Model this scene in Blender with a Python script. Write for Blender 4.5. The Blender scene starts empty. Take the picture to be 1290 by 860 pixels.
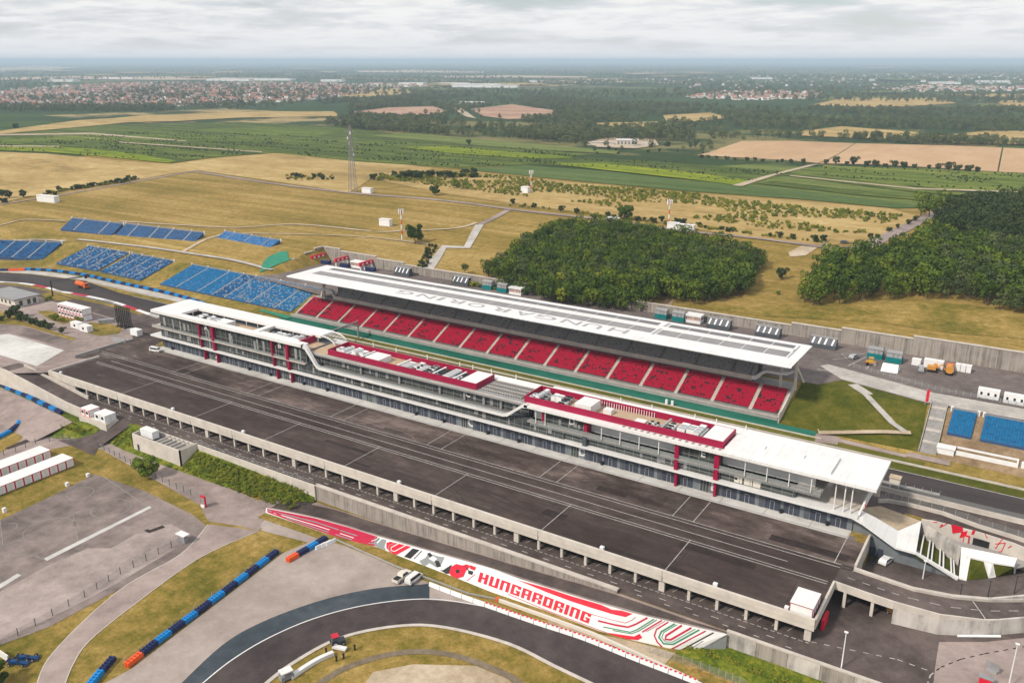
import bpy, bmesh, math, random
from mathutils import Vector, Matrix

random.seed(11)
R = math.radians
sc = bpy.context.scene
col = sc.collection

# ------------------------------------------------------------------ camera
HAZE = 0.0001
CAM_H = 105.0                       # metres above the paddock deck (z = 0)
FOC, HZN, ANG = 1085.0, 76.0, R(32.6)   # focal length and horizon in photo pixels, heading
PITCH = math.atan2(430 - HZN, FOC)
cd = bpy.data.cameras.new('camera')
cam = bpy.data.objects.new('camera', cd)
col.objects.link(cam)
cam.location = (0, 0, CAM_H)
cam.rotation_euler = (R(90) - PITCH, 0, ANG)
cd.sensor_width = 36
cd.lens = FOC / 1290 * 36
cd.clip_start, cd.clip_end = 1, 200000
sc.camera = cam

# ------------------------------------------------------------------ sky, sun, exposure
SUN_EL, SUN_AZ = R(43), R(202)      # azimuth clockwise from +Y
w = bpy.data.worlds.new('World')
sc.world = w
w.use_nodes = True
wn, wl = w.node_tree.nodes, w.node_tree.links
wn.clear()
sky = wn.new('ShaderNodeTexSky')
sky.sky_type = 'NISHITA'
sky.sun_disc = False
sky.sun_elevation, sky.sun_rotation = SUN_EL, SUN_AZ
sky.altitude, sky.air_density, sky.dust_density = 200, 1.0, 1.5
tc = wn.new('ShaderNodeTexCoord')
sep = wn.new('ShaderNodeSeparateXYZ')
wl.new(tc.outputs['Generated'], sep.inputs[0])
def wmath(op, a, b=None):
    n = wn.new('ShaderNodeMath'); n.operation = op
    for i, v in enumerate((a, b)):
        if v is None: continue
        if isinstance(v, (int, float)): n.inputs[i].default_value = v
        else: wl.new(v, n.inputs[i])
    return n.outputs[0]
el = wmath('MAXIMUM', sep.outputs[2], 0.0)
den = wmath('ADD', el, 0.10)       # cloud deck seen in perspective, flattening to the horizon
cx = wmath('DIVIDE', sep.outputs[0], den)
cy = wmath('DIVIDE', sep.outputs[1], den)
comb = wn.new('ShaderNodeCombineXYZ')
wl.new(cx, comb.inputs[0]); wl.new(cy, comb.inputs[1])
def wnoise(scale, detail, rough, dist=0.0, off=(0, 0, 0)):
    m = wn.new('ShaderNodeMapping'); m.inputs['Location'].default_value = off
    wl.new(comb.outputs[0], m.inputs[0])
    n = wn.new('ShaderNodeTexNoise'); n.inputs['Scale'].default_value = scale
    n.inputs['Detail'].default_value = detail; n.inputs['Roughness'].default_value = rough
    n.inputs['Distortion'].default_value = dist
    wl.new(m.outputs[0], n.inputs['Vector'])
    return n.outputs['Fac']
def wramp(f, stops):
    r = wn.new('ShaderNodeValToRGB'); e = r.color_ramp.elements
    e[0].position, e[0].color = stops[0][0], (*stops[0][1], 1)
    e[1].position, e[1].color = stops[-1][0], (*stops[-1][1], 1)
    for p, c in stops[1:-1]:
        x = e.new(p); x.color = (*c, 1)
    wl.new(f, r.inputs[0])
    return r.outputs[0]
n1 = wnoise(0.95, 9, 0.58, 0.25, (3.1, 0.7, 0))
n2 = wnoise(3.4, 7, 0.62, 0.2, (9.4, 2.2, 0))
cover = wramp(n1, [(0.34, (0.40, 0.40, 0.40)), (0.47, (0.93, 0.93, 0.93)), (1.0, (1, 1, 1))])
mixn = wmath('ADD', wmath('MULTIPLY', n1, 0.74), wmath('MULTIPLY', n2, 0.26))
tone = wramp(mixn, [(0.38, (6.3, 6.6, 7.1)), (0.46, (6.9, 7.05, 7.4)), (0.495, (7.5, 7.52, 7.65)), (0.525, (8.3, 8.25, 8.2)), (0.62, (9.0, 8.9, 8.8))])
mx = wn.new('ShaderNodeMixRGB')
wl.new(cover, mx.inputs[0]); wl.new(sky.outputs[0], mx.inputs[1]); wl.new(tone, mx.inputs[2])
# pale veil low over the horizon
veil = wramp(el, [(0.0, (1, 1, 1)), (0.022, (0.5, 0.5, 0.5)), (0.06, (0, 0, 0))])
mv = wn.new('ShaderNodeMixRGB')
mv.inputs[2].default_value = (7.2, 7.3, 7.6, 1)
wl.new(veil, mv.inputs[0]); wl.new(mx.outputs[0], mv.inputs[1])
bg = wn.new('ShaderNodeBackground'); bg.inputs[1].default_value = 0.088
wl.new(mv.outputs[0], bg.inputs[0])
wo = wn.new('ShaderNodeOutputWorld'); wl.new(bg.outputs[0], wo.inputs[0])

sd = bpy.data.lights.new('sun', 'SUN')
sd.energy, sd.angle, sd.color = 3.0, R(6), (1.0, 0.91, 0.79)
sun = bpy.data.objects.new('sun', sd); col.objects.link(sun)
sdir = Vector((math.sin(SUN_AZ) * math.cos(SUN_EL), math.cos(SUN_AZ) * math.cos(SUN_EL), math.sin(SUN_EL)))
sun.rotation_euler = sdir.to_track_quat('Z', 'Y').to_euler()
sun.location = (0, 0, 300)

vs = sc.view_settings
vs.view_transform, vs.look, vs.gamma, vs.exposure = 'Standard', 'None', 1.0, 0.36
vs.use_curve_mapping = False
sc.render.engine = 'CYCLES'
cy_ = sc.cycles
cy_.use_denoising = True
try: cy_.denoiser = 'OPENIMAGEDENOISE'
except Exception: pass
cy_.max_bounces, cy_.diffuse_bounces, cy_.glossy_bounces = 6, 2, 2
cy_.transmission_bounces, cy_.transparent_max_bounces, cy_.volume_bounces = 3, 8, 0
cy_.volume_step_rate = 1.0

# ------------------------------------------------------------------ terrain
def lerp(a, b, t): return a + (b - a) * max(0.0, min(1.0, t))
def pl(x, pts):
    if x <= pts[0][0]: return pts[0][1]
    for (a, va), (b, vb) in zip(pts, pts[1:]):
        if x <= b: return va + (vb - va) * (x - a) / (b - a)
    return pts[-1][1]
def wall_top(x):
    return pl(x, [(-325, 13), (-300, 12.4), (-279, 11.4), (-262, 10.4), (-240, 10), (-88, 10), (-47, 12.4), (0, 13.3)])
YW = 316.5                           # retaining wall behind the grandstand
XW = -318.0                          # its short return at the west end
def hill(x, y):
    return pl(y, [(435, 20), (520, 21), (700, 15), (950, 6), (1500, 0), (4000, -6), (70000, -6)])
def terrain(x, y):
    if y < 146.5:
        return -9.55
    if y < 153.4:                    # bank or wall foot up to the lower road
        if x < -292: return pl(y, [(146.5, -9.55), (153.4, -0.1)]) if x < -306 else pl(y, [(146.5, -9.55), (147.6, -6), (153.4, -5)])
        return -9.55 if y < 147.95 else -5.0
    if y < 190:
        if x < -292.6: return -0.1
        if x > -24.6: return -5.0
        return -5.0 if y < 184 else pl(y, [(184, -5), (186, -0.1)])
    if y < 246:
        if -24.6 < x < 10.5 and y < 208: return -5.0
        if x >= 10.5 and y < 200: return -5.0
        return -0.1
    if y < 271:
        if x < -275: return pl(y, [(246, -0.1), (250, 0.6), (271, 6.8)])
        if x < -50: return pl(y, [(247.3, -0.1), (268, 6.9), (271, 6.9)])
        return pl(y, [(246, -0.1), (268, 6.9), (271, 6.9)])
    if x > XW and y < YW: return 6.9
    if x > XW:
        a = wall_top(x)
        if y < 435: return lerp(a, 20, (y - YW) / (435 - YW))
        return hill(x, y)
    if y < 435:
        return pl(y, [(271, 6.8), (277, 7.2), (287, 9.6), (302, 12.2), (316, 13.5), (435, 20)])
    return hill(x, y)

# pixel of the photograph -> point of the place
_sx, _cx = math.sin(ANG), math.cos(ANG)
_fw = Vector((-_sx, _cx, 0)); _rt = Vector((_cx, _sx, 0)); _up = Vector((0, 0, 1))
_fd = _fw * math.cos(PITCH) - _up * math.sin(PITCH)
_uv = _fw * math.sin(PITCH) + _up * math.cos(PITCH)
def ray(u, v): return _fd * FOC + _rt * (u - 645) - _uv * (v - 430)
def at(u, v, z=0.0):
    d = ray(u, v)
    t = (z - CAM_H) / d.z
    return (d.x * t, d.y * t, z)
def at_y(u, v, y):
    d = ray(u, v); t = y / d.y
    return (d.x * t, y, CAM_H + d.z * t)
def on_ground(u, v, dz=0.0):
    d = ray(u, v)
    t = (20 - CAM_H) / d.z * 0.35
    step = t * 0.02
    for i in range(4000):            # march, then bisect
        p = d * t
        if CAM_H + p.z <= terrain(p.x, p.y): break
        t += step
    a, b = t - step, t
    for i in range(30):
        m = (a + b) / 2; p = d * m
        if CAM_H + p.z <= terrain(p.x, p.y): b = m
        else: a = m
    p = d * b
    return (p.x, p.y, terrain(p.x, p.y) + dz)

# ------------------------------------------------------------------ materials
M = {}
def _new(name):
    m = bpy.data.materials.new(name); m.use_nodes = True
    nt = m.node_tree; b = nt.nodes['Principled BSDF']
    M[name] = m
    return m, nt, nt.nodes, nt.links, b
def _pos(nt, scale=(1, 1, 1), rot=0.0):
    g = nt.nodes.new('ShaderNodeNewGeometry')
    mp = nt.nodes.new('ShaderNodeMapping')
    mp.inputs['Scale'].default_value = scale
    mp.inputs['Rotation'].default_value = (0, 0, rot)
    nt.links.new(g.outputs['Position'], mp.inputs[0])
    return mp.outputs[0]
def _noise(nt, vec, scale, detail=5, rough=0.6, dist=0.0):
    n = nt.nodes.new('ShaderNodeTexNoise')
    n.inputs['Scale'].default_value = scale; n.inputs['Detail'].default_value = detail
    n.inputs['Roughness'].default_value = rough; n.inputs['Distortion'].default_value = dist
    nt.links.new(vec, n.inputs['Vector'])
    return n.outputs['Fac']
def _ramp(nt, f, stops):
    r = nt.nodes.new('ShaderNodeValToRGB'); e = r.color_ramp.elements
    e[0].position, e[0].color = stops[0][0], (*stops[0][1], 1)
    e[1].position, e[1].color = stops[-1][0], (*stops[-1][1], 1)
    for p, c in stops[1:-1]: e.new(p).color = (*c, 1)
    nt.links.new(f, r.inputs[0])
    return r.outputs[0]
def _mix(nt, fac, a, b, mode='MIX'):
    m = nt.nodes.new('ShaderNodeMixRGB'); m.blend_type = mode
    for i, v in ((0, fac), (1, a), (2, b)):
        if isinstance(v, (int, float)): m.inputs[i].default_value = v
        elif isinstance(v, tuple): m.inputs[i].default_value = (*v, 1)
        else: nt.links.new(v, m.inputs[i])
    return m.outputs[0]
def _punch(nt, f, k=1.75):
    m = nt.nodes.new('ShaderNodeMath'); m.operation = 'MULTIPLY_ADD'; m.inputs[1].default_value = k; m.inputs[2].default_value = 0.5 - 0.5 * k
    nt.links.new(f, m.inputs[0])
    return m.outputs[0]
def _bump(nt, b, f, strength, dist):
    n = nt.nodes.new('ShaderNodeBump')
    n.inputs['Strength'].default_value = strength; n.inputs['Distance'].default_value = dist
    nt.links.new(f, n.inputs['Height']); nt.links.new(n.outputs[0], b.inputs['Normal'])
def plain(name, c, rough=0.6, metal=0.0, vary=0.12, scale=0.6, spec=0.3):
    """painted or cast surface with slight weathering"""
    m, nt, ns, ls, b = _new(name)
    p = _pos(nt)
    f = _noise(nt, p, scale, 6, 0.65)
    d = tuple(x * (1 - vary) for x in c); l = tuple(min(1, x * (1 + vary * 0.6)) for x in c)
    ls.new(_ramp(nt, f, [(0.3, d), (0.7, l)]), b.inputs['Base Color'])
    b.inputs['Roughness'].default_value = rough; b.inputs['Metallic'].default_value = metal
    b.inputs['Specular IOR Level'].default_value = spec
    return m
def surf(name, stops, big=0.02, small=0.5, mixf=0.4, rough=0.9, stretch=(1, 1, 1), rot=0.0, bump=0.0, fine=None):
    """ground: large patches and finer mottling from noise"""
    if (name.startswith('asphalt') and name != 'asphalt_blue') or name == 'plateau_paving':      # warm, slightly red aggregate
        stops = [(q, (c_[0] * 1.02, c_[1] * 0.885, c_[2] * 0.845)) for q, c_ in stops]
    m, nt, ns, ls, b = _new(name)
    p = _pos(nt, stretch, rot)
    f1 = _noise(nt, p, big, 7, 0.62, 0.4); f2 = _noise(nt, p, small, 6, 0.7)
    f = _punch(nt, _mix(nt, mixf, f1, f2))
    c = _ramp(nt, f, stops)
    if fine:
        g = _noise(nt, _pos(nt), fine[0], 3, 0.7)
        c = _mix(nt, 1.0, c, _ramp(nt, g, [(0.3, (1 - fine[1],) * 3), (0.7, (1 + fine[1] * 0.0,) * 3)]), 'MULTIPLY')
    ls.new(c, b.inputs['Base Color'])
    b.inputs['Roughness'].default_value = rough
    b.inputs['Specular IOR Level'].default_value = 0.15
    if bump: _bump(nt, b, f2, 0.6, bump)
    return m

# ------------------------------------------------------------------ mesh helpers
class MB:
    """collects faces; build() links them as one mesh object"""
    def __init__(s): s.v, s.f, s.m = [], [], []
    def poly(s, pts, m=0):
        i = len(s.v); s.v += [tuple(p) for p in pts]; s.f.append(tuple(range(i, i + len(pts)))); s.m.append(m)
    def box(s, x0, x1, y0, y1, z0, z1, m=0, M4=None):
        i = len(s.v)
        vs_ = [(x0, y0, z0), (x1, y0, z0), (x1, y1, z0), (x0, y1, z0), (x0, y0, z1), (x1, y0, z1), (x1, y1, z1), (x0, y1, z1)]
        if M4 is not None: vs_ = [tuple(M4 @ Vector(p)) for p in vs_]
        s.v += vs_
        for q in ((0, 3, 2, 1), (4, 5, 6, 7), (0, 1, 5, 4), (1, 2, 6, 5), (2, 3, 7, 6), (3, 0, 4, 7)):
            s.f.append(tuple(i + k for k in q)); s.m.append(m)
    def prism(s, pts, z0, z1, m=0, side=None):
        """pts (x, y) or (x, y, z-offset), any winding"""
        a = sum(p[0] * q[1] - q[0] * p[1] for p, q in zip(pts, pts[1:] + pts[:1]))
        if a < 0: pts = pts[::-1]
        n = len(pts); i = len(s.v)
        o = [p[2] if len(p) > 2 else 0 for p in pts]
        s.v += [(p[0], p[1], z0 + k) for p, k in zip(pts, o)] + [(p[0], p[1], z1 + k) for p, k in zip(pts, o)]
        s.f.append(tuple(i + k for k in reversed(range(n)))); s.m.append(m)
        s.f.append(tuple(i + n + k for k in range(n))); s.m.append(m)
        for k in range(n):
            l = (k + 1) % n
            s.f.append((i + k, i + l, i + n + l, i + n + k)); s.m.append(m if side is None else side)
    def bar(s, a, b, w, h=None, m=0):
        """square bar from a to b"""
        a, b = Vector(a), Vector(b); d = b - a; L = d.length
        if L < 1e-6: return
        q = d.to_track_quat('X', 'Z').to_matrix().to_4x4(); q.translation = a
        h = h or w
        s.box(0, L, -w / 2, w / 2, -h / 2, h / 2, m, q)
    def tube(s, a, b, r0, r1=None, n=6, m=0):
        a, b = Vector(a), Vector(b); r1 = r0 if r1 is None else r1
        q = (b - a).to_track_quat('Z', 'Y').to_matrix(); i = len(s.v)
        for c, r in ((a, r0), (b, r1)):
            for k in range(n):
                t = 2 * math.pi * k / n
                s.v.append(tuple(c + q @ Vector((r * math.cos(t), r * math.sin(t), 0))))
        for k in range(n):
            l = (k + 1) % n; s.f.append((i + k, i + l, i + n + l, i + n + k)); s.m.append(m)
        s.f.append(tuple(i + n + k for k in range(n))); s.m.append(m)
        s.f.append(tuple(i + k for k in reversed(range(n)))); s.m.append(m)
    def ribbon(s, line, w, dz=0.0, m=0, closed=False):
        """flat strip of width w along a polyline of (x, y, z)"""
        L = [Vector(p) for p in line]; n = len(L); a, b = [], []
        for k in range(n):
            if closed: p, q = L[k - 1], L[(k + 1) % n]
            else: p, q = L[max(0, k - 1)], L[min(n - 1, k + 1)]
            d = (q - p); d.z = 0; d.normalize(); o = Vector((-d.y, d.x, 0)) * w / 2; up = Vector((0, 0, dz))
            a.append(L[k] + o + up); b.append(L[k] - o + up)
        for k in range(n if closed else n - 1):
            l = (k + 1) % n
            s.poly((b[k], b[l], a[l], a[k]), m)
    def wallstrip(s, line, w, z0, z1, m=0):
        """solid wall along (x, y[, z]) polyline: z is added to z0 and z1"""
        L = [Vector((p[0], p[1], 0)) for p in line]; zz = [p[2] if len(p) > 2 else 0 for p in line]
        n = len(L); a, b = [], []
        for k in range(n):
            p, q = L[max(0, k - 1)], L[min(n - 1, k + 1)]
            d = (q - p).normalized(); o = Vector((-d.y, d.x, 0)) * w / 2
            a.append(L[k] + o); b.append(L[k] - o)
        V = lambda p, z: (p.x, p.y, z)
        for k in range(n - 1):
            l = k + 1
            A0, A1, B0, B1 = V(a[k], z0 + zz[k]), V(a[l], z0 + zz[l]), V(b[k], z0 + zz[k]), V(b[l], z0 + zz[l])
            a0, a1, b0, b1 = V(a[k], z1 + zz[k]), V(a[l], z1 + zz[l]), V(b[k], z1 + zz[k]), V(b[l], z1 + zz[l])
            s.poly((b0, b1, a1, a0), m); s.poly((B0, B1, b1, b0), m); s.poly((A1, A0, a0, a1), m)
        s.poly((V(a[0], z0 + zz[0]), V(b[0], z0 + zz[0]), V(b[0], z1 + zz[0]), V(a[0], z1 + zz[0])), m)
        s.poly((V(b[-1], z0 + zz[-1]), V(a[-1], z0 + zz[-1]), V(a[-1], z1 + zz[-1]), V(b[-1], z1 + zz[-1])), m)
    def mesh(s, name, mats):
        me = bpy.data.meshes.new(name); me.from_pydata(s.v, [], s.f)
        for k in (mats if isinstance(mats, (list, tuple)) else [mats]): me.materials.append(M[k])
        me.polygons.foreach_set('material_index', s.m)
        me.update()
        return me
    def build(s, name, mats, parent=None, smooth=False):
        me = s.mesh(name, mats)
        if smooth: me.polygons.foreach_set('use_smooth', [True] * len(me.polygons))
        return link(name, me, parent)
def link(name, me, parent=None, loc=None, rotz=0.0):
    o = bpy.data.objects.new(name, me); col.objects.link(o)
    if parent is not None: o.parent = parent
    if loc is not None: o.location = loc
    if rotz: o.rotation_euler = (0, 0, rotz)
    return o
def tag(o, label, cat, group=None, kind=None):
    o['label'] = label; o['category'] = cat
    if group: o['group'] = group
    if kind: o['kind'] = kind
    return o
def thing(name, label, cat, loc=(0, 0, 0), rotz=0.0, group=None):
    o = link(name, None, None, loc, rotz)
    o.empty_display_size = 0.5
    return tag(o, label, cat, group)
def copy_tree(o, parent=None):
    c = o.copy(); col.objects.link(c); c.parent = parent
    for ch in list(o.children): copy_tree(ch, c)
    return c
def struct(o, label=None):
    o['kind'] = 'structure'
    if label: o['label'] = label; o['category'] = o.name.split('.')[0].replace('_', ' ')
    return o
def bx(name, mats, parent, *a):
    b = MB(); b.box(*a); return b.build(name, mats, parent)
def tri_poly(me_name, pts, mat):
    """flat or gently sloping polygon, triangulated"""
    bm = bmesh.new()
    a = sum(p[0] * q[1] - q[0] * p[1] for p, q in zip(pts, pts[1:] + pts[:1]))
    if a < 0: pts = pts[::-1]
    f = bm.faces.new([bm.verts.new(p) for p in pts]); bm.normal_update()
    bmesh.ops.triangulate(bm, faces=[f])
    me = bpy.data.meshes.new(me_name); bm.to_mesh(me); bm.free()
    me.materials.append(M[mat])
    return me
def sheet(name, pts, z, mat, label):
    """level ground sheet from (x, y) points"""
    return struct(link(name, tri_poly(name, [(p[0], p[1], z) for p in pts], mat)), label)
def psheet(name, pix, z, mat, label):
    return sheet(name, [at(u, v, z)[:2] for u, v in pix], z, mat, label)
def drape(name, pts, off, mat, label, cell=None):
    """sheet of (x, y) outline laid over the terrain along the ground grid's own lines"""
    bm = bmesh.new()
    a = sum(p[0] * q[1] - q[0] * p[1] for p, q in zip(pts, pts[1:] + pts[:1]))
    if a < 0: pts = pts[::-1]
    f = bm.faces.new([bm.verts.new((p[0], p[1], 0)) for p in pts]); bm.normal_update()
    bmesh.ops.triangulate(bm, faces=[f])
    x0, x1 = min(p[0] for p in pts), max(p[0] for p in pts)
    y0, y1 = min(p[1] for p in pts), max(p[1] for p in pts)
    for g, n, lo, hi in ((GX, (1, 0, 0), x0, x1), (GY, (0, 1, 0), y0, y1)):
        for k in g:
            if lo < k < hi:
                bmesh.ops.bisect_plane(bm, geom=bm.verts[:] + bm.edges[:] + bm.faces[:], plane_co=(k * n[0], k * n[1], 0), plane_no=n)
    for v in bm.verts: v.co.z = terrain(v.co.x, v.co.y) + off
    me = bpy.data.meshes.new(name); bm.to_mesh(me); bm.free(); me.materials.append(M[mat])
    return struct(link(name, me), label)
def pdrape(name, pix, off, mat, label):
    return drape(name, [on_ground(u, v)[:2] for u, v in pix], off, mat, label)
def lines(name, mats, segs, w, z, label):
    """painted lines: segs is a list of polylines of (x, y)"""
    b = MB()
    for s_ in segs: b.ribbon([(p[0], p[1], z) for p in s_], w)
    return struct(b.build(name, mats), label)
def dashes(p, q, on, off):
    p, q = Vector(p[:2]), Vector(q[:2]); L = (q - p).length; d = (q - p) / L; t = 0; out = []
    while t < L:
        out.append([tuple(p + d * t), tuple(p + d * min(L, t + on))]); t += on + off
    return out
def text_mesh(s, size, extrude, mat, name='lettering', bold=0.0, xscale=1.0, space=1.0):
    """block letters as a mesh lying in the XY plane, centred"""
    cu = bpy.data.curves.new('tmp', 'FONT'); cu.body = s; cu.size = size; cu.extrude = extrude
    cu.align_x = 'CENTER'; cu.align_y = 'CENTER'; cu.offset = bold; cu.space_character = space
    cu.resolution_u = 3
    o = bpy.data.objects.new('tmp', cu); col.objects.link(o)
    dg = bpy.context.evaluated_depsgraph_get()
    me = bpy.data.meshes.new_from_object(o.evaluated_get(dg)); me.name = name
    bpy.data.objects.remove(o)
    for v in me.vertices: v.co.x *= xscale
    me.materials.clear(); me.materials.append(M[mat])
    return me
# ------------------------------------------------------------------ material library
plain('white_paint', (0.66, 0.655, 0.65), 0.5, vary=0.10, scale=0.25)
def roof_sheet():
    # white coated roofing: faint sheet joints and wash marks
    m, nt, ns, ls, b = _new('white_roof')
    f = _noise(nt, _pos(nt, (1, 0.12, 1)), 0.9, 5, 0.65); g = _noise(nt, _pos(nt), 0.12, 5, 0.6)
    c = _ramp(nt, _mix(nt, 0.5, f, g), [(0.32, (0.56, 0.55, 0.54)), (0.48, (0.68, 0.675, 0.67)), (0.7, (0.74, 0.735, 0.73))])
    wv = ns.new('ShaderNodeTexWave'); wv.bands_direction = 'X'; wv.inputs['Scale'].default_value = 0.13; ls.new(_pos(nt), wv.inputs['Vector'])
    ls.new(_mix(nt, 1.0, c, _ramp(nt, wv.outputs['Fac'], [(0.0, (0.86, 0.86, 0.86)), (0.012, (1, 1, 1))]), 'MULTIPLY'), b.inputs['Base Color'])
    b.inputs['Roughness'].default_value = 0.55
roof_sheet()
plain('white_metal', (0.72, 0.73, 0.74), 0.45, vary=0.08)
plain('concrete', (0.49, 0.445, 0.40), 0.85, vary=0.22, scale=0.35)
plain('pale_concrete', (0.53, 0.485, 0.435), 0.85, vary=0.18, scale=0.3)
plain('grey_concrete', (0.30, 0.29, 0.28), 0.85, vary=0.22, scale=0.4)
plain('dark_concrete', (0.16, 0.155, 0.15), 0.85, vary=0.2)
plain('anthracite', (0.075, 0.085, 0.10), 0.55, vary=0.2)
plain('slate_wall', (0.155, 0.175, 0.19), 0.6, vary=0.2)
plain('door_dark', (0.045, 0.052, 0.075), 0.45, vary=0.25)
plain('black', (0.015, 0.015, 0.017), 0.6, vary=0.3)
plain('dark_steel', (0.07, 0.07, 0.075), 0.5, metal=0.3)
plain('steel', (0.42, 0.43, 0.44), 0.45, metal=0.4)
plain('crimson', (0.29, 0.004, 0.042), 0.5, vary=0.15, scale=0.3)
plain('red_paint', (0.62, 0.012, 0.04), 0.5, vary=0.12)
plain('red_bright', (0.56, 0.006, 0.028), 0.6, vary=0.1)
plain('rose_line', (0.42, 0.010, 0.045), 0.6, vary=0.1)
plain('green_line', (0.02, 0.20, 0.10), 0.6, vary=0.1)
plain('grey_paint', (0.22, 0.235, 0.24), 0.6, vary=0.15)
plain('seat_red', (0.41, 0.006, 0.040), 0.5, vary=0.2, scale=1.5)
plain('seat_dark', (0.075, 0.025, 0.035), 0.5, vary=0.3)
plain('seat_grey', (0.38, 0.365, 0.36), 0.55, vary=0.3, scale=1.5)
plain('seat_blue', (0.006, 0.125, 0.31), 0.5, vary=0.25, scale=1.0)
plain('seat_navy', (0.004, 0.045, 0.15), 0.5, vary=0.3, scale=1.0)
plain('seat_light', (0.08, 0.24, 0.52), 0.5, vary=0.2, scale=1.0)
plain('seat_teal', (0.003, 0.17, 0.37), 0.5, vary=0.25, scale=1.0)
plain('seat_white', (0.20, 0.30, 0.42), 0.5, vary=0.2)
plain('stand_grey', (0.25, 0.25, 0.26), 0.8, vary=0.25)
plain('tyre_blue', (0.004, 0.21, 0.56), 0.6, vary=0.25, scale=1.2)
plain('tyre_navy', (0.01, 0.02, 0.09), 0.6, vary=0.3, scale=1.2)
plain('tyre_orange', (0.75, 0.10, 0.02), 0.6, vary=0.15)
plain('teal_base', (0.0, 0.16, 0.17), 0.6, vary=0.2)
plain('orange', (0.60, 0.12, 0.025), 0.5, vary=0.15)
plain('amber', (0.55, 0.25, 0.05), 0.5, vary=0.15)
plain('yellow', (0.62, 0.47, 0.02), 0.5, vary=0.15)
plain('sign_red', (0.50, 0.015, 0.04), 0.5, vary=0.15)
plain('tan_deck', (0.42, 0.31, 0.21), 0.85, vary=0.15, scale=0.4)
plain('roof_grey', (0.26, 0.26, 0.265), 0.6, vary=0.15, scale=0.25)
plain('roof_panel', (0.25, 0.24, 0.243), 0.5, vary=0.22, scale=0.15)
plain('roof_panel_dark', (0.15, 0.145, 0.148), 0.5, vary=0.2, scale=0.15)
plain('tarp_green', (0.02, 0.20, 0.12), 0.7, vary=0.25, scale=0.4)
plain('net_green', (0.03, 0.17, 0.12), 0.7, vary=0.2, scale=0.5)
plain('brick_tile', (0.33, 0.13, 0.085), 0.8, vary=0.3, scale=0.03)
plain('house_wall', (0.60, 0.56, 0.50), 0.8, vary=0.2, scale=0.02)
plain('barrel', (0.035, 0.025, 0.018), 0.9)
plain('skin_dark', (0.25, 0.14, 0.10), 0.6)
plain('line_white', (0.42, 0.40, 0.385), 0.7, vary=0.4, scale=0.9)
plain('line_faint', (0.27, 0.26, 0.25), 0.8, vary=0.4, scale=0.7)
plain('rust_pink', (0.42, 0.28, 0.24), 0.8, vary=0.25, scale=0.3)

def glassy(name, c, rough=0.08):
    m, nt, ns, ls, b = _new(name)
    p = _pos(nt)
    f = _noise(nt, p, 0.35, 3, 0.6)
    ls.new(_ramp(nt, f, [(0.35, tuple(x * 0.6 for x in c)), (0.7, tuple(x * 1.5 for x in c))]), b.inputs['Base Color'])
    b.inputs['Roughness'].default_value = rough
    b.inputs['Specular IOR Level'].default_value = 0.5
glassy('glass', (0.050, 0.058, 0.056), 0.12)
glassy('glass_blue', (0.02, 0.03, 0.05))
glassy('car_glass', (0.012, 0.014, 0.018))
def railing_glass():
    m, nt, ns, ls, b = _new('rail_glass')
    b.inputs['Base Color'].default_value = (0.35, 0.38, 0.38, 1); b.inputs['Roughness'].default_value = 0.15
    b.inputs['Alpha'].default_value = 0.35
railing_glass()
def fence_net():
    m, nt, ns, ls, b = _new('wire_mesh')
    b.inputs['Base Color'].default_value = (0.30, 0.31, 0.31, 1); b.inputs['Roughness'].default_value = 0.6
    b.inputs['Alpha'].default_value = 0.22
fence_net()

# weathered retaining wall: vertical board marks and run-off streaks
def ribbed(name, c, sx=1.4):
    m, nt, ns, ls, b = _new(name)
    p = _pos(nt, (sx, sx, 0.06))
    f = _noise(nt, p, 1.0, 4, 0.7)
    g = _noise(nt, _pos(nt), 0.25, 5, 0.6)
    k = _mix(nt, 0.35, f, g)
    ls.new(_ramp(nt, k, [(0.36, tuple(x * 0.45 for x in c)), (0.52, c), (0.68, tuple(x * 1.25 for x in c))]), b.inputs['Base Color'])
    b.inputs['Roughness'].default_value = 0.9
ribbed('wall_ribbed', (0.29, 0.258, 0.228))
ribbed('wall_cast', (0.47, 0.44, 0.41), 0.35)

G = lambda *a: a
surf('asphalt_deck', [(0.26, (0.036, 0.029, 0.027)), (0.45, (0.053, 0.044, 0.042)), (0.56, (0.070, 0.059, 0.056)), (0.76, (0.12, 0.104, 0.097))], 0.045, 0.35, 0.4, 0.85, stretch=(0.45, 1, 1), fine=(2.5, 0.14))
surf('asphalt_apron', [(0.32, (0.040, 0.033, 0.031)), (0.46, (0.072, 0.061, 0.057)), (0.56, (0.105, 0.091, 0.085)), (0.68, (0.18, 0.16, 0.15))], 0.07, 0.3, 0.45, 0.85, stretch=(0.5, 1, 1), fine=(2.5, 0.12))
surf('asphalt_track', [(0.30, (0.036, 0.034, 0.036)), (0.50, (0.052, 0.049, 0.051)), (0.70, (0.075, 0.071, 0.072))], 0.03, 0.3, 0.4, 0.8, stretch=(0.15, 1, 1), fine=(2.0, 0.1))
surf('asphalt_turn', [(0.30, (0.040, 0.036, 0.038)), (0.50, (0.060, 0.055, 0.057)), (0.70, (0.085, 0.079, 0.080))], 0.05, 0.35, 0.4, 0.8, fine=(2.0, 0.12))
surf('asphalt_blue', [(0.30, (0.032, 0.042, 0.052)), (0.5, (0.048, 0.060, 0.072)), (0.72, (0.075, 0.088, 0.10))], 0.07, 0.4, 0.4, 0.8)
surf('asphalt_road', [(0.30, (0.052, 0.046, 0.045)), (0.48, (0.088, 0.079, 0.077)), (0.70, (0.14, 0.127, 0.122))], 0.04, 0.3, 0.4, 0.88, fine=(2.0, 0.12))
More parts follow.
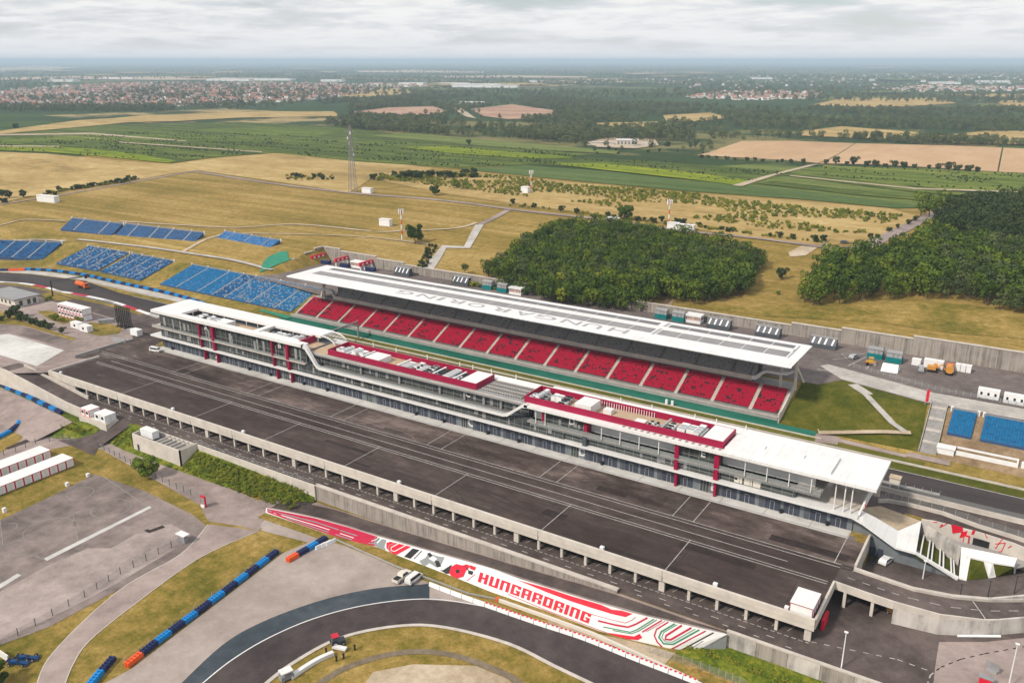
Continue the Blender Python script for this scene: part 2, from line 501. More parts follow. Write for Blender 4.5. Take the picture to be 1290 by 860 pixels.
surf('asphalt_grey', [(0.28, (0.19, 0.175, 0.168)), (0.48, (0.275, 0.253, 0.243)), (0.72, (0.37, 0.345, 0.332))], 0.04, 0.3, 0.4, 0.9, fine=(1.5, 0.1))
surf('asphalt_park', [(0.30, (0.10, 0.094, 0.091)), (0.48, (0.175, 0.163, 0.158)), (0.70, (0.28, 0.262, 0.255))], 0.035, 0.2, 0.42, 0.9, fine=(1.5, 0.12))
surf('asphalt_park_pale', [(0.28, (0.20, 0.19, 0.185)), (0.5, (0.31, 0.295, 0.288)), (0.72, (0.41, 0.395, 0.385))], 0.06, 0.3, 0.42, 0.9, fine=(1.5, 0.12))
surf('concrete_runoff', [(0.26, (0.25, 0.205, 0.183)), (0.48, (0.315, 0.262, 0.235)), (0.72, (0.39, 0.33, 0.298))], 0.05, 0.35, 0.4, 0.9, fine=(1.5, 0.08))
surf('concrete_white', [(0.28, (0.38, 0.37, 0.355)), (0.5, (0.50, 0.49, 0.47)), (0.72, (0.60, 0.59, 0.57))], 0.06, 0.4, 0.4, 0.9)
surf('concrete_path', [(0.28, (0.30, 0.28, 0.255)), (0.5, (0.40, 0.375, 0.345)), (0.72, (0.50, 0.47, 0.44))], 0.1, 0.6, 0.4, 0.9)
surf('plateau_paving', [(0.28, (0.10, 0.095, 0.095)), (0.5, (0.15, 0.142, 0.142)), (0.72, (0.22, 0.21, 0.205))], 0.03, 0.3, 0.4, 0.9, fine=(1.2, 0.12))
surf('dry_grass', [(0.28, (0.14, 0.105, 0.032)), (0.44, (0.235, 0.165, 0.058)), (0.56, (0.31, 0.215, 0.085)), (0.74, (0.40, 0.29, 0.13))], 0.018, 0.16, 0.45, 0.95, bump=0.3, fine=(0.9, 0.22))
def hill_ground():
    # mown terraces: soft bands along the contour, olive and straw
    m, nt, ns, ls, b = _new('hill_grass')
    f1 = _noise(nt, _pos(nt, (0.035, 1, 1), 0.10), 0.11, 4, 0.6, 0.6); f2 = _noise(nt, _pos(nt), 0.35, 5, 0.7)
    k = _punch(nt, _mix(nt, 0.34, _mix(nt, 0.40, f1, _noise(nt, _pos(nt), 0.02, 6, 0.6, 0.4)), f2), 2.0)
    c = _ramp(nt, k, [(0.24, (0.140, 0.112, 0.022)), (0.43, (0.225, 0.162, 0.038)), (0.56, (0.30, 0.205, 0.060)), (0.72, (0.40, 0.29, 0.11))])
    g = _noise(nt, _pos(nt), 1.1, 3, 0.7)
    ls.new(_mix(nt, 1.0, c, _ramp(nt, g, [(0.3, (0.78, 0.78, 0.78)), (0.7, (1, 1, 1))]), 'MULTIPLY'), b.inputs['Base Color'])
    b.inputs['Roughness'].default_value = 0.95; b.inputs['Specular IOR Level'].default_value = 0.1
    _bump(nt, b, k, 0.6, 0.5)
hill_ground()
surf('bank_grass', [(0.22, (0.085, 0.088, 0.010)), (0.40, (0.165, 0.135, 0.022)), (0.55, (0.265, 0.185, 0.045)), (0.74, (0.39, 0.275, 0.09))], 0.05, 0.35, 0.45, 0.95, bump=0.3, fine=(1.4, 0.25))
surf('lush_grass', [(0.30, (0.050, 0.080, 0.006)), (0.44, (0.090, 0.130, 0.010)), (0.55, (0.145, 0.175, 0.016)), (0.68, (0.26, 0.235, 0.03))], 0.12, 0.9, 0.5, 0.95, bump=0.4, fine=(2.2, 0.35))
surf('slope_grass', [(0.26, (0.042, 0.055, 0.004)), (0.44, (0.072, 0.082, 0.007)), (0.58, (0.108, 0.102, 0.013)), (0.76, (0.185, 0.14, 0.038))], 0.06, 0.4, 0.45, 0.95, bump=0.3, fine=(1.4, 0.25))
surf('olive_strip', [(0.28, (0.075, 0.080, 0.010)), (0.5, (0.115, 0.115, 0.016)), (0.72, (0.16, 0.15, 0.03))], 0.08, 0.6, 0.45, 0.95, fine=(1.2, 0.2))
surf('green_paint', [(0.28, (0.008, 0.085, 0.058)), (0.5, (0.016, 0.125, 0.088)), (0.72, (0.035, 0.17, 0.125))], 0.05, 0.4, 0.4, 0.85, stretch=(0.3, 1, 1))
surf('sand', [(0.28, (0.33, 0.255, 0.17)), (0.5, (0.43, 0.345, 0.245)), (0.72, (0.54, 0.45, 0.34))], 0.07, 0.5, 0.5, 0.95, fine=(1.5, 0.15))
surf('brown_soil', [(0.28, (0.17, 0.115, 0.065)), (0.5, (0.25, 0.175, 0.105)), (0.72, (0.34, 0.25, 0.16))], 0.07, 0.5, 0.5, 0.95, fine=(1.5, 0.15))
surf('golden_field', [(0.30, (0.26, 0.185, 0.065)), (0.45, (0.38, 0.265, 0.098)), (0.56, (0.43, 0.31, 0.125)), (0.70, (0.52, 0.39, 0.18))], 0.02, 0.14, 0.45, 0.95, stretch=(0.5, 1, 1), fine=(0.3, 0.25))
surf('wheat_field', [(0.28, (0.38, 0.245, 0.135)), (0.5, (0.46, 0.305, 0.175)), (0.72, (0.53, 0.37, 0.225))], 0.004, 0.05, 0.35, 0.95, stretch=(1, 0.3, 1), fine=(0.12, 0.08))
surf('quarry_soil', [(0.28, (0.25, 0.14, 0.085)), (0.5, (0.35, 0.215, 0.145)), (0.72, (0.46, 0.32, 0.24))], 0.01, 0.08, 0.45, 0.95)
def vineyard(name, stops, rot):
    # rows run one way; parcels differ in tone and are patchy along the rows
    m, nt, ns, ls, b = _new(name)
    f = _noise(nt, _pos(nt, (0.05, 1, 1), rot), 0.055, 5, 0.7, 0.3); g = _noise(nt, _pos(nt, (0.35, 1, 1), rot), 0.16, 5, 0.75); h = _noise(nt, _pos(nt), 0.9, 2, 0.6)
    k = _punch(nt, _mix(nt, 0.45, f, g))
    c = _mix(nt, 1.0, _ramp(nt, k, stops), _ramp(nt, h, [(0.35, (0.6, 0.6, 0.6)), (0.65, (1, 1, 1))]), 'MULTIPLY')
    ls.new(c, b.inputs['Base Color']); b.inputs['Roughness'].default_value = 0.95; b.inputs['Specular IOR Level'].default_value = 0.1
    _bump(nt, b, g, 0.8, 1.2)
vineyard('vine_dark', [(0.30, (0.030, 0.052, 0.010)), (0.46, (0.066, 0.098, 0.016)), (0.56, (0.11, 0.15, 0.024)), (0.70, (0.20, 0.23, 0.04))], 0.12)
vineyard('vine_mid', [(0.30, (0.050, 0.080, 0.012)), (0.46, (0.10, 0.145, 0.020)), (0.56, (0.16, 0.205, 0.030)), (0.70, (0.26, 0.27, 0.05))], 0.12)
vineyard('crop_lime', [(0.30, (0.080, 0.125, 0.008)), (0.46, (0.16, 0.22, 0.010)), (0.56, (0.24, 0.29, 0.012)), (0.70, (0.34, 0.36, 0.03))], 0.12)
vineyard('meadow', [(0.30, (0.085, 0.115, 0.026)), (0.46, (0.125, 0.165, 0.036)), (0.56, (0.165, 0.205, 0.048)), (0.70, (0.24, 0.26, 0.075))], 0.1)
vineyard('crop_green', [(0.30, (0.055, 0.095, 0.024)), (0.46, (0.082, 0.130, 0.034)), (0.56, (0.105, 0.158, 0.045)), (0.70, (0.15, 0.19, 0.06))], 0.1)

# far plain: patchwork of fields and woods
def plain_ground():
    m, nt, ns, ls, b = _new('plain_ground')
    p = _pos(nt, (1, 1, 0))
    v = ns.new('ShaderNodeTexVoronoi'); v.inputs['Scale'].default_value = 0.0016; v.inputs['Randomness'].default_value = 0.9
    warp = ns.new('ShaderNodeVectorMath'); warp.operation = 'MULTIPLY'; warp.inputs[1].default_value = (0.55, 1.2, 1)
    ls.new(p, warp.inputs[0]); ls.new(warp.outputs[0], v.inputs['Vector'])
    hs = ns.new('ShaderNodeSeparateColor'); ls.new(v.outputs['Color'], hs.inputs[0])
    fields = _ramp(nt, hs.outputs[0], [(0.0, (0.040, 0.075, 0.020)), (0.30, (0.055, 0.095, 0.025)), (0.42, (0.095, 0.145, 0.04)), (0.60, (0.065, 0.11, 0.03)), (0.72, (0.17, 0.19, 0.06)), (0.84, (0.08, 0.12, 0.035)), (0.90, (0.40, 0.30, 0.14)), (1.0, (0.42, 0.33, 0.18))])
    f = _noise(nt, p, 0.0045, 8, 0.7)
    wood = _ramp(nt, f, [(0.44, (0.0, 0.0, 0.0)), (0.52, (1, 1, 1))])
    c = _mix(nt, wood, fields, (0.040, 0.070, 0.024))
    f2 = _noise(nt, p, 0.03, 6, 0.75)
    c = _mix(nt, 1.0, c, _ramp(nt, f2, [(0.3, (0.55, 0.55, 0.55)), (0.7, (1, 1, 1))]), 'MULTIPLY')
    ls.new(c, b.inputs['Base Color']); b.inputs['Roughness'].default_value = 1.0
    b.inputs['Specular IOR Level'].default_value = 0.05
plain_ground()

def foliage(name, stops, trans=0.0):
    m, nt, ns, ls, b = _new(name)
    oi = ns.new('ShaderNodeObjectInfo'); g = ns.new('ShaderNodeNewGeometry')
    f = _noise(nt, _pos(nt), 0.35, 4, 0.7)
    k = _mix(nt, 0.48, f, oi.outputs['Random'])
    k2 = _mix(nt, 0.22, k, g.outputs['Random Per Island'])
    ls.new(_ramp(nt, k2, stops), b.inputs['Base Color'])
    b.inputs['Roughness'].default_value = 0.75; b.inputs['Specular IOR Level'].default_value = 0.2
foliage('leaf_wood', [(0.22, (0.020, 0.040, 0.003)), (0.42, (0.040, 0.074, 0.005)), (0.58, (0.072, 0.115, 0.007)), (0.78, (0.15, 0.185, 0.012))])
foliage('leaf_dark', [(0.2, (0.016, 0.027, 0.006)), (0.5, (0.030, 0.048, 0.010)), (0.8, (0.055, 0.076, 0.016))])
foliage('leaf_grey', [(0.22, (0.030, 0.045, 0.012)), (0.5, (0.062, 0.086, 0.022)), (0.78, (0.115, 0.14, 0.045))])
foliage('leaf_lime', [(0.2, (0.11, 0.14, 0.010)), (0.5, (0.18, 0.20, 0.014)), (0.8, (0.26, 0.26, 0.03))])
foliage('leaf_far', [(0.2, (0.050, 0.066, 0.022)), (0.5, (0.088, 0.108, 0.036)), (0.8, (0.15, 0.165, 0.065))])
foliage('leaf_bush', [(0.2, (0.060, 0.095, 0.010)), (0.45, (0.12, 0.155, 0.014)), (0.62, (0.22, 0.225, 0.02)), (0.8, (0.32, 0.27, 0.03))])
plain('bark', (0.09, 0.075, 0.06), 0.9, vary=0.3)

plain('stand_blue', (0.03, 0.075, 0.17), 0.7, vary=0.25)
plain('letter_grey', (0.33, 0.32, 0.322), 0.55, vary=0.12)
surf('dirt_track', [(0.28, (0.12, 0.095, 0.065)), (0.5, (0.17, 0.135, 0.095)), (0.72, (0.25, 0.2, 0.145))], 0.1, 0.7, 0.5, 0.95)
# ------------------------------------------------------------------ ground sheet
def axis(fixed, lo, hi, step, far):
    s = set(fixed); x = lo
    while x <= hi: s.add(round(x, 3)); x += step
    for sgn, st in ((-1, lo), (1, hi)):
        d, k = step, st
        while abs(k) < far:
            d *= 1.22; k += sgn * d; s.add(round(k, 2))
    out = []
    for k in sorted(s):
        if out and k - out[-1] < 0.9 and k not in fixed: continue
        out.append(k)
    return out
GX = axis([-318.4, -318.0, -306.2, -306, -292.8, -292.5, -275.1, -274.9, -50.1, -49.9, -24.8, -24.5, 10.4, 10.6], -600, 80, 8, 60000)
GY = axis([146.5, 147.7, 147.96, 153.4, 153.6, 184, 186, 190, 190.2, 199.8, 200.1, 207.9, 208.2, 246, 247.3, 250, 268, 271, 277, 287, 302, 316.3, 316.6, 435, 520, 700, 950, 1500], 40, 540, 8, 60000)
def ground_sheet():
    nx, ny = len(GX), len(GY)
    vs_ = [(x, y, terrain(x, y)) for y in GY for x in GX]
    fs, ms = [], []
    for j in range(ny - 1):
        for i in range(nx - 1):
            fs.append((j * nx + i, j * nx + i + 1, (j + 1) * nx + i + 1, (j + 1) * nx + i))
            xc, yc = (GX[i] + GX[i + 1]) / 2, (GY[j] + GY[j + 1]) / 2
            far = yc > 640 or xc < -760 or xc > 600 or yc < -200
            ms.append(3 if far else 1 if yc > 277 else 2 if yc > 240 else 0)
    me = bpy.data.meshes.new('ground'); me.from_pydata(vs_, [], fs)
    for k in ('bank_grass', 'hill_grass', 'bank_grass', 'plain_ground'): me.materials.append(M[k])
    me.polygons.foreach_set('material_index', ms); me.update()
    return struct(link('ground', me), 'rolling ground of dry grass reaching out to a hazy patchwork plain')
ground_sheet()
# ------------------------------------------------------------------ paddock deck on columns
XL, XR, YF = -292.3, -27.6, 153.2
deck = thing('paddock_deck', 'long concrete paddock deck on a row of columns in front of the pit building', 'deck')
bx('deck_slab', 'dark_concrete', deck, XL, XR, YF + 0.35, 191.0, -1.1, -0.06)
b = MB()
b.box(XL - 0.3, XR + 0.3, YF - 0.35, YF + 0.3, -0.75, 0.72)
b.box(XL - 0.3, XR + 0.3, YF - 0.22, YF + 0.34, -1.95, -0.76)
b.build('front_parapet', 'pale_concrete', deck)
b = MB()                                            # raised kerb on the east edge
b.box(XR, XR + 0.45, YF + 0.32, 169.2, -1.7, 0.6)
b.build('side_parapet', 'pale_concrete', deck)
b = MB(); b.box(XL - 0.3, XL + 0.3, YF + 0.32, 172.2, -0.9, 0.75)
b.build('side_parapet', 'pale_concrete', deck)
cm = MB(); cm.box(-0.3, 0.3, -0.35, 0.35, -5.0, -1.05); cme = cm.mesh('column', 'pale_concrete')
cm = MB(); cm.box(-0.65, 0.65, -0.35, 0.35, -5.0, -1.05); cmw = cm.mesh('column', 'pale_concrete')
k = 0
x = -28.5
while x > -281:
    wide = k % 6 == 5
    link('column', cmw if wide or k == 0 else cme, deck, (x, YF + 0.75, 0))
    if k % 2 == 0:
        link('column', cme, deck, (x, YF + 11, 0))
    x -= 6.235; k += 1
bx('back_wall', 'grey_concrete', deck, XL, XR, 184.0, 184.5, -5.0, -1.1)
bx('end_wall', 'wall_cast', deck, XL, -277.5, YF + 0.05, YF + 0.45, -5.2, -1.96)
jb = MB()
for x in (-59.4, -90.6, -122, -159, -196.5, -215.6, -252.6):
    jb.box(x - 0.06, x + 0.06, YF - 0.37, YF - 0.34, -1.9, 0.7)
jb.build('expansion_joint', 'dark_concrete', deck)['kind'] = 'stuff'

sheet('paddock_surface', [(XL + 0.3, YF + 0.34), (XR, YF + 0.34), (XR, 177.3), (XL + 0.3, 177.3)], -0.03, 'asphalt_deck', 'dark asphalt paddock surface striped with white lines on the deck')
sheet('paddock_apron', [(XL - 10, 177.3), (-25.0, 177.3), (-25.0, 189.3), (-284, 189.3), (-284, 193), (XL - 10, 193)], -0.025, 'asphalt_apron', 'paler asphalt strip between the lane lines and the garages')
sheet('garage_apron', [(-284, 189.3), (-29, 189.3), (-29, 193.4), (-284, 193.4)], -0.01, 'concrete_white', 'pale concrete apron along the garage doors')

lw = []
for y, x0, x1 in ((177.3, -299, -25), (176.0, -297, -25), (172.3, -285, -38), (169.1, -289, -28.6), (168.1, -288, -28.6)):
    lw.append([(x0, y), (x1, y)])
lines('lane_marking', 'line_white', lw, 0.2, 0.0, 'thin white lane lines running the length of the paddock')
cr = []
for xe in (-67.2, -104.9, -142.6, -180.4, -218.2, -256.2):
    cr += [[(xe, 177.4), (xe, 189.0)], [(xe + 5.3, 177.4), (xe + 5.3, 189.0)]]
cr += [[(-29.2, 177.4), (-29.2, 192.4)]]
for xe in (-59.4, -90.6, -122, -153, -184.5, -215.6, -252.6):
    cr.append([(xe, 153.9), (xe, 169)])
lines('bay_marking', 'line_white', cr, 0.17, 0.004, 'white cross lines dividing the paddock into bays')
lines('faint_marking', 'line_faint', [[(-284, 189.75), (-29, 189.75)], [(-284, 190.15), (-29, 190.15)]] + [[(x_, 189.8), (x_ + .1, 193.2)] for x_ in range(-280, -30, 11)], 0.16, 0.0, 'thin grey drain lines along the garage apron')

# wear on the paddock: repaired strips, seams and tyre marks
surf('asphalt_repair', [(0.30, (0.050, 0.044, 0.042)), (0.5, (0.072, 0.064, 0.061)), (0.70, (0.10, 0.09, 0.086))], 0.1, 0.8, 0.5, 0.85, fine=(2.5, 0.15))
surf('asphalt_fresh', [(0.30, (0.024, 0.020, 0.019)), (0.5, (0.034, 0.029, 0.028)), (0.70, (0.05, 0.044, 0.042))], 0.1, 0.8, 0.5, 0.8, fine=(2.5, 0.15))
_r = random.Random(77)
for i in range(16):
    x_, y_ = _r.uniform(-285, -40), _r.uniform(155, 166); w_, h_ = _r.uniform(4, 22), _r.uniform(0.8, 3.0)
    if i % 3 == 0: y_ = _r.uniform(178.5, 186)
    sheet('asphalt_patch', [(x_, y_), (x_ + w_, y_ + _r.uniform(-.1, .1)), (x_ + w_, y_ + h_), (x_, y_ + h_)], -0.022 + 0.0004 * i, 'asphalt_repair' if i % 2 else 'asphalt_fresh', 'patch of %s asphalt on the paddock' % ('paler' if i % 2 else 'darker'))
b = MB()
for x_ in range(-286, -32, 12): b.ribbon([(x_ + _r.uniform(-.5, .5), 153.8, 0), (x_ + _r.uniform(-.5, .5), 168, 0)], 0.09, -0.004)
for y_ in (158.6, 163.4, 181.4, 185.3): b.ribbon([(-290, y_, 0), (-29, y_, 0)], 0.08, -0.004)
struct(b.build('paving_seam', 'asphalt_fresh'), 'thin dark seams between the asphalt lanes of the paddock')
b = MB()
for i in range(22):
    x_, y_, a = _r.uniform(-280, -50), _r.uniform(155, 187), _r.uniform(-.5, .5); L3 = _r.uniform(8, 26); c_ = _r.uniform(-.03, .03)
    for off in (0, 1.5):
        b.ribbon([(x_ + t * math.cos(a + c_ * t) - off * math.sin(a), min(188.5, max(154.2, y_ + t * math.sin(a + c_ * t) + off * math.cos(a))), 0) for t in [L3 * k / 8 for k in range(9)]], 0.16, -0.002)
struct(b.build('tyre_mark', 'asphalt_fresh'), 'faint dark tyre marks curving over the paddock')

# ------------------------------------------------------------------ lower road, parking under the deck, east yard
sheet('lower_road', [(-282, 148.2), (12, 148.2), (16, 150), (30, 175), (30, 206), (-24.6, 206), (-24.6, 184), (-282, 184)], -4.90, 'asphalt_road', 'asphalt service road running below the paddock deck')
psheet('yard_patch', [(1183, 808), (1240, 808), (1290, 803), (1320, 800), (1320, 870), (1175, 870), (1178, 840)], -4.88, 'asphalt_grey', 'pale concrete patch of the east service yard')
ps = []
x = -28.5
while x > -276:
    for q in range(2):
        ps.append([(x - 1.0 - q * 3.1, 154.6), (x + 0.5 - q * 3.1, 158.8)])
    x -= 6.235
lines('parking_marking', 'line_white', ps, 0.16, -4.885, 'slanted white parking bay lines under the deck')
dl = dashes((-262, 151.0), (-30, 151.0), 1.6, 4.2) + dashes((-262, 149.6), (-30, 149.6), 1.2, 5.2) + dashes((-268, 153.0), (-28, 153.0), 0.9, 0.5)
dl += dashes(at(1022, 808, -4.9), at(1130, 830, -4.9), 1.0, 1.4) + dashes(at(1130, 830, -4.9), at(1172, 845, -4.9), 1.0, 1.2)
cv = [at(u, v, -4.9)[:2] for u, v in ((1168, 862), (1172, 850), (1185, 840), (1210, 830), (1240, 823), (1290, 814), (1320, 808))]
for p, q in zip(cv, cv[1:]): dl += dashes(p, q, 1.1, 1.1)
lines('road_marking', 'line_white', dl, 0.22, -4.88, 'dashed white markings on the lower service road')

# ramp from the deck running down to the east
rf = [(-27.2, 169.3, 0), (-21, 168.9, -0.1), (-15.4, 168.8, -0.25), (-7, 169.9, -0.7), (0.6, 174, -1.5), (7.5, 179.8, -2.3), (13, 186, -3.2), (17, 193, -4.2)]
ri = [(-24.9, 176.6, 0), (-19, 176.2, -0.1), (-13, 176, -0.3), (-5.5, 178.4, -0.8), (1, 182.6, -1.6), (6.7, 187.5, -2.3), (11, 192, -3.2), (14, 197, -4.2)]
b = MB()
for p, q, r_, s_ in zip(rf, rf[1:], ri[1:], ri): b.poly((p, q, r_, s_))
b.poly(((-27.6, 168.9, 0), (-27.2, 169.3, 0), (-24.9, 176.6, 0), (-24.9, 177.4, 0), (-27.7, 177.4, 0)))
struct(b.build('ramp_road', 'asphalt_road'), 'curved asphalt ramp leading off the paddock deck to the east')
md = [((p[0] + q[0]) / 2, (p[1] + q[1]) / 2, (p[2] + q[2]) / 2) for p, q in zip(rf, ri)]
b = MB()
for p, q in zip(md, md[1:]):
    P_, Q_ = Vector(p), Vector(q)
    for t in (0.1, 0.6):
        b.ribbon([P_.lerp(Q_, t), P_.lerp(Q_, t + 0.26)], 0.2, 0.02)
b.ribbon([(1.5, 173.8, -1.55), (-2.0, 179.5, -1.0)], 0.2, 0.06)
struct(b.build('ramp_marking', 'line_white'), 'white dashes along the middle of the curved ramp')
rw = thing('ramp_wall', 'curved pale concrete parapet along the near side of the ramp', 'wall')
b = MB()
b.wallstrip(rf[:3], 0.4, -1.3, 0.45)
b.build('bridge_beam', 'pale_concrete', rw)
b = MB(); b.wallstrip([(p[0] + 0.0, p[1], 0) for p in rf[2:]], 0.42, -5.2, -1.31); b.build('solid_wall', 'wall_cast', rw)
b = MB(); b.wallstrip(rf[2:], 0.4, -1.3 + 0.0, 0.45); b.build('parapet', 'pale_concrete', rw)
for u_, y_ in ((-24.9, 168.9), (-19.4, 168.9)): bx('column', 'pale_concrete', rw, u_ - 0.3, u_ + 0.3, y_ - 0.05, y_ + 0.5, -5, -1.0)
bx('abutment', 'grey_concrete', rw, -15.3, -14.7, 169.1, 176, -5, -0.9)
b = MB(); b.wallstrip(ri, 0.9, -0.9, 0.55)
tag(b.build('ramp_inner_wall', 'concrete'), 'broad pale concrete kerb wall along the inner side of the curved ramp', 'wall')
b = MB(); b.wallstrip([(p[0], p[1], 0) for p in ri], 0.5, -5.2, -0.95)
tag(b.build('ramp_support_wall', 'wall_cast'), 'concrete support wall under the inner edge of the ramp', 'wall')
tag(bx('ramp_side_wall', 'pale_concrete', None, -25.1, -24.6, 177.5, 192.6, -5, 0.8), 'straight concrete wall beside the gap east of the garages', 'wall')

# ------------------------------------------------------------------ retaining wall, access road and mural wall on the south side
def top_z(x): return pl(x, [(-168, -9.45), (-150, -9.2), (-134, -8.7), (-115, -7.8), (-92, -6.6), (-76, -5.5), (-66, -4.95), (0, -4.95)])
_mt = []
for _u, _v in ((335, 640), (366, 646), (397.4, 652.5), (436, 663.5), (476, 676), (528, 690.7), (575, 704), (620, 716.6), (655.5, 730), (690, 740.5), (720, 750), (760, 762), (797, 772.6), (860, 787), (915.4, 799)):
    _p = at(_u, _v, -7)
    for _k in range(6): _p = at(_u, _v, top_z(_p[0]) + 0.25)
    _mt.append(_p)
_mb = [at(_u, _v, -9.48) for _u, _v in ((334.6, 645.7), (366, 656.5), (413, 672.7), (474, 688.5), (507.6, 702), (575, 727.8), (620, 745.8), (686, 768.4), (752.7, 794), (791.6, 805), (846, 817), (876, 820.3))]
def mural_top_y(x): return pl(x, [(p[0], p[1]) for p in _mt])
acc = MB()
xs = [-172, -166, -158, -150, -142, -134, -125, -115, -104, -92, -84, -76, -70, -66, -60, -50, -43]
for a, c in zip(xs, xs[1:]):
    ya = [mural_top_y(a), mural_top_y(c)]
    yb = [148.05, 148.05]
    if a < -158: yb = [144.5 + (a + 172) * 0.25, 144.5 + (c + 172) * 0.25]
    acc.poly(((a, ya[0] + 0.15, top_z(a)), (c, ya[1] + 0.15, top_z(c)), (c, yb[1], top_z(c)), (a, yb[0], top_z(a))))
struct(acc.build('access_road', 'asphalt_grey'), 'grey access road climbing between the retaining wall and the painted slope')
b = MB()
for a, c in zip([-166] + xs[2:], xs[2:]):
    b.poly(((a, mural_top_y(a) + 1.2, top_z(a) + 0.03), (c, mural_top_y(c) + 1.2, top_z(c) + 0.03), (c, 147.3, top_z(c) + 0.03), (a, 147.3 if a > -158 else 146, top_z(a) + 0.03)))
struct(b.build('access_lane', 'asphalt_road'), 'darker lane worn into the grey access road')
def retaining():
    t = thing('retaining_wall', 'long ribbed concrete retaining wall beside the grey access road', 'wall')
    x = -157.5; i = 0
    while x < -68:
        x2 = min(-67.5, x + 7.5)
        pb = MB(); z0, z1 = -9.6, -4.05 if x2 < -90 else pl(x2, [(-90, -4.05), (-67.5, -4.3)])
        pb.box(x + 0.02, x2 - 0.02, 147.75, 148.15, z0, z1 - 0.3)
        pb.build('wall_panel', 'wall_ribbed', t)
        x = x2
    cb = MB(); cb.box(-157.6, -67.4, 147.55, 148.75, -4.38, -4.05); cb.build('coping', 'concrete', t)
retaining()
def verge_wall():
    t = thing('verge_wall', 'low concrete wall above the bushy verge by the lower road', 'wall')
    b = MB(); b.box(-207, -157.6, 147.3, 147.75, -8.5, -4.1); b.build('wall_panel', 'pale_concrete', t)
    for x in range(-206, -158, 2): bx('railing_post', 'steel', t, x, x + 0.07, 147.5, 147.57, -4.1, -2.9)
    b = MB(); b.box(-207, -158, 147.51, 147.56, -2.95, -2.88); b.box(-207, -158, 147.51, 147.56, -3.5, -3.45); b.build('rail', 'steel', t)
verge_wall()
# annex: open concrete pit with a grille and a white cabin beside the lower road
ax = thing('concrete_annex', 'open concrete enclosure with a barred grille beside the lower road', 'enclosure')
b = MB()
b.box(-229, -206, 141.2, 141.6, -9.5, -3.7); b.box(-229, -228.6, 141.2, 147.6, -9.5, -3.7); b.box(-206.4, -206, 141.2, 147.6, -9.5, -3.7); b.box(-229, -206, 147.3, 147.7, -9.5, -4.2)
b.build('wall', 'pale_concrete', ax)
bx('floor', 'dark_concrete', ax, -228.6, -206.4, 141.6, 147.3, -6, -5.4)
for i in range(6): bx('grille_bar', 'pale_concrete', ax, -218.5 + i * 2.1, -218.2 + i * 2.1, 141.6, 147.3, -4.4, -4.1)
bx('door', 'door_dark', ax, -226.5, -225.6, 141.12, 141.2, -8.6, -6.6)

mw = thing('mural_wall', 'sloping painted concrete wall with red lettering facing the track bend', 'wall')
def mural_pts(n=48):
    T, B = [], []
    for i in range(n + 1):
        x = lerp(_mt[0][0], _mt[-1][0], i / n); xb = lerp(_mb[0][0], _mb[-1][0], i / n)
        T.append((x, mural_top_y(x), top_z(x) + 0.25)); B.append((xb, min(pl(xb, [(p[0], p[1]) for p in _mb]), mural_top_y(x) - 0.1), -9.48))
    return T, B
MT, MBt = mural_pts()
b = MB()
for i in range(len(MT) - 1):
    b.poly((MBt[i], MBt[i + 1], MT[i + 1])); b.poly((MBt[i], MT[i + 1], MT[i]))
    b.poly((MT[i], MT[i + 1], (MT[i + 1][0], MT[i + 1][1] + 0.3, MT[i + 1][2]), (MT[i][0], MT[i][1] + 0.3, MT[i][2])))
    b.poly((((MT[i + 1][0], MT[i + 1][1] + 0.3, MT[i + 1][2])), (MT[i][0], MT[i][1] + 0.3, MT[i][2]), (MT[i][0], MT[i][1] + 0.3, -9.5), (MT[i + 1][0], MT[i + 1][1] + 0.3, -9.5)))
b.build('wall_face', 'white_paint', mw)
b = MB(); b.poly((MBt[-1], (MT[-1][0] + 0.01, MT[-1][1] + 0.3, -9.5), (MT[-1][0] + 0.01, MT[-1][1] + 0.3, MT[-1][2]), MT[-1]))
b.build('wall_end', 'grey_paint', mw)
def on_mural(u, v, off=0.04):
    """photo pixel -> point on the painted slope, off metres proud of it"""
    d = ray(u, v); best = None
    o = Vector((0, 0, CAM_H))
    for i in range(len(MT) - 1):
        for A, Bq, C_ in ((MBt[i], MBt[i + 1], MT[i + 1]), (MBt[i], MT[i + 1], MT[i])):
            A, Bq, C_ = Vector(A), Vector(Bq), Vector(C_)
            n = (Bq - A).cross(C_ - A)
            if n.length < 1e-7: continue
            n.normalize(); dn = d.dot(n)
            if abs(dn) < 1e-9: continue
            p = o + d * ((A - o).dot(n) / dn)
            cen = (A + Bq + C_) / 3
            e = max(0.0, max((q - r_).cross(p - r_).dot(n) * -1 / max(1e-6, (q - r_).length) for r_, q in ((A, Bq), (Bq, C_), (C_, A))))
            if best is None or e < best[0] - 1e-6: best = (e, p, n if n.y < 0 else -n)
    return best[1] + best[2] * (off + 0.07)
def mural_poly(name, mat, pix, off=0.04, label=None):
    pts = [on_mural(u, v, off) for u, v in pix]
    bm = bmesh.new(); f = bm.faces.new([bm.verts.new(p) for p in pts]); bm.normal_update()
    bmesh.ops.triangulate(bm, faces=[f])
    me = bpy.data.meshes.new(name); bm.to_mesh(me); bm.free(); me.materials.append(M[mat])
    o = link(name, me, mw)
    if label: o['label'] = label
    return o
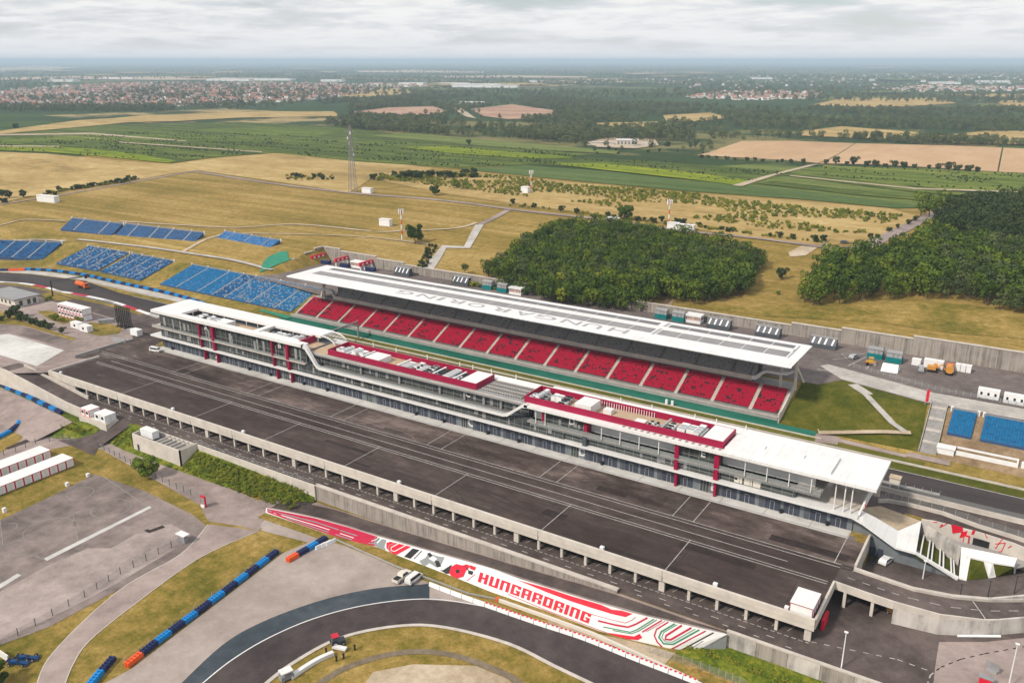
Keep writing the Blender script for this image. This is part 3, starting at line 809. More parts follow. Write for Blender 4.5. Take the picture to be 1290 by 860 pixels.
def mural_band(name, mat, line, wpx, off=0.04):
    """painted band: polyline in photo pixels, width in pixels measured upright"""
    P2 = line
    up_, dn_ = [], []
    for i, (u, v) in enumerate(P2):
        a, c = P2[max(0, i - 1)], P2[min(len(P2) - 1, i + 1)]
        dx, dy = c[0] - a[0], c[1] - a[1]; L = math.hypot(dx, dy); nx_, ny_ = -dy / L, dx / L
        up_.append((u + nx_ * wpx / 2, v + ny_ * wpx / 2)); dn_.append((u - nx_ * wpx / 2, v - ny_ * wpx / 2))
    bm = bmesh.new()
    A = [bm.verts.new(on_mural(*p, off)) for p in up_]; Bv = [bm.verts.new(on_mural(*p, off)) for p in dn_]
    for i in range(len(A) - 1): bm.faces.new((A[i], A[i + 1], Bv[i + 1], Bv[i]))
    me = bpy.data.meshes.new(name); bm.to_mesh(me); bm.free(); me.materials.append(M[mat])
    return link(name, me, mw)
# ------------------------------------------------------------------ painting on the slope
mural_poly('painted_field', 'rose_line', [(336.5, 640.6), (397, 652.6), (440, 664.5), (476, 676), (470, 684.5), (474, 688), (440, 681), (413, 672.5), (370, 657.5), (337, 645.2)], 0.03)
mural_band('painted_line', 'grey_paint', [(338, 643.2), (397, 657.5), (436, 670.5), (452, 675.5), (468, 677.5), (474, 676.8)], 1.3, 0.05)
mural_band('painted_line', 'white_metal', [(345, 646.3), (400, 662.5), (438, 675), (456, 681), (468, 681.5), (475, 679)], 0.8, 0.05)
mural_band('painted_line', 'grey_paint', [(360, 652), (405, 667.5), (440, 678.6), (458, 684.5), (471, 684)], 1.2, 0.05)
mural_poly('painted_field', 'grey_paint', [(476.5, 677.5), (487, 680), (484, 688), (486, 693), (473.5, 688), (470.5, 684.5)], 0.03)
mural_band('painted_line', 'white_paint', [(481, 678), (475, 684)], 1.6, 0.05)
mural_band('painted_line', 'green_line', [(478, 677.5), (473, 682)], 1.0, 0.05)
mural_poly('painted_field', 'red_bright', [(487, 683.5), (492, 682), (518, 688.5), (500, 698.5), (492, 696.5), (487, 690)], 0.03)
mural_band('painted_line', 'white_paint', [(503, 684.2), (493, 689.5), (493, 693), (497, 694.5), (512, 686.5)], 1.0, 0.05)
mural_band('painted_line', 'grey_paint', [(498, 683.5), (490, 687), (489.5, 692), (494, 696.5)], 0.8, 0.05)
mural_poly('painted_field', 'black', [(509, 701), (520, 690.5), (528.5, 692.5), (517, 703.5)], 0.03)
mural_band('painted_line', 'black', [(531.5, 693.6), (521.5, 704)], 0.8, 0.05)
mural_poly('painted_field', 'grey_paint', [(528, 706.5), (536, 702.5), (540, 696.5), (552, 700.5), (560, 701.5), (556, 710.5), (549, 714), (541, 709), (534, 713.5)], 0.03)
mural_poly('painted_field', 'white_paint', [(540, 703.5), (546, 700), (551, 703.5), (547, 707.5)], 0.05)
mural_poly('painted_field', 'black', [(538, 697), (542, 696), (545, 700), (541.5, 701.5)], 0.06)
mural_poly('painted_field', 'black', [(548, 706), (553, 706.5), (556, 713), (550.5, 714.5)], 0.06)
mural_poly('painted_field', 'black', [(554, 717.5), (558, 718), (569, 711), (568, 722), (562, 722.5)], 0.03)
mural_poly('painted_field', 'red_bright', [(566, 722), (568, 714), (575, 710), (583, 712), (588, 710.5), (593, 712.5), (587, 719), (584, 726), (576, 728.5), (569, 725.5)], 0.05)
mural_poly('painted_field', 'red_bright', [(593, 711.6), (600, 714.3), (598, 718.5), (592, 716)], 0.05)
mural_poly('painted_field', 'black', [(574.5, 717.5), (579, 717.5), (579, 721.5), (574.5, 721.5)], 0.07)
mural_poly('painted_field', 'black', [(590, 718), (596.5, 719.5), (595, 724), (590, 722.5)], 0.06)
mural_band('painted_line', 'red_bright', [(599, 723), (588, 731.5)], 0.7, 0.05)
mural_band('painted_line', 'black', [(586, 713), (591, 719)], 0.8, 0.08)

STROKES = {
    'H': (1, [(0, .34, 0, 1), (.66, 1, 0, 1), (.34, .66, .42, .6)]),
    'U': (1, [(0, .34, 0, 1), (.66, 1, 0, 1), (.34, .66, 0, .18)]),
    'N': (1, [(0, .34, 0, 1), (.66, 1, 0, 1), (.34, .66, .82, 1)]),
    'G': (1, [(0, .34, 0, 1), (.34, 1, .82, 1), (.34, 1, 0, .18), (.66, 1, .18, .52), (.5, .66, .38, .52), (.66, 1, .68, .82)]),
    'A': (1, [(0, .34, 0, 1), (.66, 1, 0, 1), (.34, .66, .82, 1), (.34, .66, .36, .52)]),
    'R': (1, [(0, .34, 0, 1), (.34, .66, .82, 1), (.66, 1, .5, 1), (.34, .66, .36, .52), (.66, 1, 0, .42)]),
    'O': (1, [(0, .34, 0, 1), (.66, 1, 0, 1), (.34, .66, .82, 1), (.34, .66, 0, .18)]),
    'I': (.36, [(0, .36, 0, 1)]),
}
def word(s, gap=0.22):
    x, out = 0.0, []
    for ch in s:
        wd, st = STROKES[ch]
        out.append((ch, x, st)); x += wd + gap
    return out, x - gap
L_, tot = word('HUNGARORING')
def word_px(s, t):
    # lower edge and upper edge of the painted word, in photo pixels
    bx_, by_ = 601.8 + s * (741.4 - 601.8), 732.4 + s * (784.8 - 732.4) - 3.0 * math.sin(math.pi * s) * 0.3
    tx, ty = 605.2 + s * (745.2 - 605.2), 720.4 + s * (772.9 - 720.4) - 3.0 * math.sin(math.pi * s) * 0.3
    return bx_ + (tx - bx_) * t, by_ + (ty - by_) * t
for ch, x0, st in L_:
    bm = bmesh.new()
    for (a, c, y0, y1) in st:
        q = [word_px((x0 + a) / tot, y0), word_px((x0 + c) / tot, y0), word_px((x0 + c) / tot, y1), word_px((x0 + a) / tot, y1)]
        bm.faces.new([bm.verts.new(on_mural(*p, 0.05)) for p in q])
    me = bpy.data.meshes.new('letter'); bm.to_mesh(me); bm.free(); me.materials.append(M['red_bright'])
    link('letter', me, mw)

mural_poly('painted_field', 'red_bright', [(650, 729.6), (690, 740.5), (720, 750.3), (750, 759), (797, 772.4), (788, 776.6), (770, 772.5), (745, 765), (720, 757), (690, 746)], 0.03)
mural_band('painted_line', 'rose_line', [(745, 773), (770, 780), (788, 784), (796, 780.5), (801, 776.5)], 0.6)
mural_band('painted_line', 'rose_line', [(753.6, 781.3), (775, 786.5), (791, 789.3), (801, 785.5), (815.5, 777.5)], 2.2)
mural_band('painted_line', 'green_line', [(760, 789), (794, 795.6), (802.5, 792.5), (824, 779)], 1.3)
mural_band('painted_line', 'green_line', [(772, 793.3), (795, 797.6), (804, 794.5), (827.5, 779.8)], 1.1)
mural_band('painted_line', 'rose_line', [(809, 795.5), (834, 780.6)], 1.7)
mural_band('painted_line', 'rose_line', [(814, 795), (838, 781.6)], 0.6)
mural_band('painted_line', 'rose_line', [(842, 782.8), (827, 792), (824.3, 800), (828, 808), (834, 814)], 1.7)
mural_band('painted_line', 'green_line', [(850, 785), (833, 795), (830, 802), (836, 810), (848, 810.8), (881, 792.5)], 2.0)
mural_band('painted_line', 'green_line', [(853, 786), (836, 796), (833.6, 802), (838, 807.6), (847, 808), (876, 791.5)], 0.9)
mural_band('painted_line', 'rose_line', [(859, 787), (839, 800), (838, 804.6), (845, 805), (871, 790)], 2.5)
mural_band('painted_line', 'rose_line', [(889, 794), (846, 816.6)], 1.7)
mural_band('painted_line', 'black', [(899, 796), (859, 817.6)], 1.6)
mural_band('painted_line', 'black', [(886, 806.5), (870, 816)], 0.6)
mural_poly('painted_field', 'red_bright', [(767, 796.5), (799, 801), (806, 797.5), (809, 802.5), (803, 805.5), (790, 804.3), (768, 799.8)], 0.05)
mural_band('painted_line', 'rose_line', [(640, 748), (688, 768), (752, 792), (768, 797.5)], 0.8)

# verge under the mural, guard rail and far wall
def smooth(pix, n=6):
    out = []
    for i in range(len(pix) - 1):
        p0, p1, p2, p3 = pix[max(0, i - 1)], pix[i], pix[i + 1], pix[min(len(pix) - 1, i + 2)]
        for k in range(n):
            t = k / n
            out.append(tuple(0.5 * ((2 * p1[j]) + (-p0[j] + p2[j]) * t + (2 * p0[j] - 5 * p1[j] + 4 * p2[j] - p3[j]) * t * t + (-p0[j] + 3 * p1[j] - 3 * p2[j] + p3[j]) * t ** 3) for j in (0, 1)))
    return out + [pix[-1]]
def pline(name, mat, pix, wd, z, label):
    b = MB(); b.ribbon([at(u, v, z) for u, v in pix], wd); return struct(b.build(name, mat), label)
def strip_surface(name, mat, A, B, label):
    b = MB()
    for p, q, r_, s_ in zip(A, A[1:], B[1:], B): b.poly((p, q, r_, s_))
    return struct(b.build(name, mat), label)
vt = [(p[0], p[1] - 0.02, -9.42) for p in MBt]
va = [(p[0], p[1] - 2.8, -9.44) for p in MBt]
strip_surface('mural_verge', 'bank_grass', va, vt, 'narrow strip of rough grass along the foot of the painted wall')

lw_ = thing('east_wall', 'plain concrete retaining wall continuing east of the painted slope', 'wall')
for i in range(5):
    x0 = -42.9 + i * 6.2
    pb = MB(); pb.box(x0 + 0.03, x0 + 6.15, 147.6, 148.1, -9.6, -4.85); pb.build('wall_panel', 'wall_cast' if i % 2 == 0 else 'wall_ribbed', lw_)
bx('coping', 'concrete', lw_, -42.9, -11.8, 147.55, 148.3, -4.85, -4.55)

# west ramp wall, ramp and verges
def ramp_z(x): return pl(x, [(-306, -0.1), (-296, -1.2), (-268, -4.7), (-262, -4.9)])
xs2 = [-312, -306, -300, -294, -286, -278, -270, -262, -250]
strip_surface('ramp_approach', 'asphalt_road', [(x, 145.2, ramp_z(x) + 0.06) for x in xs2], [(x, 153.0 if x < -292 else 152.75, ramp_z(x) + 0.06) for x in xs2], 'short asphalt ramp rising west from the lower road')
t = thing('ramp_retaining_wall', 'pale concrete wall along the outside of the west ramp', 'wall')
b = MB(); b.wallstrip([(x, 145.0, ramp_z(x)) for x in xs2[:-1]] + [(-251, 145.0, -4.9)], 0.5, -6, 0.95); b.build('wall_panel', 'pale_concrete', t)
t = thing('ramp_median_wall', 'low tapering concrete wall between the west ramp and the deck', 'wall')
b = MB(); b.wallstrip([(x, 151.9, pl(x, [(-306, 0), (-268, -4.2)])) for x in (-306, -294, -282, -268)], 0.5, -1.5, 0.75); b.build('wall_panel', 'concrete', t)
_tb = [at(u, v, -6.6) for u, v in ((-20, 479), (0, 487), (40, 505), (76, 522), (92, 531))]
strip_surface('west_verge', 'lush_grass', [(p[0], p[1] - 0.2, -6.65) for p in _tb] + [(-250, 139.6, -7.2)], [(p[0], 144.8, min(-5.6, ramp_z(p[0]) - 2.6)) for p in _tb] + [(-250, 144.8, -6.4)], 'green grassy verge below the west ramp wall')
strip_surface('yard_slope', 'asphalt_grey', [(p[0] - 2, p[1] - 13, -9.44) for p in _tb], [(p[0], p[1] - 0.15, -6.66) for p in _tb], 'paved slope falling from the west tyre barrier to the yard')
strip_surface('verge_foot', 'lush_grass', [(-262, 133.0, -9.43), (-258, 133.2, -9.43), (-252, 136.6, -9.42), (-248.5, 140.4, -8.3)], [(-262.5, 139.4, -6.9), (-257, 139.6, -7.0), (-251, 140.6, -7.1), (-247.2, 144.5, -6.3)], 'green grassy slope beside the link road')
strip_surface('bushy_verge', 'lush_grass', [(-241, 140.5, -9.4), (-232, 139.8, -9.45), (-216, 139.6, -9.45), (-196, 140.2, -9.45), (-181, 140.6, -9.45), (-166, 143.5, -9.4), (-158, 146.9, -9.0)], [(-239, 147.4, -5.0), (-231, 147.9, -4.95), (-216, 147.6, -5.5), (-196, 147.35, -5.8), (-181, 147.35, -6.2), (-168, 147.35, -6.8), (-157.5, 147.5, -7.5)], 'lush green verge with tall weeds below the lower road')
strip_surface('link_road', 'asphalt_road', [(-245.4, 148.3, -4.86), (-246, 144.5, -6.2), (-248.5, 140.5, -8.3), (-252, 136.5, -9.40), (-256, 133, -9.42)], [(-237.5, 148.3, -4.86), (-238.5, 144.5, -6.2), (-240, 140.5, -8.3), (-240, 136.5, -9.40), (-236, 132.5, -9.42)], 'short asphalt link dropping from the lower road to the yard')

# ------------------------------------------------------------------ lower yard and track bend (z = -9.5)
Z0 = -9.5
psheet('yard_paving', [(-25, 478), (0, 487), (75, 521), (62, 524), (113, 547.5), (137, 553), (200, 582), (262, 606), (300, 618), (345, 641), (326, 668), (300, 662), (262, 656), (252, 636), (200, 607), (158, 583), (128, 566), (95, 560), (55, 567), (0, 583), (-25, 590)], Z0 + 0.0, 'asphalt_grey', 'pale grey asphalt yard and road in the west')
psheet('yard_grass', [(0, 553), (28, 538), (33, 546), (20, 560), (0, 570), (-25, 575), (-25, 560)], Z0 + 0.02, 'bank_grass', 'small tongue of dry grass behind the curved blue barrier')
psheet('dark_strip', [(6, 564), (36, 552), (41, 555), (10, 566)], Z0 + 0.03, 'asphalt_deck', 'dark asphalt patch in the west yard')
def two_lines(name, mat, A, B, z, label, n=6):
    A, B = smooth(A, n), smooth(B, n); m_ = min(len(A), len(B))
    def res(L, k):
        t = k * (len(L) - 1) / (m_ - 1); i = min(int(t), len(L) - 2); f = t - i
        return (L[i][0] + (L[i + 1][0] - L[i][0]) * f, L[i][1] + (L[i + 1][1] - L[i][1]) * f)
    b = MB()
    for k in range(m_ - 1): b.poly((at(*res(B, k), z), at(*res(B, k + 1), z), at(*res(A, k + 1), z), at(*res(A, k), z)))
    o = struct(b.build(name, mat), label)
    bm = bmesh.new(); bm.from_mesh(o.data); bmesh.ops.recalc_face_normals(bm, faces=bm.faces)
    if sum(f.normal.z for f in bm.faces) < 0: bmesh.ops.reverse_faces(bm, faces=bm.faces)
    bm.to_mesh(o.data); bm.free()
    return o
_sl = [(45, 866), (60, 830), (108, 779), (160, 736), (228, 697), (262, 660)]; _sr = [(80, 866), (92, 836), (113, 806), (170, 760), (250, 703), (326, 668)]
two_lines('service_road', 'asphalt_grey', _sl, _sr, Z0 + 0.045, 'narrow grey service road curving down past the car park')
for _l in (_sl, _sr): pline('road_edge_line', 'concrete', smooth(_l), 0.22, Z0 + 0.06, 'thin pale kerb line along the narrow service road')
_out = [(222, 866), (280, 812), (330, 783), (400, 757), (470, 741), (541, 735)]
_mid = [(250, 866), (290, 832), (340, 802), (400, 777), (470, 760), (541, 755)]
_inn = [(330, 866), (370, 836), (430, 804), (500, 789), (560, 790.5), (640, 811), (700, 840), (755, 866)]
_bar = [(120, 866), (165, 842), (250, 774), (355, 697), (372, 660), (420, 680)]
psheet('runoff_paving', [(120, 866), (165, 842), (355, 697), (388, 683), (330, 668), (328, 660), (345, 645), (372, 660), (410, 676), (432, 686), (480, 706), (541, 734)] + smooth(_out, 5)[::-1][1:], Z0 + 0.03, 'concrete_runoff', 'broad pale concrete run-off area outside the track bend')
psheet('runoff_corner', [(541, 735), (575, 749), (620, 765), (600, 762), (541, 755)], Z0 + 0.035, 'concrete_runoff', 'small pale concrete corner behind the first barrier blocks')
two_lines('resurfaced_band', 'asphalt_blue', _out, _mid, Z0 + 0.05, 'blue grey strip of fresh asphalt along the outside of the bend')
two_lines('track_bend', 'asphalt_turn', _mid + [(620, 766), (700, 791), (800, 826), (905, 866)], _inn, Z0 + 0.07, 'dark asphalt race track curving round the near bend')
pline('track_edge_line', 'white_paint', smooth([(248, 866), (290, 832), (340, 802), (400, 777), (470, 760), (545, 754), (620, 765)]), 0.28, Z0 + 0.09, 'white line along the outer edge of the bend')
pline('track_kerb', 'concrete', smooth([(328, 866), (368, 835), (428, 803), (500, 788), (560, 789.5), (640, 810), (700, 839), (757, 866)]), 0.9, Z0 + 0.10, 'pale concrete kerb along the inner edge of the bend')
psheet('infield_sand', [(455, 866), (470, 846), (520, 836), (600, 838), (640, 855), (650, 866)], Z0 + 0.02, 'sand', 'bare sandy patch inside the bend')
b = MB()
b.ribbon([at(u, v, Z0 + 0.03) for u, v in smooth([(395, 866), (430, 843), (480, 826), (530, 820), (580, 827), (640, 850), (660, 866)])], 1.6)
struct(b.build('infield_track', 'dirt_track'), 'narrow dark track looping inside the bend')

# car park with faded ball court lines
psheet('car_park', [(119, 597), (180, 617), (243, 648), (262, 664), (240, 690), (150, 742), (60, 790), (0, 812), (-60, 832), (-60, 690), (0, 655), (60, 627)], Z0 + 0.02, 'asphalt_park', 'weathered asphalt car park with faded court lines')
psheet('car_park_patch', [(0, 745), (60, 712), (110, 690), (140, 690), (190, 662), (215, 660), (240, 672), (232, 684), (150, 733), (70, 775), (0, 806), (-60, 826), (-60, 775)], Z0 + 0.04, 'asphalt_park_pale', 'paler worn asphalt strip along the car park edge')
b = MB()
b.poly([at(u, v, Z0 + 0.06) for u, v in ((55, 703), (188, 637), (191, 639), (59, 706))])
b.poly([at(u, v, Z0 + 0.06) for u, v in ((-5, 738), (22, 722), (27, 724), (0, 741))])
struct(b.build('car_park_strip', 'concrete_white'), 'pale concrete strips across the car park')
psheet('car_park_oil', [(181, 668), (186, 666), (189, 667), (205, 661), (208, 664), (188, 671)], Z0 + 0.06, 'asphalt_deck', 'black asphalt repair on the car park')
def ring(cx_, cy_, r, n=28): return [(cx_ + r * math.cos(2 * math.pi * k / n), cy_ + r * math.sin(2 * math.pi * k / n)) for k in range(n + 1)]
c0 = at(62, 667, Z0); c1 = at(101, 621, Z0)
lines('court_marking', 'line_faint', [[at(u, v, Z0)[:2] for u, v in l] for l in ([(0, 690), (108, 640)], [(92, 648), (98, 680)], [(0, 655), (4, 690)], [(0, 699), (45, 700), (55, 705)], [(130, 600), (186, 638)])] + [ring(c0[0], c0[1], 6.0), ring(c1[0], c1[1], 3.5), ring(*at(8, 665, Z0)[:2], 2.5), ring(*at(140, 640, Z0)[:2], 5)], 0.16, Z0 + 0.05, 'faded white ball court lines on the car park')
# ------------------------------------------------------------------ pit building
pit = thing('pit_building', 'long white and crimson pit building with garages, glazed floors and flat white roofs', 'building')
YG = 193.4
X0, X1 = -282.6, -29.0
ENT = [(-256.2, 'A'), (-218.2, 'B'), (-180.4, None), (-142.6, 'C'), (-104.9, 'D'), (-67.2, 'E')]   # entrance bays, 5.3 m wide
# core volumes
bx('core', 'anthracite', pit, X0 + 0.2, X1 - 0.2, YG + 0.4, 206.0, 0.0, 4.5)
bx('garage_wall', 'slate_wall', pit, X0, X1, YG, YG + 0.38, 0.0, 4.3)
# garage doors
spans, prev = [], X0
for xe, _l in ENT:
    spans.append((prev, xe)); prev = xe + 5.3
spans.append((prev, X1))
dm = MB(); dm.box(-1.95, 1.95, -0.06, 0.0, 0.05, 3.45); dme = dm.mesh('garage_door', 'door_dark')
fm = MB()
for a in ((-0.62, -0.52, 0.05, 2.3), (0.42, 0.52, 0.05, 2.3), (-0.62, 0.52, 2.3, 2.42)): fm.box(a[0], a[1], -0.1, -0.062, a[2], a[3])
fme = fm.mesh('wicket_frame', 'steel')
pm = MB(); pm.box(-0.55, 0.55, -0.16, 0.0, 0.0, 4.2); pmm = pm.mesh('pilaster', 'anthracite')
lm_ = MB(); lm_.box(-0.35, 0.35, -0.25, 0.0, 3.65, 3.95); lmm = lm_.mesh('wall_lamp', 'white_metal')
tm = MB(); tm.box(-0.35, 0.35, -0.75, -0.1, 0, 0.95); tmm = tm.mesh('bollard_box', 'black')
for a, c in spans:
    n = max(2, round((c - a) / 5.43)); st = (c - a) / n
    for i in range(n):
        xc = a + st * (i + 0.5) + (0.42 if i % 2 == 0 else -0.42)
        d_ = link('garage_door', dme, pit, (xc, YG - 0.01, 0)); link('wicket_frame', fme, d_)
        link('wall_lamp', lmm, pit, (xc + 1.6, YG - 0.01, 0))
        if i % 2 == 0: link('pilaster', pmm, pit, (a + st * i + 0.4, YG - 0.01, 0))
        if i % 2 == 1 and (i + int(a)) % 3 != 0: link('equipment_box', tmm, pit, (a + st * (i - 0.0), YG - 0.02, 0))
for xe, l in ENT:
    e = bx('entrance', 'glass', pit, xe + 0.8, xe + 3.2, YG - 0.05, YG - 0.01, 0.05, 3.3)
    for k in range(4): bx('door_frame', 'steel', e, xe + 0.78 + k * 0.8, xe + 0.86 + k * 0.8, YG - 0.12, YG - 0.052, 0.05, 3.32)
    if l:
        me = text_mesh(l, 3.3, 0.03, 'white_paint', 'letter', 0.06)
        o = link('letter', me, pit, (xe + 4.4, YG - 0.08, 1.9)); o.rotation_euler = (R(90), 0, 0)
        me = text_mesh(l, 2.7, 0.03, 'white_paint', 'letter', 0.05)
        zt = 12.6 if l in 'AB' else 10.7
        o = link('letter', me, pit, (xe + (1.3 if l != 'C' else 3), 192.0 if l in 'AB' else 193.9 if l == 'C' else 192.5, zt)); o.rotation_euler = (R(90), 0, 0)
# canopy above the garages and its return at the west end
b = MB(); b.box(X0 - 4.5, X1 + 1.2, 190.9, 194.6, 4.4, 4.95); b.build('canopy', 'white_paint', pit)
b = MB(); b.box(X0 - 4.5, X0 + 0.1, 194.6, 205, 4.38, 4.92); b.build('canopy', 'white_paint', pit)
for y_ in (194.5, 204): bx('column', 'dark_steel', pit, X0 - 2.4, X0 - 1.9, y_, y_ + 0.5, 0, 4.36)
# first floor: glazing, mullions, slab
GY1 = 192.1
def glazing(xa, xb, z0, z1, y, step=2.65, mull=True):
    n = max(1, round((xb - xa) / step)); st = (xb - xa) / n
    g = MB(); g.box(0.06, st - 0.06, 0, 0.12, 0, z1 - z0); gm = g.mesh('window_pane', 'glass')
    for i in range(n):
        link('window_pane', gm, pit, (xa + i * st, y + random.uniform(0, 0.03), z0))
    m_ = MB()
    for i in range(n + 1):
        x_ = xa + i * st
        m_.box(x_ - 0.05, x_ + 0.05, y - 0.1, y + 0.14, z0, z1)
    m_.box(xa, xb, y - 0.07, y + 0.13, z0 + (z1 - z0) * 0.30, z0 + (z1 - z0) * 0.30 + 0.09)
    m_.build('mullion_frame', 'stand_grey', pit)
def blinds(xa, xb, z0, z1, y, dens):
    """drawn blinds and furniture seen behind the glass as pale panels set into the pane line"""
    x_ = xa
    while x_ < xb:
        if random.random() < dens:
            bx('blind', 'stand_grey' if random.random() < .8 else 'grey_concrete', pit, x_, x_ + random.uniform(.5, 1.3), y - 0.04, y - 0.005, z0 + random.uniform(0.1, .9), z1 - random.uniform(.1, 1.3))
        x_ += random.uniform(1.2, 3.2)
bx('floor_core', 'anthracite', pit, X0 + 1.2, -42.5, 192.9, 206.0, 4.96, 8.2)
glazing(X0 + 1.0, -106, 4.97, 8.15, GY1)
glazing(-106, -43, 4.97, 7.75, GY1 + 0.6)
blinds(X0 + 3, -108, 5.0, 8.1, GY1 - 0.06, 0.35); blinds(-104, -56, 5.0, 7.7, GY1 + 0.54, 0.4)
for x_ in (-57.5, -55, -52.8): bx('blind', 'house_wall', pit, x_, x_ + 2.0, GY1 + 0.5, GY1 + 0.56, 5.2, 7.6)
# first floor balcony slab with glass rail
b = MB(); b.box(X0 - 3.2, -204.5, 191.2, 195.2, 8.2, 8.65); b.build('balcony_slab', 'concrete', pit)
b = MB(); b.box(-117.5, -36.5, 191.6, 200, 7.75, 8.2); b.build('balcony_slab', 'grey_concrete', pit)
b = MB(); b.box(X0 - 3.0, -205, 191.22, 191.28, 8.66, 9.5); b.build('glass_rail', 'rail_glass', pit)
b = MB(); b.box(-116.5, -36.6, 191.62, 191.68, 7.2, 9.15); b.build('glass_rail', 'rail_glass', pit)
for x_ in range(-116, -38, 3): bx('rail_post', 'steel', pit, x_, x_ + 0.08, 191.69, 191.77, 8.2, 9.2)
# ---- west section A-B
bx('upper_core', 'anthracite', pit, X0 + 1.2, -203.5, 193.0, 206.0, 8.66, 12.88)
glazing(X0 + 1.0, -204.4, 8.66, 14.44, 192.2, 2.65)
blinds(X0 + 3, -206, 8.7, 13.2, 192.13, 0.5)
rA = MB()
rA.box(-284.2, -204.0, 190.4, 193.1, 14.45, 15.5)
rA.box(-284.2, -270.0, 193.1, 207.8, 14.6, 15.45)
rA.box(-270.0, -206.4, 201.1, 207.8, 14.6, 15.45)
rA.box(-231.0, -228.6, 193.1, 201.1, 14.6, 15.4)
rA.build('roof', 'white_roof', pit)
bx('roof_deck', 'tan_deck', pit, -270.0, -204.2, 193.1, 201.1, 12.9, 13.0)
b = MB(); b.box(-270.4, -204.3, 193.05, 193.35, 13.0, 14.5); b.build('roof_parapet', 'white_paint', pit)
for x_ in list(range(-268, -206, 6)): bx('roof_post', 'white_paint', pit, x_, x_ + 0.2, 201.3, 201.5, 13.0, 14.65)
for y_ in (195.0, 198.0): bx('roof_post', 'white_paint', pit, -269.7, -269.5, y_, y_ + 0.2, 13, 14.65)
bx('screen_wall', 'crimson', pit, -209.6, -208.8, 193.4, 201.0, 13.0, 15.2)
bx('penthouse_cover', 'white_roof', pit, -228.4, -209.7, 193.3, 195.4, 14.3, 15.0)
# arch at the end of the back roof
b = MB()
for k in range(8):
    a0, a1 = math.pi / 2 * k / 8, math.pi / 2 * (k + 1) / 8
    for y_ in (201.6, 207.2):
        b.bar((-206.4 + 6.0 * math.sin(a0), y_, 12.9 + 2.4 * math.cos(a0)), (-206.4 + 6.0 * math.sin(a1), y_, 12.9 + 2.4 * math.cos(a1)), 0.35)
    b.bar((-206.4 + 6.0 * math.sin(a0), 201.6, 12.9 + 2.4 * math.cos(a0)), (-206.4 + 6.0 * math.sin(a0), 207.2, 12.9 + 2.4 * math.cos(a0)), 0.14)
b.build('curved_pergola', 'white_paint', pit)
# ---- ribbon: white band stepping down to the first floor slab and up again
rb = MB()
prof = [(-204.8, 15.5, 14.45), (-203.2, 15.5, 14.1), (-202.2, 14.6, 12.9), (-198.4, 9.5, 8.4), (-197.2, 9.05, 8.1), (-125.0, 9.0, 8.1), (-123.4, 9.5, 8.5), (-118.6, 13.1, 12.2), (-116.8, 13.5, 12.45)]
for (xa, ta, ba), (xb, tb, bb) in zip(prof, prof[1:]):
    rb.poly(((xa, 190.4, ba), (xb, 190.4, bb), (xb, 190.4, tb), (xa, 190.4, ta)))
    rb.poly(((xa, 190.4, ta), (xb, 190.4, tb), (xb, 191.5, tb), (xa, 191.5, ta)))
    rb.poly(((xb, 190.4, bb), (xa, 190.4, ba), (xa, 191.5, ba), (xb, 191.5, bb)))
    rb.poly(((xb, 191.5, bb), (xa, 191.5, ba), (xa, 191.5, ta), (xb, 191.5, tb)))
rb.build('ribbon_band', 'white_paint', pit)
bx('balcony_slab', 'dark_concrete', pit, -198, -124.5, 191.55, 195.5, 8.2, 8.7)
b = MB(); b.box(-200, -122, 190.46, 190.54, 9.02, 9.75); b.build('glass_rail', 'rail_glass', pit)
# ---- middle section
bx('upper_core', 'anthracite', pit, -203, -118, 195.0, 206.0, 8.9, 11.9)
glazing(-203.5, -118.5, 8.72, 11.9, 194.2, 2.65)
blinds(-200, -120, 8.8, 11.8, 194.13, 0.3)
for x_ in (-141.0, -150.2, -166, -182, -134.0, -128): bx('pillar', 'stand_grey', pit, x_, x_ + 0.7, 193.5, 194.1, 8.72, 11.95)
bx('roof', 'roof_grey', pit, -204.1, -117.8, 192.4, 204.0, 11.95, 12.6)
bx('roof', 'white_roof', pit, -206.0, -117.8, 204.0, 207.6, 11.9, 12.85)
bx('terrace', 'tan_deck', pit, -208.7, -196.4, 193.4, 203.9, 12.6, 12.66)
b = MB(); b.box(-204.1, -118, 192.42, 192.62, 12.6, 12.9); b.build('roof_kerb', 'concrete', pit)
def red_box(xa, xb, ya, yb, z0, z1):
    t_ = 0.3; b = MB()
    b.box(xa, xb, ya, ya + t_, z0, z1); b.box(xa, xb, yb - t_, yb, z0, z1)
    b.box(xa, xa + t_, ya + t_, yb - t_, z0, z1); b.box(xb - t_, xb, ya + t_, yb - t_, z0, z1)
    b.build('roof_screen', 'crimson', pit)
    bx('roof_floor', 'tan_deck', pit, xa + t_, xb - t_, ya + t_, yb - t_, z0 - 0.02, z0 + 0.05)
red_box(-196.2, -136.6, 194.0, 203.8, 12.62, 14.5)
bx('roof_cap', 'white_roof', pit, -142.6, -136.9, 194.3, 203.5, 14.2, 14.52)
for i in range(16): bx('louvre', 'grey_concrete', pit, -135.3 + i * 0.88, -134.9 + i * 0.88, 195.0, 203.4, 12.62, 13.0)
for i in range(4): bx('louvre_beam', 'concrete', pit, -135.4, -121.3, 195.2 + i * 2.6, 195.45 + i * 2.6, 13.01, 13.12)
bx('louvre_bed', 'dark_concrete', pit, -135.5, -121.2, 195.0, 203.4, 12.58, 12.61)
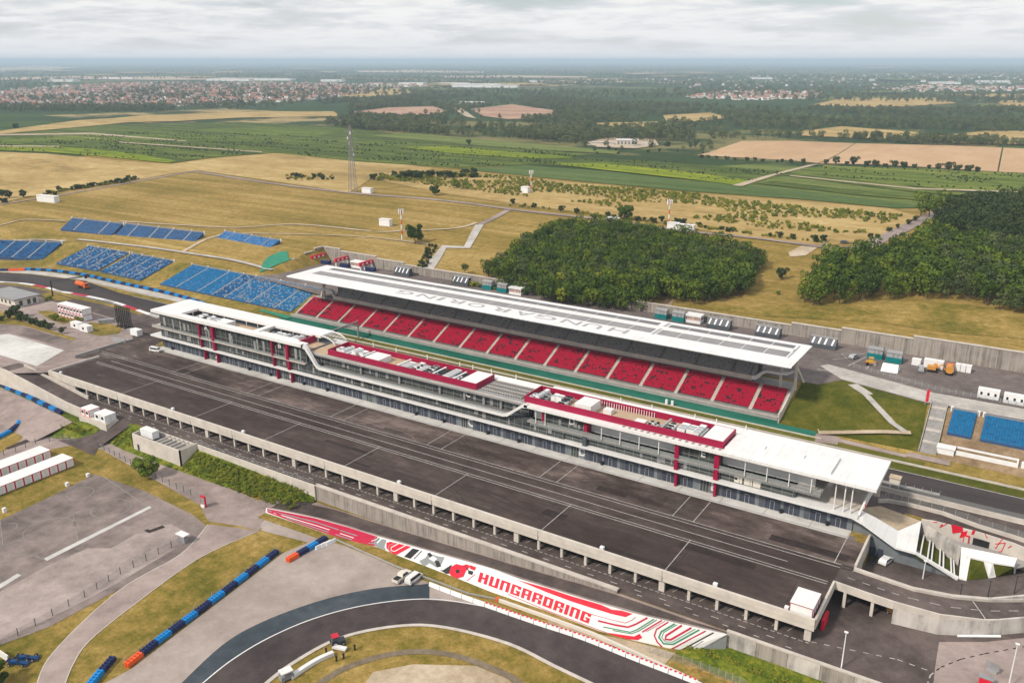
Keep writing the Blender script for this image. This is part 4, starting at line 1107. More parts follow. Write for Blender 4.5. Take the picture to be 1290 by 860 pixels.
# ---- east section D-E
bx('upper_core', 'anthracite', pit, -111.9, -99.6, 193.4, 206.0, 8.22, 12.4)
glazing(-112.0, -99.6, 8.22, 12.4, 192.7, 2.65)
bx('upper_core', 'anthracite', pit, -72.2, -61.5, 193.4, 206.0, 8.22, 12.4)
glazing(-72.3, -61.6, 8.22, 12.4, 192.7, 2.4)
blinds(-71, -62, 8.4, 11, 192.62, 0.7); blinds(-111, -100, 8.4, 11, 192.62, 0.6)
for xa, xb in ((-117, -112.2), (-99.4, -72.4), (-61.4, -38.6)):
    bx('terrace_back_wall', 'white_paint', pit, xa, xb, 194.6, 195.0, 8.22, 12.45)
bx('roof', 'white_roof', pit, -117.9, -24.5, 190.4, 207.8, 12.5, 13.3)
bx('raised_roof', 'white_roof', pit, -60.5, -35.0, 192.4, 202.0, 13.31, 13.95)
for x_ in (-53.5, -44.0): bx('roof_hatch', 'white_metal', pit, x_, x_ + 1.7, 196.4, 198.2, 13.96, 14.3)
red_box(-119.0, -60.9, 192.5, 202.0, 13.32, 15.15)
bx('roof_cap', 'white_roof', pit, -66.4, -61.2, 192.8, 201.7, 14.8, 15.17)
for x_ in (-114.5, -111.5, -94, -88.5, -83, -77.5, -54.8, -49.4, -44.1, -38.9): bx('terrace_post', 'white_paint', pit, x_, x_ + 0.22, 191.2, 191.42, 8.2, 12.55)
for x_ in (-33.5, -31.4, -29.8): bx('slender_column', 'white_paint', pit, x_, x_ + 0.26, 192.0, 192.26, 4.95, 12.55)
for i in range(16): bx('bris_slat', 'grey_concrete', pit, -88 + i * 1.75, -87.4 + i * 1.75, 191.2, 192.45, 13.31, 13.42)
# terrace end: soffit wall and slanting frame at the east end
bx('terrace_floor', 'pale_concrete', pit, -56, -27.8, 194.6, 206, 4.86, 4.96)
bx('end_wall', 'concrete', pit, -36.4, -25.5, 204.2, 204.6, 4.96, 12.5)
b = MB()
b.bar((-27.8, 192.4, 4.95), (-26.0, 205.5, 12.5), 0.45); b.bar((-27.6, 196, 4.95), (-25.2, 206.5, 12.5), 0.4)
b.build('slanting_strut', 'white_paint', pit)
bx('red_panel', 'red_paint', pit, -27.6, -27.2, 196.5, 199, 4.96, 6.6)
for x_ in (-53.5, -48.3, -43.2): bx('pillar', 'stand_grey', pit, x_, x_ + 0.6, 193.4, 193.95, 4.96, 7.75)
# crimson fins beside the entrances
for xe, l in ENT:
    if l in ('A', 'B'):
        for dx, wd in ((-1.9, 0.6), (5.0, 1.2)):
            bx('fin', 'crimson', pit, xe + dx, xe + dx + wd, 191.0, 192.15, 8.66, 14.44)
            bx('fin', 'crimson', pit, xe + dx + 0.3, xe + dx + wd + 0.2, 191.1, 192.05, 4.96, 8.19)
            bx('fin', 'crimson', pit, xe + dx + 0.5, xe + dx + 1.0, 192.0, YG - 0.02, 0, 4.34)
    if l == 'E':
        for dx, wd in ((-5.9, 1.1), (4.6, 1.3)):
            bx('fin', 'crimson', pit, xe + dx, xe + dx + wd, 191.4, 192.65, 8.22, 12.5)
            bx('fin', 'crimson', pit, xe + dx + 0.1, xe + dx + wd - 0.1, 191.3, 192.65, 4.96, 7.74)
            bx('fin', 'crimson', pit, xe + dx + 0.2, xe + dx + 0.8, 192.0, YG - 0.02, 0, 4.34)
    if l == 'D':
        bx('fin', 'crimson', pit, -99.6, -98.6, 192.0, 196, 8.22, 12.5)
        bx('fin', 'anthracite', pit, -99.6, -98.5, 191.3, 192.65, 4.96, 7.74); bx('fin', 'crimson', pit, -112.9, -112.2, 192, 194.4, 8.22, 12.5)
# air handling plant on the roofs
def plant(xa, xb, ya, yb, z, seed, dens=1.0, skip=()):
    rng = random.Random(seed)
    x_ = xa
    while x_ < xb - 2:
        wd = rng.uniform(1.1, 2.6)
        if any(s0 < x_ < s1 for s0, s1 in skip): x_ += 2; continue
        if rng.random() < dens:
            k = rng.random()
            if k < 0.5:
                y0_ = rng.uniform(ya + 0.3, (ya + yb) / 2 - 0.5); y1_ = rng.uniform((ya + yb) / 2 + 0.8, yb - 0.3)
                h_ = rng.uniform(0.8, 1.7)
                u_ = bx('air_handling_unit', 'white_metal', pit, x_, x_ + wd, y0_, y1_, z + 0.25, z + 0.25 + h_)
                for q in range(int((y1_ - y0_) / 1.6)):
                    bx('service_panel', 'steel', u_, x_ + 0.12, x_ + wd - 0.12, y0_ + 0.2 + q * 1.6, y0_ + 1.5 + q * 1.6, z + 0.255 + h_, z + 0.3 + h_)
                bx('duct', 'steel', pit, x_ + wd + 0.1, x_ + wd + 0.75, y0_ + 0.6, y1_ - 0.4, z + 0.3, z + 1.0)
            elif k < 0.8:
                for q in range(rng.randint(2, 4)):
                    yy = ya + 0.4 + q * (yb - ya - 1.5) / 4
                    u_ = bx('condenser_unit', 'steel' if rng.random() < .4 else 'white_metal', pit, x_, x_ + wd * 0.8, yy, yy + 1.3, z + 0.2, z + rng.uniform(0.9, 1.5))
                    bx('fan_grille', 'black', u_, x_ + 0.2, x_ + wd * 0.8 - 0.2, yy + 0.25, yy + 1.05, z + 0.95, z + 1.56 if False else z + 1.52)
            else:
                b = MB()
                for q in range(3):
                    yy = ya + 0.8 + q * 1.7
                    b.box(x_, x_ + wd + 1.2, yy, yy + 0.45, z + 0.4, z + 0.85)
                b.box(x_ + wd * .4, x_ + wd * .4 + 0.5, ya + 0.6, yb - 0.8, z + 0.86, z + 1.3)
                b.build('duct_run', 'white_metal' if rng.random() < .6 else 'steel', pit)
        x_ += wd + rng.uniform(0.15, 0.5)
plant(-266, -247, 194.0, 200.8, 13.0, 3); plant(-227.5, -211, 195.6, 200.9, 13.0, 5)
bx('plant_cabin', 'white_roof', pit, -251.5, -246.5, 194.6, 198.6, 13.0, 15.0)
plant(-195.6, -143.5, 194.5, 203.2, 12.67, 8, skip=((-181, -171),))
bx('plant_cabin', 'white_roof', pit, -180.5, -174.5, 194.6, 200.5, 12.67, 14.6)
for i in range(10): bx('dark_unit', 'black', pit, -160 + i * 1.7, -158.6 + i * 1.7, 196.5 + (i % 3) * 1.4, 201.6, 12.68, 13.7)
plant(-118, -107, 193.2, 201.4, 13.37, 21); plant(-82, -67, 193.2, 201.4, 13.37, 13)
bx('plant_cabin', 'white_roof', pit, -103.5, -98.5, 193.6, 199.5, 13.37, 15.9)
bx('plant_cabin', 'white_roof', pit, -96.2, -93.8, 196.5, 198.6, 13.37, 14.7)
bx('roof_light', 'white_paint', pit, -86.5, -83.6, 195.2, 197.8, 13.37, 13.9)
for i in range(22): bx('screen_post', 'white_metal', pit, -99 + i * 0.75, -98.85 + i * 0.75, 201.2, 201.35, 13.37, 14.9)
# low lighting poles on the back roof
for x_ in (-188, -178, -165, -152, -147, -140, -131, -96, -86.5, -74, -68, -60): bx('roof_lamp', 'white_metal', pit, x_, x_ + 0.18, 206.9, 207.1, 12.9, 14.6)
# ------------------------------------------------------------------ pit lane, main straight, strips in front of the grandstand
def wx(u, v, z=0): return at(u, v, z)[:2]
sheet('pit_lane', [(-330, 206.3), (-20, 206.3), (-20, 218.2), (-330, 218.2)], -0.03, 'asphalt_road', 'grey asphalt pit lane behind the pit building')
sheet('pit_exit_lane', [(-20, 209.5), (40, 203), (200, 203), (200, 218.2), (-20, 218.2)], -0.03, 'asphalt_road', 'asphalt lane leading out of the pits to the east')
tl = [wx(u, v) for u, v in ((200, 376), (108, 354), (60, 348.2), (39, 345.4), (0, 343.2), (-30, 342.5), (-30, 356), (0, 355.8), (31, 357.6), (59, 362.6), (96, 370.5), (132, 377.6), (152, 383.2))]
sheet('main_straight', [(200, 219.4), (200, 233.3), (-370, 233.3)] + tl[1:-1] + [(-392, 219.4)], -0.02, 'asphalt_track', 'dark asphalt main straight of the race track sweeping to a bend in the west')
pline('track_edge_line', 'line_white', [(1310, 650)] and [(110, 354.6), (150, 364), (200, 375.4)], 0.5, 0.0, 'white line along the outer edge of the western straight')
lines('straight_edge_line', 'line_white', [[(200, 233.0), (-360, 233.0)], [(200, 219.8), (-388, 219.8)]], 0.3, 0.0, 'white edge lines of the main straight')
sheet('pit_wall_strip', [(-330, 218.2), (200, 218.2), (200, 219.4), (-330, 219.4)], 0.0, 'concrete_path', 'pale concrete strip under the pit wall')
psheet('west_runoff', [(-30, 342), (0, 342.6), (39, 344.8), (108, 353.4), (200, 374.6), (262, 389), (235, 377), (200, 368.5), (139, 356), (108, 349), (65, 343), (36, 340.5), (0, 341), (-30, 341)], -0.04, 'concrete_path', 'pale paved run-off between the western track and the blue barrier')
psheet('pit_entry', [(-30, 357), (0, 358), (31, 360.5), (59, 366.5), (93, 376), (132, 384), (175, 396), (232, 415), (215, 422), (170, 408), (120, 394), (80, 383), (40, 371), (0, 365.5), (-30, 364)], -0.035, 'asphalt_road', 'asphalt pit entry road beside the red and white kerb')
# red, white and green kerb blocks along the west bend
kb = thing('painted_kerb', 'red, white and pale green kerb along the inside of the western bend', 'kerb')
kl = smooth([(-20, 354.5), (0, 355), (31, 357.2), (59, 362.2), (75, 366.8), (96, 370.2), (132, 377.6), (152, 383), (178, 392), (200, 400)], 5)
for i in range(len(kl) - 1):
    b = MB()
    A, C_ = at(*kl[i], 0), at(*kl[i + 1], 0)
    b.wallstrip([(A[0], A[1]), (C_[0], C_[1])], 1.9, -0.05, 0.06)
    m_ = ('rose_line', 'white_paint', 'line_white', 'white_paint')[(i // 3) % 4]
    b.build('kerb_block', m_, kb)
# paddock ground west of the deck
psheet('west_paddock', [(-30, 365), (40, 371.5), (80, 383.5), (130, 397), (165, 407), (205, 420), (196, 432), (205, 440), (150, 447), (130, 451), (62, 469), (20, 470), (-30, 462)], -0.045, 'asphalt_grey', 'pale asphalt paddock ground west of the deck')
psheet('west_paddock_dark', [(140, 400), (200, 413), (215, 424), (196, 434), (205, 440), (160, 452), (94, 451), (168, 429), (165, 415)], -0.015, 'asphalt_apron', 'darker asphalt joining the west paddock to the deck')
psheet('helipad_slab', [(-30, 424), (12, 420.6), (80.6, 441), (46.5, 461), (0, 447), (-30, 440)], -0.01, 'concrete_white', 'large pale concrete slab in the west paddock')
psheet('west_paddock_strip', [(0, 407), (30, 411), (65, 422), (98, 426), (80, 437), (12, 419), (0, 420)], -0.02, 'asphalt_park', 'grey asphalt lane beside the hedge')
psheet('west_lawn', [(47, 392), (62, 391), (85, 397), (100, 402), (95, 405), (80, 408), (62, 402)], -0.02, 'bank_grass', 'small dry lawn beside the stacked site cabins')
psheet('west_lawn', [(112, 406), (140, 408), (155, 412), (150, 420), (128, 423), (108, 419)], -0.02, 'bank_grass', 'small dry lawn behind the white cabins')
psheet('west_lawn', [(50, 370), (62, 368), (92, 377), (80, 379), (62, 377)], -0.02, 'bank_grass', 'thin dry lawn under the gantry')
psheet('west_lawn', [(0, 391), (12, 394), (30, 404), (62, 415), (95, 426), (92, 429), (60, 419), (30, 410), (0, 408), (-20, 405), (-20, 390)], -0.018, 'bank_grass', 'grassy strip under the hedge')
# strips before the grandstand
sheet('verge_strip', [(-283, 238.5), (-20, 238.5), (-20, 242.4), (-283, 242.4)], -0.03, 'olive_strip', 'olive grass strip between the track and the green run-off')
sheet('track_shoulder', [(-320, 233.3), (200, 233.3), (200, 238.5), (-320, 238.5)], -0.035, 'slope_grass', 'grass shoulder beside the main straight')
sheet('green_strip', [(-275, 242.6), (-50.5, 242.6), (-50.2, 247.2), (-275, 247.2)], -0.01, 'green_paint', 'dark green painted strip along the front of the grandstand')
psheet('green_cover', [(325, 391), (336, 388.5), (372, 395), (374, 399), (360, 401)], 0.4, 'tarp_green', 'bright green cover at the west end of the green strip')
t = thing('pit_fence', 'low pale concrete barrier with a debris fence along the main straight', 'barrier')
bx('barrier_wall', 'concrete', t, -286, 200, 238.05, 238.45, -0.1, 0.45)
t = thing('strip_barrier', 'thin pale barrier along the green strip before the grandstand', 'barrier')
bx('barrier_wall', 'pale_concrete', t, -283, -48, 242.36, 242.62, -0.1, 0.3)
t = thing('pit_wall', 'low concrete pit wall between the pit lane and the main straight', 'barrier')
bx('barrier_wall', 'concrete', t, -300, 20, 218.5, 219.1, -0.1, 1.1)
b = MB(); b.box(-300, 20, 218.75, 218.8, 1.1, 2.4); b.build('wire_panel', 'wire_mesh', t)

# ------------------------------------------------------------------ main grandstand
gs = thing('main_grandstand', 'long main grandstand with red seats below a wide white roof', 'grandstand')
GX0, GX1 = -270.3, -62.2
AIS = [-257.9 + 12.42 * i for i in range(16)]
bx('front_wall', 'grey_concrete', gs, GX0, GX1, 246.9, 247.2, -0.1, 1.9)
bx('green_dado', 'green_paint', gs, GX0, GX1, 246.8, 246.88, -0.05, 0.85)
bx('front_walk', 'grey_concrete', gs, GX0, GX1, 247.2, 250.0, 1.2, 1.5)
bx('front_coping', 'concrete', gs, GX0 - 0.1, GX1 + 0.1, 246.8, 247.3, 1.9, 2.05)
NR, D_, H_ = 14, 10.2 / 14, 4.6 / 14
def rake(parent, xa, xb, y0, z0, n, d, h, mat, base=0.0):
    b = MB()
    for r in range(n): b.box(xa, xb, y0 + r * d, y0 + (r + 1) * d, base, z0 + r * h)
    b.build('tread_steps', mat, parent)
def seats(parent, xa, xb, y0, z0, n, d, h, pitch, mats, pick, skip=None):
    b = MB(); cnt = int((xb - xa) / pitch); st = (xb - xa) / cnt
    for r in range(n):
        for i in range(cnt):
            m = pick(xa + st * (i + .5), r)
            if m is None: continue
            x_ = xa + i * st; y_ = y0 + r * d; z_ = z0 + r * h
            b.box(x_ + 0.05, x_ + st - 0.05, y_ + d * 0.30, y_ + d * 0.72, z_ + 0.30, z_ + 0.38, m)
            b.box(x_ + 0.05, x_ + st - 0.05, y_ + d * 0.72, y_ + d * 0.84, z_ + 0.32, z_ + 0.78, m)
    o = b.build('seats', mats, parent); o['kind'] = 'stuff'
    return o
from mathutils import noise as mnoise
def pick_red(x, r):
    n = mnoise.noise(Vector((x * 0.30 - r * 0.34, r * 0.5 + x * 0.05, 3.3))) + 0.55 * mnoise.noise(Vector((x * .8, r * 1.7, 7)))
    return 1 if n > 0.47 or random.random() < 0.05 else 0
edges = [GX0 + 0.9] + [v for a in AIS for v in (a - 0.6, a + 0.6)] + [GX1 - 0.8]
for xa, xb in zip(edges[::2], edges[1::2]):
    k_ = link('seat_block', None, gs); k_.empty_display_size = 0.3
    rake(k_, xa, xb, 250.0, 1.75, NR, D_, H_, 'dark_concrete')
    seats(k_, xa, xb, 250.0, 1.75, NR, D_, H_, 0.56, ['seat_red', 'seat_dark'], pick_red)
for a in AIS + [GX0 + 0.3, GX1 - 0.3]:
    b = MB()
    for r in range(NR): b.box(a - 0.6, a + 0.6, 250.0 + r * D_, 250 + (r + 1) * D_, 0.5, 1.95 + r * H_)
    b.build('aisle_stair', 'concrete', gs)
bx('side_wall', 'pale_concrete', gs, GX1 + 0.0, GX1 + 0.4, 247.2, 262, -0.1, 3.2)
b = MB(); b.poly(((GX1 + 0.42, 247.2, 2.2), (GX1 + 0.42, 262.5, 7.6), (GX1 - 0.02, 262.5, 7.6), (GX1 - 0.02, 247.2, 2.2)))
b.poly(((GX1 + 0.42, 247.2, -0.1), (GX1 + 0.42, 262.5, -0.1), (GX1 + 0.42, 262.5, 7.6), (GX1 + 0.42, 247.2, 2.2)))
b.build('side_parapet', 'pale_concrete', gs)
bx('concourse', 'grey_concrete', gs, GX0, GX1, 260.3, 268, 6.0, 6.6)
bx('back_wall', 'dark_concrete', gs, -262, -74, 267.8, 268.2, 6.6, 12)
# upper tier
bx('upper_underside', 'dark_concrete', gs, -255.6, -75, 260.2, 267.7, 6.6, 8.2)
b = MB(); b.box(-255.8, -74.5, 258.9, 259.3, 8.0, 9.25); b.box(-255.8, -74.5, 258.9, 261.0, 7.7, 8.05); b.build('balcony_front', 'pale_concrete', gs)
b = MB()
pr_ = [(-74.5, 9.25, 8.0), (-73.4, 9.4, 8.05), (-72.2, 10.6, 9.0), (-71.2, 11.5, 10.4), (-70.0, 11.9, 11.2), (-66.0, 11.9, 11.3), (-63.5, 12.3, 11.6), (-61.5, 13.6, 12.9)]
for s0, s1 in zip(pr_, pr_[1:]):
    b.poly(((s0[0], 258.9, s0[2]), (s1[0], 258.9, s1[2]), (s1[0], 258.9, s1[1]), (s0[0], 258.9, s0[1])))
    b.poly(((s0[0], 258.9, s0[1]), (s1[0], 258.9, s1[1]), (s1[0], 260.6, s1[1]), (s0[0], 260.6, s0[1])))
    b.poly(((s1[0], 258.9, s1[2]), (s0[0], 258.9, s0[2]), (s0[0], 260.6, s0[2]), (s1[0], 260.6, s1[2])))
pr2 = [(-255.8, 9.25, 8.0), (-256.4, 9.6, 8.2), (-257, 11.3, 10), (-259, 11.6, 11.0), (-262, 11.7, 11.1)]
for s0, s1 in zip(pr2, pr2[1:]):
    b.poly(((s1[0], 258.9, s1[2]), (s0[0], 258.9, s0[2]), (s0[0], 258.9, s0[1]), (s1[0], 258.9, s1[1])))
    b.poly(((s1[0], 258.9, s1[1]), (s0[0], 258.9, s0[1]), (s0[0], 260.6, s0[1]), (s1[0], 260.6, s1[1])))
b.build('balcony_end', 'white_paint', gs)
ux = -255.4
i = 0
while ux < -76:
    ue = min(-75.2, ux + 12.42)
    k_ = link('seat_block', None, gs); k_.empty_display_size = 0.3
    rake(k_, ux, ue - 0.05, 259.5, 8.6, 12, 0.72, 0.44, 'grey_concrete', 8.2)
    seats(k_, ux + 0.5, ue - 0.6, 259.5, 8.6, 12, 0.72, 0.44, 0.6, ['seat_grey', 'stand_grey'], lambda x, r: 1 if random.random() < 0.12 else 0)
    ux = ue
# boxes and back wall under the roof
bx('rear_wall', 'grey_concrete', gs, -262, -66, 268.3, 268.9, 12, 18.0)
for xa, xb in ((-228, -180), (-176, -160), (-133, -129.5), (-127, -121), (-120, -113), (-104, -97), (-96.2, -89.5), (-82, -78)):
    g_ = bx('press_box', 'glass', gs, xa, xb, 266.0, 268.2, 13.6, 16.6)
    n_ = max(1, int((xb - xa) / 3))
    for q in range(n_ + 1): bx('box_mullion', 'stand_grey', g_, xa + (xb - xa) * q / n_ - 0.08, xa + (xb - xa) * q / n_ + 0.08, 265.9, 266.02, 13.6, 16.6)
bx('box_fascia', 'crimson', gs, -226, -158, 265.7, 265.9, 16.6, 17.2)
for x_ in range(-258, -66, 12):
    b = MB(); b.bar((x_, 267.6, 7.5), (x_, 267.6, 18.1), 0.7); b.bar((x_, 267.5, 12.5), (x_, 257, 18.2), 0.4); b.build('roof_frame', 'stand_grey', gs)
for p, q in (((-60.9, 259.5, 6.9), (-60.9, 258, 18.2)), ((-65.8, 260.5, 6.6), (-65.8, 260, 18.2)), ((-60.5, 268, 6.9), (-64, 262, 18.0))):
    b = MB(); b.bar(p, q, 0.7); b.build('end_column', 'pale_concrete', gs)
for p, q in (((-262, 259.5, 6.9), (-262, 259, 18.2)), ((-266.5, 262, 6.9), (-262, 262, 18.0))):
    b = MB(); b.bar(p, q, 0.7); b.build('end_column', 'pale_concrete', gs)
# roof
RX0, RX1, RY0, RY1 = -269.6, -59.4, 245.8, 270.0
b = MB()
sec = [(RY0, 18.35), (RY0 - 0.25, 18.75), (RY0 + 0.4, 19.0), (RY1 - 0.4, 19.0), (RY1, 18.7), (RY1 - 0.6, 18.2), (RY0 + 6, 17.75)]
n_ = len(sec)
i0 = len(b.v)
ins = lambda y: 0.0
for X_, s_ in ((RX0, 1), (RX1, -1)):
    b.v += [(X_ + s_ * (1.2 if z < 18.6 else 0), y, z) for y, z in sec]
for k in range(n_):
    l = (k + 1) % n_
    b.f.append((i0 + k, i0 + l, i0 + n_ + l, i0 + n_ + k)); b.m.append(0)
b.f.append(tuple(i0 + k for k in reversed(range(n_)))); b.m.append(0); b.f.append(tuple(i0 + n_ + k for k in range(n_))); b.m.append(0)
roof = b.build('roof', 'white_roof', gs)
bm = bmesh.new(); bm.from_mesh(roof.data); bmesh.ops.recalc_face_normals(bm, faces=bm.faces); bm.to_mesh(roof.data); bm.free()
def roof_row(xa, xb, st, y0, y1, mat):
    n = round((xb - xa) / st)
    for i in range(n):
        a = xa + (xb - xa) * i / n; c = xa + (xb - xa) * (i + 1) / n
        bx('roof_panel', mat, roof, a + 0.14, c - 0.14, y0, y1, 19.01, 19.05)
roof_row(-106.2, -63.3, 7.4, 254.2, 259.9, 'roof_panel'); roof_row(-106.0, -63.6, 7.4, 263.3, 266.9, 'roof_panel_dark')
roof_row(-264, -108.2, 8.1, 254.6, 259.9, 'roof_panel'); roof_row(-263, -109.5, 8.1, 263.4, 266.9, 'roof_panel_dark')
bx('roof_gutter', 'steel', roof, -107.6, -106.6, 253.5, 268, 19.01, 19.12)
bx('roof_gutter', 'steel', roof, -62.9, -62.4, 253.8, 267.2, 19.01, 19.12)
bx('roof_step', 'white_paint', roof, -264, -63, 260.6, 262.8, 19.01, 19.3)
# roof lettering, read from the north side
for ch, xa, xb in (('H', -114.9, -121.6), ('U', -124.6, -131.2), ('N', -132.8, -139.8), ('G', -142.2, -150.6), ('A', -152.0, -159.2), ('R', -162.0, -169.2), ('O', -172.6, -180.0), ('R', -182.2, -189.2), ('I', -191.6, -193.6), ('N', -196.0, -203.4), ('G', -206.0, -213.8)):
    me = text_mesh(ch, 6.4, 0.012, 'letter_grey', 'roof_letter', 0.06)
    x0 = min(v.co.x for v in me.vertices); x1 = max(v.co.x for v in me.vertices); y0 = min(v.co.y for v in me.vertices); y1 = max(v.co.y for v in me.vertices)
    for v in me.vertices:                  # fit to its place; read from the north, so turned by half a circle
        fx_, fy_ = (v.co.x - x0) / (x1 - x0), (v.co.y - y0) / (y1 - y0)
        v.co.x, v.co.y, v.co.z = xa + (xb - xa) * fx_, 253.4 - fy_ * 4.4, 19.03 + v.co.z
    link('roof_letter', me, roof)

# ------------------------------------------------------------------ blue stands in the west and on the east bank
def stand(label, A, B, depth, rise, nb, rows, mats, weights, group=None, aisle=1.0, pitch=1.0, widths=None, picks=None, name='blue_grandstand'):
    """A, B: front corners left and right (x, y, z)"""
    A, B = Vector(A), Vector(B); d = B - A; L = math.hypot(d.x, d.y)
    t = thing(name, label, 'grandstand', tuple(A), math.atan2(d.y, d.x), group)
    ws = widths or [1] * nb; s = sum(ws); x_ = 0.0
    dd, hh = depth / rows, rise / rows
    for k in range(nb):
        wd = L * ws[k] / s; xa, xb = x_ + aisle / 2, x_ + wd - aisle / 2; x_ += wd
        o = link('seat_block', None, t); o.empty_display_size = 0.3
        b = MB()
        b.poly(((xa - .1, 0, 0.25), (xb + .1, 0, 0.25), (xb + .1, depth, rise + 0.25), (xa - .1, depth, rise + .25)))
        b.poly(((xa - .1, 0, -1.5), (xb + .1, 0, -1.5), (xb + .1, 0, 0.25), (xa - .1, 0, 0.25)))
        b.poly(((xb + .1, 0, -1.5), (xb + .1, depth, -1.5), (xb + .1, depth, rise + .25), (xb + .1, 0, 0.25)))
        b.build('frame', 'stand_blue', o)
        mm, ww = (picks[k] if picks else (mats, weights))
        seats(o, xa, xb, 0, 0, rows, dd, hh, pitch, mm, lambda x, r, ww=ww: random.choices(range(len(ww)), ww)[0])
        if k:
            b = MB(); xs_ = xa - aisle / 2
            b.poly(((xs_ - aisle * .4, 0, 0.3), (xs_ + aisle * .4, 0, 0.3), (xs_ + aisle * .4, depth, rise + 0.3), (xs_ - aisle * .4, depth, rise + .3)))
            b.build('aisle_stair', 'stand_grey', t)
    for k in range(nb + 1):
        xx = L * sum(ws[:k]) / s
        bx('aisle_gate', 'white_metal', t, xx - 0.35, xx + 0.35, depth + 0.2, depth + 0.6, rise - 0.4, rise + 1.2)
    b = MB(); b.box(0, L, depth + 0.1, depth + 0.35, rise - 1, rise + 0.9); b.build('rear_rail', 'stand_grey', t)
    return t
def fx(u, v, z, y): return (at(u, v, z)[0], y, z)
mixed = (['seat_blue', 'seat_navy', 'seat_white', 'stand_grey'], [6, 4, 1.6, 1.2])
bright = (['seat_teal', 'seat_blue', 'seat_light'], [8, 2, 1])
pale = (['seat_teal', 'seat_white', 'stand_grey', 'seat_blue'], [5, 2, 2, 3])
stand('blue seating stand of seven blocks beside the red grandstand, brightest at its west end', fx(203, 357.6, 1.2, 251), fx(369.5, 392.5, 1.2, 251), 19.5, 5.6, 7, 22, None, None, picks=[bright, bright, bright, mixed, pale, pale, (['seat_teal', 'seat_blue', 'seat_white'], [5, 3, 3])], widths=[1, 1.25, .85, .7, 1.35, 1.3, .9])
stand('mottled blue and grey seating stand above the orange truck, next to the bright blue blocks', fx(125.5, 342.2, 1.2, 251), fx(183, 352.2, 1.2, 251), 19.5, 5.6, 4, 22, *mixed)
stand('mottled blue and grey seating stand west of the dark gap in the lower row', fx(60.5, 333.6, 1.2, 250), fx(124, 341.4, 1.2, 251), 19.5, 5.6, 4, 22, *mixed)
stand('blue seating stand at the far west end beyond the bend', at(-25, 323, 1.2), at(55, 326.5, 1.2), 16, 5.5, 4, 18, ['seat_blue', 'seat_navy'], [5, 3])
gU = at(76, 288.7, 9.5); gV = at(141, 296.5, 9.5)
stand('small dark blue stand of three blocks on the hill, west half of the upper row', at(76, 288.7, 9.6), at(141, 296.8, 9.6), 8.5, 5.0, 3, 11, ['seat_blue', 'seat_navy'], [5, 4], 'upper blue stands on the hillside', widths=[1, 1.9, 1])
stand('dark blue stand of five blocks on the hill, east half of the upper row', at(144, 296.5, 9.6), at(243, 309, 9.6), 8.5, 5.0, 5, 11, ['seat_blue', 'seat_navy'], [5, 4], 'upper blue stands on the hillside', widths=[.9, 1.4, 1, 1.2, .8])
stand('pale blue stand of four blocks on the hillside above the green cover', at(259.5, 308.5, 9.6), at(329.5, 321, 9.6), 13, 5.0, 4, 16, ['seat_light', 'seat_blue'], [6, 2], aisle=0.8, widths=[.9, 1.6, 1.7, .9])
stand('short bright blue stand on the brown bank by the east staircase', (-17.4, 256.9, 3.9), (-10.4, 256.9, 3.9), 10.4, 3.3, 1, 14, ['seat_teal', 'seat_blue'], [6, 1], 'blue stands on the east bank', pitch=0.7)
stand('long bright blue stand at the east edge of the brown bank', (-9.0, 256.9, 3.9), (16, 256.9, 3.9), 10.4, 3.3, 1, 14, ['seat_teal', 'seat_blue'], [6, 1], 'blue stands on the east bank', pitch=0.7)

# ------------------------------------------------------------------ plateau and retaining walls behind the grandstand
sheet('plateau', [(XW, 268.3), (-62, 268.3), (-56, 268.8), (-50.5, 277), (-24, 270), (140, 274), (140, YW), (XW, YW)], 6.96, 'plateau_paving', 'paved plateau behind the grandstand')
sheet('plateau_walk', [(-51, 277.6), (-24, 270.6), (140, 274.5), (140, 281), (-24, 280.5), (-58, 290), (-60, 287)], 6.99, 'concrete_path', 'pale concrete walkway along the plateau edge in the east')
lines('plateau_marking', 'line_white', [[(-52, 292), (-47, 312)], [(-58, 296), (-54, 300), (-57, 304), (-50, 308)], [(-60, 283), (-52, 284)], [(-46, 292), (-46.5, 310)]], 0.35, 7.0, 'white paint marks on the plateau paving')
nw = thing('plateau_wall', 'long stepped concrete retaining wall behind the grandstand plateau', 'wall')
x = XW
pm_ = {}
while x < 140:
    x2 = x + 6.0
    lvl = round((wall_top((x + x2) / 2) + 0.9) * 1.0) if True else 0
    if lvl not in pm_:
        b = MB(); b.box(0.02, 5.98, 0, 0.5, 6.5, lvl - 0.3); pm_[lvl] = b.mesh('wall_panel', 'wall_ribbed')
        b = MB(); b.box(0, 6.0, -0.2, 0.9, lvl - 0.3, lvl); pm_[lvl, 1] = b.mesh('coping', 'concrete')
    link('wall_panel', pm_[lvl], nw, (x, YW - 0.6, 0)); link('coping', pm_[lvl, 1], nw, (x, YW - 0.6, 0))
    x = x2
for i, (y0, y1, zt) in enumerate(((288, 295, 9.4), (295, 303, 11.2), (303, 310, 12.8), (310, 316.6, 14))):
    bx('wall_panel', 'wall_ribbed', nw, XW - 0.2, XW + 0.3, y0, y1 - 0.04, 6, zt - 0.3); bx('coping', 'concrete', nw, XW - 0.6, XW + 0.5, y0, y1, zt - 0.3, zt)
pdrape('tarp_slope', [(327, 344), (331, 332), (338, 324), (352, 318), (361, 316.5), (364, 326), (368, 337)], 0.35, 'tarp_green', 'bright green geotextile cover on the slope at the west end of the plateau')
